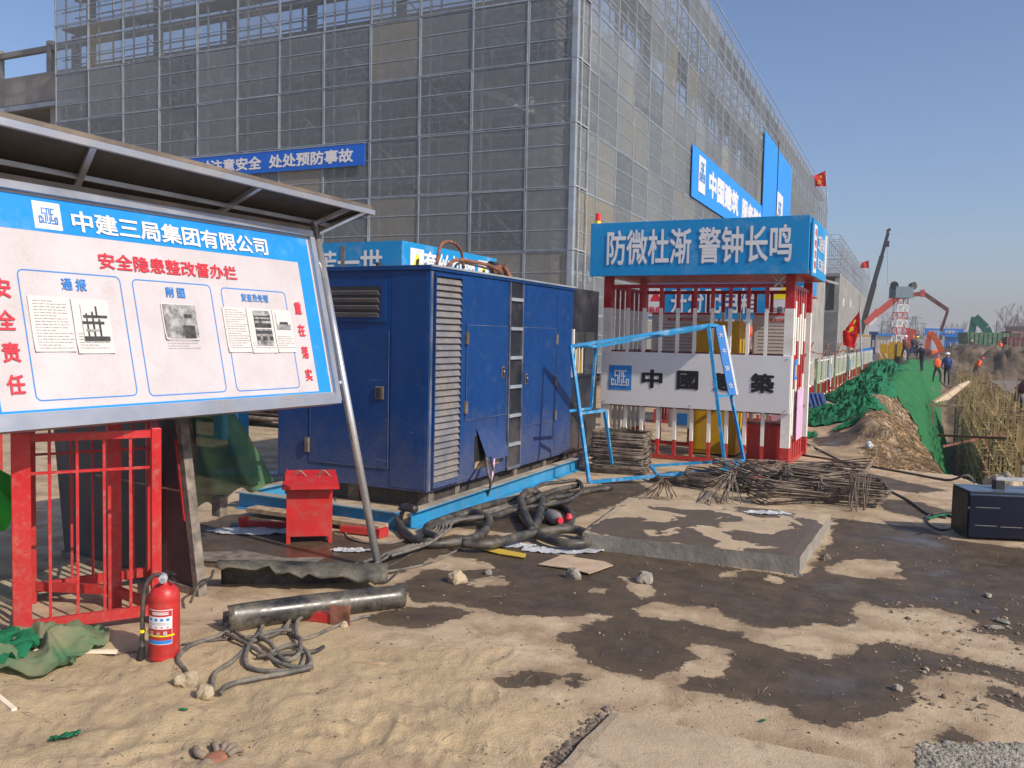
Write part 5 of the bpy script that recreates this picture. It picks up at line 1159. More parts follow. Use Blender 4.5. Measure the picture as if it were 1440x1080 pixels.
cable([(410, 870), (395, 890), (372, 900), (352, 905), (330, 890)], .010, 'cable_grey', 'dusty cable inside the tangle nearest the pipe', lift=.01)
# cables on the right
cable([(1130, 622), (1160, 637), (1195, 655), (1235, 682), (1275, 702), (1305, 722), (1330, 728)], .011, 'rubber', 'black cable crossing the bare ground from kiosk to welder', lift=.0)
cable([(1128, 640), (1180, 648), (1260, 662), (1330, 675), (1370, 678), (1395, 674)], .014, 'rubber', 'black hose along the concrete edge beside the pit', 'thin_hose', 'hose')
cable([(1362, 714, .28), (1352, 728, .1), (1345, 740), (1325, 745), (1308, 738), (1303, 728), (1315, 722), (1340, 720), (1348, 727)], .010, 'rubber', 'welding lead looping out of the dark blue welder', lift=.0)
cable([(1345, 728), (1330, 724), (1312, 727), (1305, 730)], .013, 'net_green', 'dirty green electrode clamp lead beside the welder', 'clamp_lead')

# ------------------------------------------------------------------ split pipes in front
sp1 = thing('split_pipe', 'black plastic pipe with torn left end lying across the sand', 'pipe', (-3.1, 3.85, 0))
p0 = G(318, 868, .07); p1 = G(566, 838, .06); b = MB(); b.smooth = True; ax_ = (p1-p0).normalized(); w_ = ax_.cross(Z).normalized(); u_ = w_.cross(ax_); N_ = 26; K_ = 22
vs = []; rad = .074
for i in range(N_+1):
    f_ = i/N_; c_ = p0.lerp(p1, f_); op = 1.1*max(0, 1-f_*1.5)**1.3            # the tear opens towards the left end
    for j in range(K_+1):
        a = 1.35+op+(2*math.pi-2*op-.001)*j/K_ ; rr_ = rad*(1+.35*max(0, 1-f_*3)**2)*(1-.10*f_)
        e = .02*mnoise.noise(Vector((j*.9, 3, 1))) if i == 0 else 0
        vs.append(c_+w_*(rr_*math.cos(a+.7))+u_*(rr_*math.sin(a+.7))+ax_*e)
b.add(vs, [(i*(K_+1)+j, (i+1)*(K_+1)+j, (i+1)*(K_+1)+j+1, i*(K_+1)+j+1) for i in range(N_) for j in range(K_)])
o = b.build('pipe_wall', 'pipe_black', sp1, world=True); sol = o.modifiers.new('t', 'SOLIDIFY'); sol.thickness = .009; sol.offset = -1
b = MB(); b.smooth = True; b.tube([p0.lerp(p1, .999), p1+ax_*.002], rad*.78, 22); b.build('end_plug', 'pipe_black', sp1, world=True)
sp2 = thing('split_half_pipe', 'dusty half pipe shell lying behind the black pipe, hollow side down', 'pipe', (-3.3, 4.4, 0))
p0 = G(305, 815, .07); p1 = G(545, 812, .06); ax_ = (p1-p0).normalized(); w_ = ax_.cross(Z).normalized(); b = MB(); b.smooth = True; vs = []
for i in range(N_+1):
    f_ = i/N_; c_ = p0.lerp(p1, f_)
    for j in range(K_+1):
        a = D2R(-75)+D2R(190+60*f_)*j/K_; r_ = .15*(1-.30*f_)*(1+.10*mnoise.noise(Vector((f_*5, j*.25, 2)))); ed = (j/K_)**6*(.05*mnoise.noise(Vector((f_*9, 0, 7)))+.03*mnoise.noise(Vector((f_*31, 0, 7))))
        vs.append(c_+w_*(-r_*math.cos(a))*.95+Z*(r_*math.sin(a)*.85+ed-.015))
b.add(vs, [(i*(K_+1)+j, (i+1)*(K_+1)+j, (i+1)*(K_+1)+j+1, i*(K_+1)+j+1) for i in range(N_) for j in range(K_)])
mat('pipe_dusty', (.030, .028, .024), .5, var=.3, scale=8, dirt=.75, dirtcol=(.21, .19, .14), dscale=4)
o = b.build('pipe_shell', 'pipe_dusty', sp2, world=True); sol = o.modifiers.new('t', 'SOLIDIFY'); sol.thickness = .009
b = MB(); b.smooth = True; q = p0+Vector((0, 0, 0)); b.tube(smooth_path([q+Vector((.02, -.05, .07)), q+Vector((.07, -.12, .05)), q+Vector((.12, -.25, .06)), q+Vector((.16, -.36, -.02))], 6), .008, 8); b.build('torn_strip', 'pipe_dusty', sp2, world=True)
p = G(435, 876); b = MB(); b.bar(p+Vector((-.12, .02, .03)), p+Vector((.16, .07, .03)), .05, .05); b.k = 1; b.bar(p+Vector((.17, .05, .0)), p+Vector((.17, .05, .11)), .012, .11, up=(1, .3, 0)); 
tag(b.build('red_angle_scrap', ['box_red', 'rust_red']), 'red steel angle scrap with rusty plate under the black pipe', 'scrap')

# ------------------------------------------------------------------ boards and rubbish on the ground
def flat(name, pxs, matn, label, cat, z=.01, th=.006, warp=.01, group=None):
    P_ = [G(x, y, z) for x, y in pxs]; b = MB(); n = len(P_); c_ = sum(P_, Vector())/n; vs = []
    for s_ in (0, th):
        for p in P_+[c_]: vs.append(Vector((p.x, p.y, gz(p.x, p.y)+z+s_+warp*mnoise.noise(p*3+Vector((1, 2, 3))))))
    fs = [(i, n, (i+1) % n) for i in range(n)]+[(n+1+i, n+1+(i+1) % n, 2*n+1) for i in range(n)]+[(i, (i+1) % n, n+1+(i+1) % n, n+1+i) for i in range(n)]
    return tag(b.add(vs, fs).build(name, matn), label, cat, group)
flat('grey_board', [(275, 776), (340, 775), (400, 785), (455, 786), (440, 795), (370, 793), (280, 788)], 'timber_grey', 'long bent grey board lying behind the half pipe', 'board', .012)
flat('cardboard_sheet', [(757, 794), (790, 782), (850, 790), (862, 796), (828, 808), (800, 800)], 'cardboard', 'torn flat cardboard sheet beside the slab foot', 'cardboard', .012)
flat('yellow_strip', [(680, 770), (700, 772), (740, 780), (738, 785), (700, 779), (679, 774)], 'yellow_strip', 'flat yellow strip on the ground under the hoses', 'strip', .010)
for i, (px, py, sx, lab) in enumerate(((790, 775, .30, 'crumpled clear plastic film along the slab foot'), (720, 768, .20, 'crumpled bluish plastic film under the thick hoses'), (495, 775, .16, 'crumpled plastic rubbish around the steel pole foot'), (352, 748, .35, 'crumpled plastic film scraps by the left red rail'), (1078, 722, .2, 'white plastic scraps on the far edge of the slab'), (340, 665, .5, 'crumpled grey plastic film in the shade behind the beam'))):
    p = G(px, py, .13 if px == 1078 else 0); q = drape('plastic_film', (p.x, p.y, .13 if px == 1078 else 0), (sx, sx*.35), lambda u, v, i=i: .004+ridged(u, v, .022, 30+i, 2.1)*(.3+.7*max(0, mnoise.noise(Vector((u*2.5, v*2.5, i)))*2)), 'plastic_white', 44, D2R(26), 30+i); tag(q, lab, 'plastic film')
p = G(779, 737); c = thing('plastic_bottle', 'dusty white plastic bottle with red cap among the thick hoses', 'bottle', (p.x, p.y, .055), rot=(D2R(90), 0, D2R(50)))
b = MB(); b.smooth = True; b.lathe([(0, -.10), (.05, -.10), (.06, -.08), (.06, .03), (.045, .07), (.02, .09), (.02, .10)], n=20); b.build('body', 'slat_metal', c); b = MB(); b.lathe([(.0, .13), (.026, .13), (.026, .098)], n=16); b.build('cap', 'text_red', c)
p = G(800, 732, .03); b = MB(); b.lathe([(0, 0), (.03, 0), (.035, .05), (.02, .09), (0, .09)], (p.x, p.y, 0), 14); tag(b.build('drink_can', 'text_red'), 'small crushed red and white can right of the bottle', 'can')
def rock(px, py, s, label, matn='stone', sq=(1, 1, 1), seed=0, z=0., nm='rock', grp=None, sub=3):
    p = G(px, py, z); bm = bmesh.new(); bmesh.ops.create_icosphere(bm, subdivisions=sub, radius=1)
    for v in bm.verts:
        q = v.co.copy(); k = 1+.34*mnoise.noise(q*1.1+Vector((seed*3.1, 0, 0)))+.16*mnoise.noise(q*3+Vector((seed, 5, 0)))+.07*mnoise.noise(q*8+Vector((seed, 5, 0)))
        v.co = Vector((q.x*sq[0], q.y*sq[1], q.z*sq[2]))*k*s
        if v.co.z < -s*.35: v.co.z = -s*.35
    me = bpy.data.meshes.new(nm); bm.to_mesh(me); bm.free(); me.materials.append(M(matn)); ob = bpy.data.objects.new(nm, me); COL.objects.link(ob)
    ob.location = (p.x, p.y+s*.5, gz(p.x, p.y)+s*.32+z); ob.rotation_euler[2] = seed; 
    return tag(ob, label, 'rock', grp)
rock(640, 820, .058, 'pale rounded rock on wet ground, leftmost of the rocks before the slab', 'stone_tan', seed=1); rock(685, 808, .026, 'small pale stone between the rounded rock and the pointed rock', seed=2)
rock(803, 815, .055, 'pointed grey rock standing at the end of the cardboard', sq=(1, .6, 1.05), seed=3); rock(903, 820, .055, 'grey rock right of the pointed rock, before the slab front', seed=4)
rock(1412, 700, .21, 'big tan boulder at the pit edge behind the welder', 'stone_tan', (1.25, .8, .8), 5, sub=4); rock(1437, 702, .15, 'dark boulder cut off by the right edge', 'concrete_grey', seed=6)
rock(255, 968, .055, 'caked sand lump left of the cable ends', 'sandlump' if 'sandlump' in MATS else 'stone_tan', (1, .9, .8), 7); rock(283, 985, .04, 'smaller caked sand lump between the cable ends', 'stone_tan', seed=8)
rock(1160, 788, .035, 'brown clod at the right end wall of the slab', 'rust', seed=9); rock(1262, 972, .022, 'small upright stone in the big puddle', 'stone', seed=10); rock(1390, 840, .03, 'flat pale stone on the wet ground below the welder', 'stone', (1.4, .7, .4), 11); rock(1408, 876, .03, 'pale slab of stone, upper of two at the right edge', 'stone', (1.6, .7, .4), 12); rock(1400, 885, .03, 'pale slab of stone, lower of two at the right edge', 'stone', (1.5, .7, .4), 13)
rock(308, 880, .02, 'small stone by the torn pipe end', seed=14); rock(318, 883, .018, 'tiny stone right of the torn pipe end', seed=15); rock(482, 882, .022, 'brown clod beside the rusty plate', 'stone_tan', seed=16)
rock(1222, 636, .07, 'bundle of pale plastic bag on the bank edge', 'plastic_white', (1, .8, 1), 17, nm='plastic_bag')
bpy.data.objects['plastic_bag']['category'] = 'bag'
# loose pebbles and clods nobody could count
mat('pebble_tan', (.27, .21, .145), .95, var=.4, scale=30); mat('soil_clod', (.10, .075, .052), .95, var=.4, scale=30)
def pebbles(name, n, region, smin, smax, matn, seed, z=0.):
    rg = np.random.default_rng(seed); bm = bmesh.new(); bmesh.ops.create_icosphere(bm, subdivisions=1, radius=1); base = [v.co.copy() for v in bm.verts]; fs = [tuple(v.index for v in f.verts) for f in bm.faces]; bm.free()
    b = MB(); its = []
    for _ in range(n):
        px, py = region(rg); p = G(px, py, z); s_ = smin*(smax/smin)**(rg.random()**2.2); k = rg.uniform(.5, 1.3, 3); a = rg.uniform(0, 6.28); ca, sa = math.cos(a), math.sin(a)
        its.append((p, s_, k, ca, sa))
    g_all = gzs([t_[0] for t_ in its]) if z == 0 else [z]*n
    for (p, s_, k, ca, sa), g_ in zip(its, g_all):
        b.add([(p.x+s_*(ca*v.x*k[0]-sa*v.y*k[1])*(1+.25*((i*7) % 5)/5), p.y+s_*(sa*v.x*k[0]+ca*v.y*k[1]), float(g_)+s_*.2+s_*v.z*k[2]*.7) for i, v in enumerate(base)], fs)
    return tag(b.build(name, matn), kind='stuff', label=None)
pebbles('pebbles', 700, lambda r: (r.uniform(560, 1440), 1080-300*r.random()**.8), .002, .010, 'pebble_tan', 1)
pebbles('dark_clods', 900, lambda r: (r.uniform(0, 1440), 1080-290*r.random()), .0015, .007, 'soil_clod' if 'soil_clod' in MATS else 'rust', 2)
pebbles('pebbles_right', 260, lambda r: (1440-190*r.random()**1.3, r.uniform(840, 1000)), .004, .020, 'pebble_tan', 3)
pebbles('gravel_patch', 4200, lambda r: (1440-150*r.random()*(1 if r.random() < .5 else .8), 1085-42*r.random()*(.7+.3*r.random())), .004, .014, 'stone', 4)
pebbles('far_pebbles', 400, lambda r: (r.uniform(820, 1440), r.uniform(660, 800)), .003, .012, 'pebble_tan', 5)
pebbles('seam_clods', 420, lambda r: (lambda t_: (862-95*t_+r.normal(0, 5), 1000+80*t_+r.normal(0, 4)))(r.random()), .004, .018, 'rust', 6)
pebbles('slab_foot_clods', 500, lambda r: (lambda t_: (818+310*t_, 757+50*t_+abs(r.normal(0, 3))))(r.random()), .004, .014, 'concrete_grey', 7)
b = MB()
for _ in range(130):
    px, py = random.uniform(20, 1420), random.uniform(800, 1075); p = G(px, py); a = random.uniform(0, 6.28); L = random.uniform(.015, .07); q = p+Vector((math.cos(a), math.sin(a), 0))*L
    p.z = gz(p.x, p.y)+.004; q.z = gz(q.x, q.y)+.004+random.random()*.012; b.tube([p, (p+q)/2+Vector((0, 0, .004)), q], .0015, 4)
tag(b.build('twigs', 'timber_grey'), kind='stuff')
# welder
wl = thing('welding_machine', 'dark blue portable welding machine with carry handle at the right edge', 'welder', (.27, 8.0, 0), D2R(20))
Wd, Dd, Hh = .86, .36, .40
b = MB(); b.box((0, 0, .02), (Wd, Dd, Hh)); b.build('case', 'dark_blue', wl, bevel=.008); b = MB(); b.box((.0, .0, Hh+.0005), (Wd-.02, Dd, Hh+.006)); b.build('lid', 'dark_blue_top', wl)
for x in (.26, .60): b = MB(); b.box((x, .14, Hh+.0065), (x+.07, .22, Hh+.075)); b.build('handle_foot', 'black', wl)
b = MB(); b.bar((.27, .18, Hh+.09), (.66, .18, Hh+.09), .03, .025); b.build('handle', 'plastic_white', wl)
for x0, x1, z in ((.05, .24, .27), (.05, .22, .12), (.25, .42, .115)):
    b = MB(); b.box((x0, -.004, z), (x1, -.0005, z+.006)); b.build('print_line', 'slat_metal', wl)
b = MB(); b.box((.46, -.006, .05), (.62, -.0005, .22)); b.build('rating_plate', 'black', wl)
for i in range(7):
    b = MB(); b.box((.66+.022*i, -.004, .08), (.67+.022*i, -.0005, .30)); b.build('vent_slot', 'black', wl)
b = MB(); b.box((.0, -.003, .372), (Wd, -.0003, .385)); b.build('case_seam', 'dark_blue_top', wl); b = MB(); b.box((-.001-.006, .02, .02), (-.0005, .34, .38)); b.build('end_panel', 'black', wl)
# ------------------------------------------------------------------ the bank, its netting and straw
def net_sheet():
    b = MB(); ys = [12.35]
    while ys[-1] < 78: ys.append(ys[-1]*1.008)
    n = 70; vs = []
    for j, y in enumerate(ys):
        tl = float(np.interp(y, [12, 15, 19, 24, 30, 40, 80], [.98, .97, .95, .65, .0, -1.25, -1.3])) + .16*mnoise.noise(Vector((y*.8, 0, 3))); tr = 2.3
        for i in range(n+1):
            t_ = tl+(tr-tl)*i/n; x = float(crest(y))+t_
            w = .035*abs(mnoise.noise(Vector((t_*3.2+y*.9, y*.25, 1))))+.05*abs(mnoise.noise(Vector((t_*1.1, y*.55, 8))))+(.10*max(0, mnoise.noise(Vector((t_*1.5, y*.6, 4)))) if t_ < .8 else 0)
            vs.append((x+.02, y, .02+w))
    zz = np.maximum(gzs([(v[0]-.02, v[1]) for v in vs]), -3.6); vs = [(v[0], v[1], v[2]+float(z)) for v, z in zip(vs, zz)]
    b.add(vs, [(j*(n+1)+i, j*(n+1)+i+1, (j+1)*(n+1)+i+1, (j+1)*(n+1)+i) for j in range(len(ys)-1) for i in range(n)])
    tag(b.build('slope_netting', 'net_slope', smooth=True), 'long bright green netting covering the pit slope', 'netting')
net_sheet()
for c_, sz, hh, rz, s_, lab in (((-1.75, 18.6, 0), (.95, 1.7), .24, .1, 1, 'heap of green netting nearest the kiosk on the bank'), ((-2.0, 26.5, 0), (1.0, 3.0), .34, .05, 2, 'larger heap of green netting by the fence further along the bank'), ((-2.3, 34.5, 0), (.9, 3.0), .36, .0, 3, 'green netting heap at the middle of the fence'), ((-2.15, 15.2, 0), (.35, .45), .07, .3, 4, 'small flat scrap of green netting beside the kiosk'), ((-2.6, 48, 0), (1.0, 5), .6, 0, 5, 'green netting heap near the far end of the fence')):
    tag(drape('netting_heap', c_, sz, lambda u, v, hh=hh, s_=s_: .01+max(0, 1-max(abs(u), abs(v))**2)*(hh*.5+ridged(u, v, hh*.75, s_*3, 3.2)+ridged(u, v, hh*.3, s_*5, 8))+ridged(u, v, .04, s_, 9), 'net_green', 110, rz, s_), lab, 'netting')
tag(drape('netting_scrap', (-1.35, 16.2, 0), (.5, .12), lambda u, v: .01+ridged(u, v, .06, 3, 3), 'net_green', 24, 1.0, 6), 'thin green netting strand on the bare ground before the heaps', 'netting')
p = G(1205, 592); tag(drape('dark_bag', (p.x, p.y, 0), (.45, .5), lambda u, v: .01+ridged(u, v, .10, 13, 3), 'black', 24, 0, 6), 'black crumpled sheet on the bank edge by the netting heap', 'sheet')
b = MB(); raw = []
for _ in range(5200):
    y = 12.3+(30-12.3)*random.random()**1.9; t_ = -.15+1.15*random.random()**.8; x = float(crest(y))+t_
    a = random.gauss(-1.15, .45); L = random.uniform(.05, .22); x2 = x+math.cos(a)*L; y2 = y+math.sin(a)*L*1.6
    raw.append((x, y, x2, y2))
za = gzs([r_[:2] for r_ in raw]); zb = gzs([r_[2:] for r_ in raw]); w = .0035
for (x, y, x2, y2), z, z2 in zip(raw, za+.008, zb+.012):
    z = float(z); z2 = float(z2)
    b.add([(x-w, y, z), (x+w, y, z+.004), (x2+w, y2, z2+.004+random.random()*.02), (x2-w, y2, z2)], [(0, 1, 2, 3)])
mat('straw', (.56, .42, .24), .9, var=.4, scale=6); tag(b.build('straw', 'straw'), kind='stuff')

# ------------------------------------------------------------------ barrier fence
def fence_panel(loc, rz, label):
    t_ = thing('barrier_fence', label, 'fence', loc, rz, 'barrier fence panels between the building and the bank')
    b = MB(); b.box((0, .02, .08), (1.9, .024, 1.08)); b.build('net_infill', 'net_fence', t_)
    b = MB()
    for z in (.10, .50, 1.08): b.box((0, -.02, z), (1.9, .0, z+.035))
    b.build('rail', 'white_paint', t_); s0 = None
    for i in range(2):
        if s0 is None:
            b = MB(); b.bar((0, -.05, .03), (0, -.05, .48), .05, .06, (0, 1, 0), 0); b.bar((0, -.05, .48), (0, -.05, 1.20), .05, .06, (0, 1, 0), 1); s0 = b.build('bar', ['red_paint', 'white_paint'], t_, loc=(.06, 0, 0))
        else: dup(s0, t_, (.06+.95*i, 0, 0))
    return t_
fa_, fb_ = Vector((-2.86, 20.5, 0)), Vector((-3.95, 60, 0)); fd = (fb_-fa_); nF = 19
f0 = None; ordn = ['nearest', 'second', 'third', 'fourth', 'fifth', 'sixth', 'seventh', 'eighth', 'ninth', 'tenth', 'eleventh', 'twelfth', 'thirteenth', 'fourteenth', 'fifteenth', 'sixteenth', 'seventeenth', 'eighteenth', 'farthest']
for i in range(nF):
    p = fa_+fd*(i/nF); rz = math.atan2(fd.y, fd.x)+(.05 if i % 3 == 1 else -.03); lab = 'red and white barrier panel with green net, %s from the kiosk along the fence' % ordn[i]
    if f0 is None: f0 = fence_panel(tuple(p), rz, lab)
    else: copy_tree(f0, tuple(p), rz, lab)
for px, py, h, lab in ((1165, 520, .85, 'narrow blue and white notice hung on the nearer fence bars'), (1193, 505, 1.0, 'second narrow pale notice hung further along the fence')):
    p = atX(px, py, -3.05 if px < 1180 else -3.3); b = MB(); b.box((p.x+.06, p.y-.14, .25), (p.x+.075, p.y+.14, 1.12)); b.k = 1; b.box((p.x+.0755, p.y-.14, .5), (p.x+.078, p.y+.14, .95)); tag(b.build('fence_notice', ['white_print', 'text_blue']), lab, 'notice')
b = MB()
for i in range(26):
    y = 22+i*1.5; x = float(np.interp(y, [20.5, 60], [-3.1, -4.2]))-.35; b.bar((x, y, 1.2+random.uniform(-.05, .1)), (x-.02, y+1.5, 1.2+random.uniform(-.05, .1)), .03)
    if i % 4 == 0: b.bar((x, y, 0), (x, y, 1.6), .035); b.bar((x-.1, y-.3, 1.0), (x+.1, y+.4, 1.6), .03)
tag(b.build('pipe_railing', 'rust_red'), 'rusty tube railing running just behind the barrier fence', 'railing')
p = G(1150, 588); b = MB()
for i in range(6): b.bar((p.x-.25+.09*i, p.y+.2, .02), (p.x-.45+.09*i, p.y+.5, .5), .085, .02, k=0)
tag(b.build('blue_sheeting', 'cloth_blue'), 'small leaning blue corrugated sheet just right of the kiosk', 'sheet')
c = thing('leaning_board', 'blue and white information board leaning at the far end of the fence', 'board', (0, 0, 0)); q = atD(1232, 502, 62); c.location = (q.x, q.y, 0)
b = MB(); b.bar((-.5, 0, 0), (-.75, .2, 1.25), .95, .04, up=(0, 1, 0)); b.build('panel', 'banner_blue', c); b = MB(); b.bar((-.5, -.03, 0), (-.57, .03, .38), .95, .05, up=(0, 1, 0)); b.build('white_part', 'white_print', c)
c = thing('striped_barrier', 'red and white striped trestle leaning by the information board', 'barrier', (0, 0, 0)); q = atD(1246, 503, 62); c.location = (q.x, q.y, 0)
for i in range(4): b = MB(); b.bar((-.5+.22*i, 0, 1.2-.12*i), (.1+.22*i, .0, .0), .14, .05); b.build('leg', ('white_paint', 'pump_red')[i % 2], c)
c = thing('yellow_cabinet', 'yellow site cabinet at the foot of the lattice tower', 'cabinet', (0, 0, 0)); q = atD(1260, 498, 80); c.location = (q.x, q.y, 0)
b = MB(); b.box((-.6, 0, 0.2), (.6, .6, 1.75)); b.build('body', 'yellow_paint', c); b = MB(); b.box((-.05, -.03, .3), (.05, -.001, 1.6)); b.build('door_gap', 'black', c)
q = atD(1243, 498, 75); b = MB(); b.box((q.x-.3, q.y, .2), (q.x+.25, q.y+.4, 1.5)); b.box((q.x-.25, q.y+.05, 1.501), (q.x+.2, q.y+.35, 1.6)); tag(b.build('yellow_bin', 'yellow_paint'), 'narrow yellow bin left of the yellow site cabinet', 'bin')
for i, px in enumerate((1250, 1255, 1264)):
    q = atD(px, 505, 58); b = MB(); b.smooth = False; b.cyl((q.x, q.y, gz(q.x, q.y)), .26, .62, 14); b.cyl((q.x, q.y, gz(q.x, q.y)+.621), .24, .02, 14); tag(b.build('oil_drum', 'black'), ('black drum left of the pair before the yellow cabinet', 'black drum in the middle before the yellow cabinet', 'black drum right of the pair before the yellow cabinet')[i], 'drum', 'black drums before the yellow cabinet')

# ------------------------------------------------------------------ flags
def flag(label, corners, dist, pole=None, marks=True, wob=.06):
    """corners: four directions (top at pole, top free, bottom free, bottom at pole) at one distance"""
    c4 = [atD(x, y, dist) for x, y in corners]; t_ = thing('red_flag', label, 'flag', tuple(c4[0])); n = 22; b = MB(); vs = []; nn = (c4[1]-c4[0]).cross(c4[3]-c4[0]).normalized()
    for j in range(n+1):
        for i in range(n+1):
            u, v = i/n, j/n; p = c4[0].lerp(c4[1], u).lerp(c4[3].lerp(c4[2], u), v); vs.append(p+nn*(wob*u*math.sin(u*9+v*4)+wob*.6*mnoise.noise(Vector((u*4, v*4, dist)))))
    b.add(vs, [(j*(n+1)+i, j*(n+1)+i+1, (j+1)*(n+1)+i+1, (j+1)*(n+1)+i) for j in range(n) for i in range(n)]); b.build('cloth', 'flag_red', t_, world=True, smooth=True)
    if marks:
        b = MB(); sgn = -1 if nn.dot(c4[0]-Vector((0, 0, EYE))) > 0 else 1
        for (u0, v0, u1, v1) in ((.30, .22, .42, .38), (.40, .20, .30, .36), (.45, .52, .62, .60), (.50, .66, .68, .74), (.42, .60, .46, .80), (.60, .5, .56, .84)):
            a = c4[0].lerp(c4[1], u0).lerp(c4[3].lerp(c4[2], u0), v0); e = c4[0].lerp(c4[1], u1).lerp(c4[3].lerp(c4[2], u1), v1); b.bar(a+nn*sgn*.09, e+nn*sgn*.09, (c4[1]-c4[0]).length*.05, .004, up=nn)
        b.build('yellow_marks', 'yellow_sign', t_, world=True)
    if pole: b = MB(); a, e = [atD(x, y, dist) for x, y in pole]; b.tube([a, e], .014+dist*.0004, 6); b.build('pole', 'tube_pale', t_, world=True)
flag('nearest red flag with yellow marks, hanging from a pole at the fence', [(1209, 437), (1190, 461), (1184, 472), (1210.5, 468)], 27, ((1209, 434), (1212, 520)), wob=.03)
nf_ = bpy.data.objects['red_flag']; 
flag('lower tail of the nearest red flag below its folds', [(1209.5, 460), (1185, 465), (1185, 485), (1201, 490)], 27, None, False, .03)
flag('red flag with yellow marks flying from the top of the screened building', [(1161, 240), (1140, 249), (1145, 262), (1162, 262)], 84, ((1161, 239), (1164, 300)), wob=.15)
flag('small red flag on the rooftop scaffold further away', [(1222, 366), (1212, 369), (1209, 377), (1222, 377)], 150, ((1222, 365), (1223, 400)), False, .15)

# ------------------------------------------------------------------ forest of falsework tubes in the pit
fw = thing('falsework', 'dense tan and rusty falsework of upright tubes standing in the pit', 'falsework', (1.2, 14, -4.55)); s0 = None; many = MB()
fx = lambda y: float(np.interp(y, [14, 20, 60], [1.15, 1.28, .95])); cnt = 0
ub = MB(); ub.bar((0, 0, 0), (0, 0, 5.), .034, .034)
ys = []; y = 13.2
while y < 60: ys.append(y); y += .62+.012*y
for r_i, xo in enumerate((0, .8)):
    for y in ys:
        x = fx(y)+xo+random.uniform(-.02, .02); yy = y+random.uniform(-.04, .04); top = float(np.interp(y, [14, 60], [.52, .25]))+random.uniform(-.28, .22); ln = (top+4.55)/5.
        if cnt < 260 and xo < 1:
            if s0 is None: s0 = ub.build('upright', 'scaf_tan', fw, loc=(x-1.2, yy-14, 0)); s0.scale = (1, 1, ln)
            else: dup(s0, fw, (x-1.2, yy-14, 0), (random.uniform(-.004, .004), random.uniform(-.004, .004), 0), (1, 1, ln))
            cnt += 1
        else: many.bar((x-1.2, yy-14, 0), (x-1.2+random.uniform(-.03, .03), yy-14, top+4.55), .034, .034)
tag(many.build('uprights_beyond', 'scaf_tan', fw), kind='stuff')
b = MB(); l0 = None
for xo in (0, .8):
    for k in range(9):
        z = .3+.52*k; p = Vector((fx(13.2)+xo-1.2, -.8, z)); q = Vector((fx(60)+xo-1.2, 46, z+random.uniform(-.05, .05))); m_ = Vector((fx(20)+xo-1.2+.0, 6, z)); 
        b.bar(p, m_, .028); b.bar(m_, q, .028)
b.build('long_ledger', 'scaf_tan', fw); b = MB()
for y in ys:
    for k in range(9):
        if random.random() < .6: z = .34+.52*k+random.uniform(-.01, .01); b.bar((fx(y)-1.2-.15, y-14+random.uniform(-.05, .05), z), (fx(y)-1.2+.95, y-14, z), .026)
tag(b.build('cross_ledgers', 'scaf_tan', fw), kind='stuff')
b = MB()
for i in range(1):
    y = 24+i*5.6; b.bar((fx(y)-1.2-.05, y-14, random.uniform(0.8, 2)), (fx(y)-1.2-.05, y-14+random.uniform(1.5, 2.6), random.uniform(3.2, 4.8)), .034)
b.build('diagonal_brace', 'rust_red', fw)
b = MB()
for i in range(20): b.box((fx(14+i*2.3)-1.2+1.5, -.6+i*2.3, 0.0), (fx(14+i*2.3)-1.2+1.55, 1.66+i*2.3, 3.6+random.uniform(-.12, .12)))
tag(b.build('added_shade_panels', 'plywood_dark', fw), kind='stuff')  # added wall of panels, blocks the sun and darkens the void behind the tubes
b = MB()
for i in range(26): b.box((fx(15+i*1.75)-1.2+1.8+random.uniform(-.1, .1), 1+i*1.75, 4.0), (fx(15+i*1.75)-1.2+11, 2.7+i*1.75, 4.06))
tag(b.build('deck_boards', 'timber_grey', fw), kind='stuff')
b = MB(); a, e = atD(1319, 612, 21), atD(1425, 617, 20); b.bar(a, e, .05); tag(b.build('cross_tube', 'rust_red'), 'upper rusty tube reaching from the green slope to the falsework', 'tube')
b = MB(); a, e = atD(1325, 628, 20), atD(1418, 608, 22); b.bar(a, e, .04); tag(b.build('cross_tube', 'rust_red'), 'lower rusty tube slanting from the green slope up to the falsework', 'tube')
b = MB(); p = G(1437, 690, -.9); b.bar(p, p+Z*.45, .06); b.k = 1; b.bar(p+Z*.45, p+Z*.8, .06); b.k = 0; b.bar(p+Z*.8, p+Z*1.15, .06, k=0); tag(b.build('striped_post', ['white_paint', 'red_paint']), 'red and white striped post at the right edge behind the boulder', 'post')
pl_ = thing('plank_platform', 'tan plank platform over the pit before the falsework', 'platform', (0, 0, 0)); q = atD(1335, 552, 38); pl_.location = tuple(q)
for i in range(9): b = MB(); b.bar((-.55+.06*i, -1.1+.10*i, -.35+.01*i), (.35+.05*i, 1.2+.1*i, .25+.02*i), .12, .05); b.build('plank', 'wood_pale' if i % 2 else 'timber', pl_)
b = MB(); b.box((-.7, -1.2, -.5), (.5, -1.05, -.4)); b.box((-.6, -1.2, -3), (-.5, -1.1, -.5)); b.box((.35, -1.2, -3.), (.45, -1.1, -.5)); b.build('bearer', 'timber', pl_)
b = MB()
for i in range(40):
    y = random.uniform(62, 92); x = random.uniform(2, 14); b.bar((x, y, gz(x, y)), (x+random.uniform(-.2, .2), y, gz(x, y)+random.uniform(.3, 1.1)), .06)
tag(b.build('starter_bars', 'rust', None), kind='stuff')
tag(drape('grey_green_sheet', (5.6, 52, .4), (1.6, 3.5), lambda u, v: .5+.9*(u+1)+ridged(u, v, .2, 3, 2), 'net_dark', 26, .2, 6), 'grey green sheet over the spoil at the right edge', 'sheet')

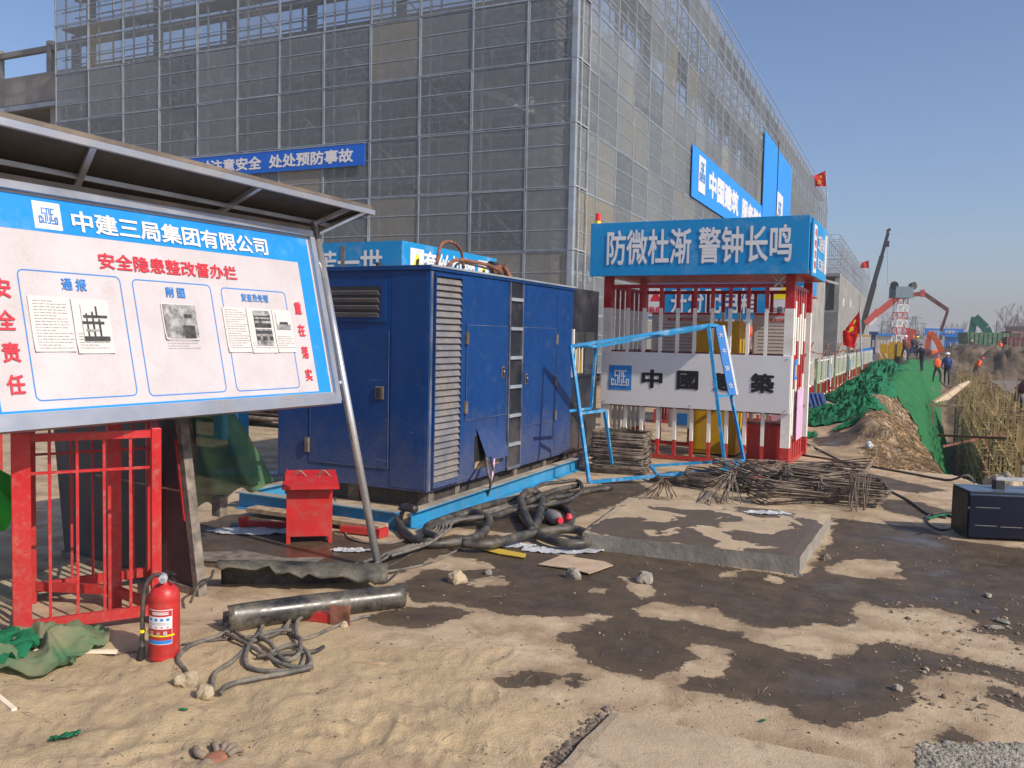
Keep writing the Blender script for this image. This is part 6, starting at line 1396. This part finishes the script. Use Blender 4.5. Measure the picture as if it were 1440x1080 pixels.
# ------------------------------------------------------------------ far machines and buildings
# the air between here and the horizon
hz = MB(); hz.box((-5200, -5200, -6), (5200, 5200, 34)); hz_o = hz.build('haze', 'black'); hz_o['kind'] = 'stuff'; hz_o.data.materials.clear()
mt = bpy.data.materials.new('haze'); mt.use_nodes = True; hn = mt.node_tree; hn.nodes.remove(hn.nodes['Principled BSDF']); pv = hn.nodes.new('ShaderNodeVolumePrincipled')
pv.inputs['Color'].default_value = (.86, .88, .96, 1); pv.inputs['Density'].default_value = .0006; pv.inputs['Anisotropy'].default_value = .2; hn.links.new(pv.outputs[0], hn.nodes['Material Output'].inputs['Volume']); hz_o.data.materials.append(mt)
SC.cycles.volume_bounces = 1
def gzd(p): return gz(p.x, p.y)
def poly_bar(pts, dist, ws, name, matn, par, dz=0):
    b = MB(); P_ = [atD(x, y, dist+dz) for x, y in pts]
    for i in range(len(P_)-1):
        w = ws[i] if isinstance(ws, (list, tuple)) else ws; b.bar(P_[i], P_[i+1], w, w*1.2)
    return b.build(name, matn, par, world=True)
# telescopic crane boom
q = atD(1221, 430, 165); cr = thing('mobile_crane', 'black telescopic crane boom rising steeply behind the concrete block', 'crane', (q.x, q.y, 0))
poly_bar([(1210, 470), (1229.5, 398)], 165, .75, 'boom_section', 'black', cr); poly_bar([(1229, 398), (1240, 360)], 165, .6, 'boom_section', 'black', cr); poly_bar([(1240, 360), (1249, 327)], 165, .45, 'boom_section', 'black', cr)
poly_bar([(1247, 326), (1252, 322)], 165, .4, 'boom_head', 'black', cr); poly_bar([(1248, 325), (1248, 341)], 165, .06, 'hoist_rope', 'black', cr); b = MB(); b.cbox(atD(1247.5, 343, 165), (.35, .35, .5)); b.build('hook_block', 'black', cr, world=True); poly_bar([(1248, 346), (1248, 400)], 165, .03, 'tag_line', 'black', cr)
b = MB(); b.box((q.x-2, q.y-6, 0.6), (q.x+1, q.y+5, 3)); b.build('carrier', 'yellow_paint', cr, world=True)
# concrete pump boom
q = atD(1215, 470, 150); pu = thing('concrete_pump', 'pink red folding concrete pump boom arching across the sky', 'concrete pump', (q.x, q.y, 0))
poly_bar([(1218, 456), (1236, 437)], 150, .95, 'boom_section', 'pump_red', pu); poly_bar([(1236, 439), (1262, 418)], 150, .85, 'boom_section', 'pump_red', pu); poly_bar([(1262, 419), (1276, 415), (1298, 413)], 150, .55, 'boom_section', 'pump_red', pu)
poly_bar([(1294, 413), (1301, 412)], 150, .9, 'boom_joint', 'pump_red', pu); poly_bar([(1298, 412), (1333, 436)], 150, .5, 'boom_section', 'maroon', pu); poly_bar([(1300, 416), (1331, 437)], 150, .18, 'pipeline', 'pump_red', pu, .6); poly_bar([(1333, 436), (1323, 466)], 150, .35, 'boom_section', 'maroon', pu); poly_bar([(1234, 447), (1222, 458)], 150, .35, 'hydraulic_ram', 'white_paint', pu, -1)
b = MB(); b.box((q.x-2, q.y-4, .5), (q.x+1.4, q.y+5, 2.6)); b.build('carrier', 'white_paint', pu, world=True)
# floodlight tower
D_ = 110; q = atD(1263.5, 490, D_); tw = thing('floodlight_tower', 'red and white lattice tower with grey box and two floodlights', 'tower', (q.x, q.y, 0)); tb = 0.0; hw = .58; tt = atD(1264, 418, D_).z
for k in range(8):
    z0 = tb+(tt-tb)*k/8; z1 = tb+(tt-tb)*(k+1)/8; b = MB()
    cs = [Vector((q.x+a*hw, q.y+c_*hw, 0)) for a, c_ in ((-1, -1), (1, -1), (1, 1), (-1, 1))]
    for i in range(4):
        a, c_ = cs[i], cs[(i+1) % 4]; b.bar(a+Z*z0, a+Z*z1, .085); b.bar(a+Z*z1, c_+Z*z1, .06); b.bar(a+Z*z0, c_+Z*z1, .04)
    b.xf(Matrix.Translation(q) @ Matrix.Rotation(YAW, 4, 'Z') @ Matrix.Translation(-q)); b.build('lattice_section', ('white_paint', 'red_paint')[k % 2], tw, world=True)
b = MB(); zt0 = atD(1264, 418, D_).z; zt1 = atD(1264, 403.5, D_).z; b.box((-1.0, -.9, zt0), (1.0, .9, zt1)); b.box((-1.08, -1.0, zt0-.1), (1.08, 1.0, zt0-.001))
rM = Matrix.Translation((q.x, q.y, 0)) @ Matrix.Rotation(YAW, 4, 'Z'); b.xf(rM); b.build('platform_box', 'tower_box', tw, world=True)
for s_ in (-1, 1):
    b = MB(); b.tube([(s_*.9, -.2, zt1+.1), (s_*1.15, -.75, zt1+.12)], [.28, .46], 14); b.bar((s_*.9, 0, zt1-.1), (s_*.9, 0, zt1+.3), .12); b.xf(rM); b.build('floodlight', 'black', tw, world=True)
def wheel(par, x, y, r=.5, w=.32):
    b = MB(); b.smooth = False; b.cyl((x, y-w/2, r), r, w, 18, 1); o = b.build('wheel', 'black', par); b = MB(); b.cyl((x, y-w/2-.01, r), r*.5, .02, 12, 1); b.build('rim', 'alu', o)
def excavator(name, label, loc, rz, matn, pts, dist, wd):
    e = thing(name, label, 'excavator', loc, rz)
    b = MB(); b.box((-1.9, -1.5, .0), (1.9, -.9, .85)); b.build('track', 'black', e, bevel=.2); b = MB(); b.box((-1.9, .9, 0), (1.9, 1.5, .85)); b.build('track', 'black', e, bevel=.2)
    b = MB(); b.box((-2.2, -1.3, .95), (1.4, 1.3, 2.0)); b.box((-2.2, -1.2, 2.001), (-.4, 1.2, 2.35)); b.build('body', matn, e, bevel=.08); b = MB(); b.box((.1, -1.25, 2.001), (1.35, -.25, 3.0)); b.build('cab', matn, e, bevel=.08); b = MB(); b.box((.3, -1.27, 2.2), (1.2, -1.251, 2.85)); b.build('cab_window', 'glass_dark', e)
    P_ = [atD(x, y, dist) for x, y in pts]; b = MB()
    for i in range(0, 2): b.bar(P_[i], P_[i+1], wd, wd*1.3)
    b.build('boom', matn, e, world=True); b = MB()
    b.bar(P_[2], P_[3], wd*.8, wd); b.build('stick', matn, e, world=True); b = MB(); b.bar(P_[0].lerp(P_[1], .3)+Z*.35, P_[1].lerp(P_[2], .5)+Z*.4, wd*.35); b.build('hydraulic_ram', 'alu', e, world=True)
    b = MB(); q = P_[3]; b.box((q.x-.6, q.y-.6, q.z-1.0), (q.x+.55, q.y+.6, q.z-.1)); b.bar(q, q+Vector((.3, 0, -.5)), .3); b.build('bucket', 'maroon', e, world=True, bevel=.15); return e
q = atD(1331, 497, 96); excavator('excavator', 'orange excavator with raised arm half hidden behind the spoil heaps', (q.x, q.y, -1.9), YAW+math.pi, 'exc_orange', [(1325, 496), (1318, 480), (1308, 467), (1303, 490)], 95, .42)
q = atD(1396, 490, 150); excavator('excavator', 'green excavator with high curved arm behind the green dump truck', (q.x, q.y, -.6), YAW+math.pi, 'exc_green', [(1393, 478), (1386, 461), (1370.5, 446), (1366, 470)], 148, .95)
def truck(label, loc, rz, bedm, cabm):
    t_ = thing('dump_truck', label, 'truck', loc, rz)
    b = MB(); b.box((-3.6, -1.25, .75), (3.8, 1.25, 1.1)); b.build('chassis', 'black', t_)
    b = MB(); vs = [(-3.7, -1.25, 1.15), (1.8, -1.25, 1.15), (1.8, 1.25, 1.15), (-3.7, 1.25, 1.15), (-3.9, -1.3, 2.75), (1.9, -1.3, 2.75), (1.9, 1.3, 2.75), (-3.9, 1.3, 2.75)]
    b.add(vs, [(0, 3, 2, 1), (0, 1, 5, 4), (1, 2, 6, 5), (2, 3, 7, 6), (3, 0, 4, 7), (4, 5, 6, 7)]); b.build('bed', bedm, t_); b = MB()
    for i in range(9): b.box((-3.5+.62*i, -1.36, 1.2), (-3.42+.62*i, -1.301, 2.7))
    b.build('bed_rib', bedm, t_)
    b = MB(); b.box((2.05, -1.2, 1.1), (3.75, 1.2, 3.0)); b.build('cab', cabm, t_, bevel=.1); b = MB(); b.box((2.3, -1.22, 2.1), (3.4, -1.201, 2.8)); b.build('cab_window', 'glass_dark', t_)
    for x in (-2.6, -1.3, 2.9):
        for y in (-1.1, 1.1): wheel(t_, x, y)
    return t_
q = atD(1392, 497, 135); tr_ = truck('green dump truck parked behind the spoil beside the workers', (q.x, q.y, max(.1, gzd(q))), YAW, 'truck_green', 'maroon')
q = atD(1447, 497, 137); truck('dark red dump truck cut off by the right edge', (q.x, q.y, max(.1, gzd(q))), YAW, 'maroon', 'maroon')
# gate sign and buildings beyond
def far_box(name, px0, px1, py0, py1, dist, depth, matn, label, cat, zb=None):
    a, c_ = atD(px0, py1, dist), atD(px1, py0, dist); t_ = thing(name, label, cat, (a.x, a.y, 0), math.atan2(c_.y-a.y, c_.x-a.x)); L = math.hypot(c_.x-a.x, c_.y-a.y)
    z0 = zb if zb is not None else 0; z1 = atD((px0+px1)/2, py0, dist).z; return t_, L, z0, z1, depth
def simple_building(px0, px1, py0, py1, dist, depth, matn, roofm, label, nw):
    t_, L, z0, z1, dp = far_box('site_building', px0, px1, py0, py1, dist, depth, matn, label, 'building')
    b = MB(); b.box((0, 0, z0), (L, depth, z1)); b.build('wall', matn, t_); b = MB(); b.box((-.3, -.3, z1+.001), (L+.3, depth+.3, z1+.4)); b.build('roof', roofm, t_)
    for i in range(nw):
        x = L*(i+.3)/nw; b = MB(); b.box((x, -.05, z0+(z1-z0)*.35), (x+L/nw*.4, -.01, z0+(z1-z0)*.7)); f_ = b.build('window', 'white_paint', t_); b = MB(); b.box((x+.1, -.07, z0+(z1-z0)*.37), (x+L/nw*.4-.1, -.051, z0+(z1-z0)*.68)); b.build('pane', 'glass_dark', f_)
    return t_, L
gt_, L, z0, z1, _ = far_box('entrance_gate', 1300, 1355, 462, 471, 190, .5, 'banner_blue', 'distant blue gate sign with white writing on posts', 'gate')
zs = atD(1328, 471, 190).z; b = MB(); b.box((0, 0, zs), (L, .6, z1)); b.build('sign', 'banner_blue', gt_)
ca, cb_ = atD(1300, 466.5, 189.9), atD(1355, 466.5, 189.9); rr = Vector((cb_.x-ca.x, cb_.y-ca.y, 0)); text('安全生产  质量第一', (ca+cb_)/2, rr, Z, L*.75, (z1-zs)*.5, 'text_white', gt_, .03)
for f_ in (.02, .5, .97): b = MB(); b.box((L*f_-.2, .1, 0), (L*f_+.2, .5, zs-.001)); b.build('post', 'wall_pale', gt_)
simple_building(1313, 1351, 471.5, 490, 205, 10, 'brick_brown', 'galv', 'brown building seen under the distant blue gate sign', 4)
simple_building(1413, 1475, 461, 480, 230, 15, 'brick_brown', 'brick_brown', 'dull flat roofed building at the right edge of the horizon', 5)
simple_building(1224, 1232, 470, 492, 140, 4, 'navy', 'navy', 'dark blue cabin just right of the concrete block', 1)
simple_building(1232, 1256, 472, 492, 160, 4, 'wall_pale', 'banner_blue', 'pale site cabin with bright blue roof left of the lattice tower', 5)
simple_building(1276, 1289, 473, 490, 170, 4, 'navy', 'navy', 'dark blue cabin between lattice tower and orange excavator', 2)
simple_building(1330, 1350, 474, 492, 165, 4, 'text_blue', 'banner_blue', 'blue container cabin before the brown building', 2)
hd, L, z0, z1, _ = far_box('site_hoarding', 1222, 1440, 478, 490, 175, .2, 'x', 'long low blue and white site hoarding along the horizon', 'hoarding', 0)
for i in range(24):
    b = MB(); b.box((L*i/24+.05, 0, 0), (L*(i+1)/24-.05, .12, z1+random.uniform(-.1, .15))); b.build('hoarding_panel', ('banner_blue', 'white_paint', 'wall_pale')[(i*7) % 3], hd)
# shed roofs / pale slabs by the truck
q = atD(1375, 500, 105); b = MB(); b.box((q.x-6, q.y, .5), (q.x+1, q.y+3, .75)); b.box((q.x-4, q.y+1, -.5), (q.x-3.8, q.y+1.2, 3.0)); tag(b.build('concrete_pad', 'wall_pale'), 'pale flat pad and thin post left of the green dump truck', 'pad')
# pylon and poles
def pylon(px, py0, dist, w, label):
    q = atD(px, 490, dist); h = atD(px, py0, dist).z; t_ = thing('power_pylon', label, 'pylon', (q.x, q.y, 0), YAW); b = MB(); n = 8
    for k in range(n):
        z0, z1 = h*k/n, h*(k+1)/n; w0, w1 = w*(1-.78*k/n), w*(1-.78*(k+1)/n)
        for (a, c_), (d_, e) in (((-1, -1), (1, -1)), ((1, -1), (1, 1)), ((1, 1), (-1, 1)), ((-1, 1), (-1, -1))):
            b.bar((a*w0, c_*w0, z0), (a*w1, c_*w1, z1), .16); b.bar((a*w0, c_*w0, z0), (d_*w1, e*w1, z1), .09); b.bar((a*w1, c_*w1, z1), (d_*w1, e*w1, z1), .09)
    b.build('lattice', 'concrete_grey', t_); b = MB()
    for z, a in ((h*.78, w*2.2), (h*.95, w*1.5)): b.bar((-a, 0, z), (a, 0, z), .22); b.bar((-a, 0, z), (0, 0, z+h*.05), .12); b.bar((a, 0, z), (0, 0, z+h*.05), .12)
    b.build('cross_arm', 'concrete_grey', t_)
pylon(1284, 445, 330, 2.0, 'grey power pylon standing right of the lattice tower'); pylon(1272, 447, 380, 1.6, 'fainter power pylon directly behind the lattice tower')
for px, lab in ((1400, 'thin utility pole on the horizon above the green dump truck'), (1239, 'thin utility pole on the horizon left of the lattice tower')):
    q = atD(px, 490, 210); h = atD(px, 452, 210).z; b = MB(); b.tube([(q.x, q.y, 0), (q.x, q.y, h)], [.22, .14], 8); b.bar((q.x-1.2*R0.x, q.y-1.2*R0.y, h-.9), (q.x+1.2*R0.x, q.y+1.2*R0.y, h-.9), .14); tag(b.build('utility_pole', 'concrete_grey'), lab, 'pole')
# bare trees
def bare_tree(seed, name='bare_tree', h=14):
    rnd = random.Random(seed); t_ = thing(name, '', 'tree'); tr = MB(); cr_ = MB()
    tr.tube([(0, 0, -.3), (.1, 0, h*.25), (.0, .1, h*.5), (.1, .1, h*.95)], [h*.018, h*.014, h*.009, h*.002], 6); tr.build('trunk', 'tree_bark', t_)
    def br(p, d, L, r, k):
        e = p+d*L; m_ = (p+e)/2+Vector((rnd.uniform(-1, 1), rnd.uniform(-1, 1), 0))*L*.07; cr_.tube([p, m_, e], [r, r*.7, r*.4], 3, cap=False)
        if k:
            for _ in range(4): a = Vector((rnd.uniform(-1, 1), rnd.uniform(-1, 1), rnd.uniform(.1, .9))); br(p.lerp(e, rnd.uniform(.35, 1)), (d*1.1+a*.75).normalized(), L*rnd.uniform(.45, .65), r*.55, k-1)
    for i in range(13):
        z = h*(.22+.055*i); a = rnd.uniform(0, 6.28); br(Vector((.05, .05, z)), Vector((math.cos(a)*.6, math.sin(a)*.6, 1)).normalized(), h*rnd.uniform(.22, .34)*(1.15-z/h*.6), h*.006, 3)
    cr_.build('crown', 'tree_bark', t_); return t_
TP = [bare_tree(s) for s in (1, 2, 3)]; used = set()
spots = [(1238, 330, 'left of the lattice tower'), (1246, 300, 'just left of the lattice tower, the fuller one'), (1252, 350, 'peeping out beside the lattice tower'), (1336, 330, 'over the right half of the gate sign'), (1347, 300, 'over the right end of the gate sign'), (1325, 340, 'over the middle of the gate sign'), (1357, 320, 'above the green excavator bucket'), (1402, 330, 'behind the thin utility pole'), (1412, 300, 'left of the dull flat roofed building'), (1424, 280, 'tallest, above the dull flat roofed building'), (1433, 300, 'above the flat roofed building, second from the edge'), (1440, 290, 'at the very right edge'), (1380, 350, 'between the green excavator arm and the horizon'), (1368, 340, 'inside the bend of the green excavator arm'), (1297, 350, 'between the pylon and the gate sign'), (1311, 345, 'over the left half of the gate sign')]
for i, (px, d_, where) in enumerate(spots):
    src = TP[i % 3]; o = src if i < 3 else copy_tree(src); q = atD(px, 490, d_); o.location = (q.x, q.y, 0); o.rotation_euler = (0, 0, i*1.3); s_ = random.uniform(.65, 1.05)*(.95 if px > 1405 else .7); o.scale = (s_, s_, s_)
    o['label'] = 'hazy bare tree on the horizon '+where; o['group'] = 'bare trees along the horizon'
b = MB()
for i in range(900):
    px = random.uniform(1222, 1475); q = atD(px, 490, random.uniform(380, 520)); h = random.uniform(2, 7)*(1+.6*mnoise.noise(Vector((px*.05, 0, 0)))); b.bar((q.x, q.y, 0), (q.x+random.uniform(-2, 2), q.y, h), random.uniform(.1, .5), .3)
tag(b.build('distant_thicket', 'tree_bark'), kind='stuff')
# ------------------------------------------------------------------ workers
def person(label, loc, rz, vest, legs='cloth_dark', helmet='yellow_sign', bend=0., step=.2, arm=.3, h=1.7):
    t_ = thing('person', label, 'person', loc, rz); k = h/1.7
    me = bpy.data.meshes.new('body'); b_ = math.sin(bend); c_ = math.cos(bend)
    def tp(z, x=0, y=0): dz = z-.92; return (x, y-dz*b_, .92+dz*c_)
    V = [(0, 0, .92), tp(1.12), tp(1.36), tp(1.48), tp(1.60, 0, -.01), (.10, 0, .88), (.12, -step, .48), (.12, -step*.7, .07), (.12, -step*.7-.14, .03), (-.10, 0, .88), (-.12, step*.6, .48), (-.12, step, .07), (-.12, step-.14, .03),
         tp(1.40, .18), tp(1.13, .24, -arm*.3), tp(.93, .22, -arm), tp(.85, .21, -arm-.04), tp(1.40, -.18), tp(1.13, -.24, -arm*.2), tp(.95, -.23, -arm*.8), tp(.87, -.22, -arm*.8-.04)]
    E_ = [(0, 1), (1, 2), (2, 3), (3, 4), (0, 5), (5, 6), (6, 7), (7, 8), (0, 9), (9, 10), (10, 11), (11, 12), (2, 13), (13, 14), (14, 15), (15, 16), (2, 17), (17, 18), (18, 19), (19, 20)]
    R__ = [.13, .13, .15, .055, .105, .10, .07, .05, .045, .10, .07, .05, .045, .065, .05, .04, .04, .065, .05, .04, .04]
    me.from_pydata([tuple(c*k for c in v) for v in V], E_, []); o = bpy.data.objects.new('body', me); COL.objects.link(o); m_ = o.modifiers.new('s', 'SKIN'); m_.use_smooth_shade = True
    for i, r in enumerate(R__): me.skin_vertices[0].data[i].radius = (r*k, r*k*.85)
    me.skin_vertices[0].data[0].use_root = True; o.modifiers.new('ss', 'SUBSURF').levels = 1; o.modifiers['ss'].render_levels = 1
    m2 = bpy.data.meshes.new_from_object(o.evaluated_get(bpy.context.evaluated_depsgraph_get())); bpy.data.objects.remove(o); m2.name = 'body'
    m2.materials.clear(); m2.materials.append(M(legs)); m2.materials.append(M('skin')); m2.materials.append(M(vest))
    zh = tp(1.50)[2]*k; zw = .95*k
    for p in m2.polygons: p.material_index = 1 if (p.center.z > zh) else (2 if p.center.z > zw else 0)
    bo = bpy.data.objects.new('body', m2); COL.objects.link(bo); bo.parent = t_
    b = MB(); b.smooth = True; hc = Vector(tp(1.655, 0, -.01))*k; b.lathe([(.15*k, 0), (.135*k, .005), (.125*k, .05*k), (.09*k, .095*k), (0, .115*k)], hc, 16); b.build('helmet', helmet, t_)
    b = MB(); b.smooth = True; pts = [Vector(tp(z))*k for z in (.95, 1.12, 1.36, 1.45)]; b.tube(pts, [.175*k, .165*k, .19*k, .10*k], 14); b.build('vest', vest, t_); return t_
def put_person(px, pyf, dist, z=None, **kw):
    q = atD(px, pyf, dist); zz = z if z is not None else q.z; return person(loc=(q.x, q.y, zz), **kw)
put_person(1317, 537, 62, label='worker in orange vest and red helmet walking in the pit', rz=YAW+.4, vest='hi_orange', helmet='text_red')
put_person(1331, 541, 52, label='worker in blue jacket and white helmet in the pit', rz=YAW-.6, vest='cloth_blue', helmet='white_print', bend=.2)
put_person(1371, 533, 72, label='worker in orange coat bending among the falsework', rz=YAW+1, vest='hi_orange', helmet='text_red', bend=.6)
put_person(1406, 500, 118, label='worker in orange vest walking in front of the green dump truck', rz=YAW, vest='hi_orange', helmet='hi_orange')
put_person(1366, 498, 122, label='worker in dull red coat standing left of the green dump truck', rz=YAW+2, vest='maroon', helmet='white_print')
put_person(1431, 556, 36, label='worker with yellow helmet leaning over the falsework at the right edge', rz=YAW+1.2, vest='maroon', helmet='yellow_sign', bend=.7, z=-.95)
put_person(1272, 507, 66, label='dark clothed worker with white helmet beside the lattice tower', rz=YAW+.5, vest='maroon', helmet='white_print')
put_person(1283, 500, 84, label='dark clothed worker, left one of the two right of the lattice tower', rz=YAW+.9, vest='cloth_dark', helmet='hi_orange')
put_person(1289, 500, 86, label='brown clothed worker, right one of the two right of the lattice tower', rz=YAW-.9, vest='brick_brown', helmet='yellow_sign')
put_person(1296, 522, 60, label='dark clothed worker on the net covered slope', rz=YAW-.9, vest='cloth_dark', helmet='black', bend=.3)
q = atD(1273, 505, 70); b = MB(); b.bar((q.x, q.y, 0), (q.x, q.y, atD(1268, 470, 70).z), .05); tag(b.build('white_mast', 'white_paint'), 'thin white mast beside the lattice tower', 'mast')
c = thing('pump_truck_body', 'red machine body behind the foot of the lattice tower', 'machine', (0, 0, 0)); q = atD(1268, 495, 125); c.location = (q.x, q.y, 0); b = MB(); b.bar((-2.2, 0, .4), (1.6, 0, 2.4), 1.0, 1.2); b.build('hopper', 'pump_red', c); b = MB(); b.bar((.5, -.5, 1.2), (1.2, -.5, 3.6), 1.2, 1.2); b.build('arm_base', 'pump_red', c)
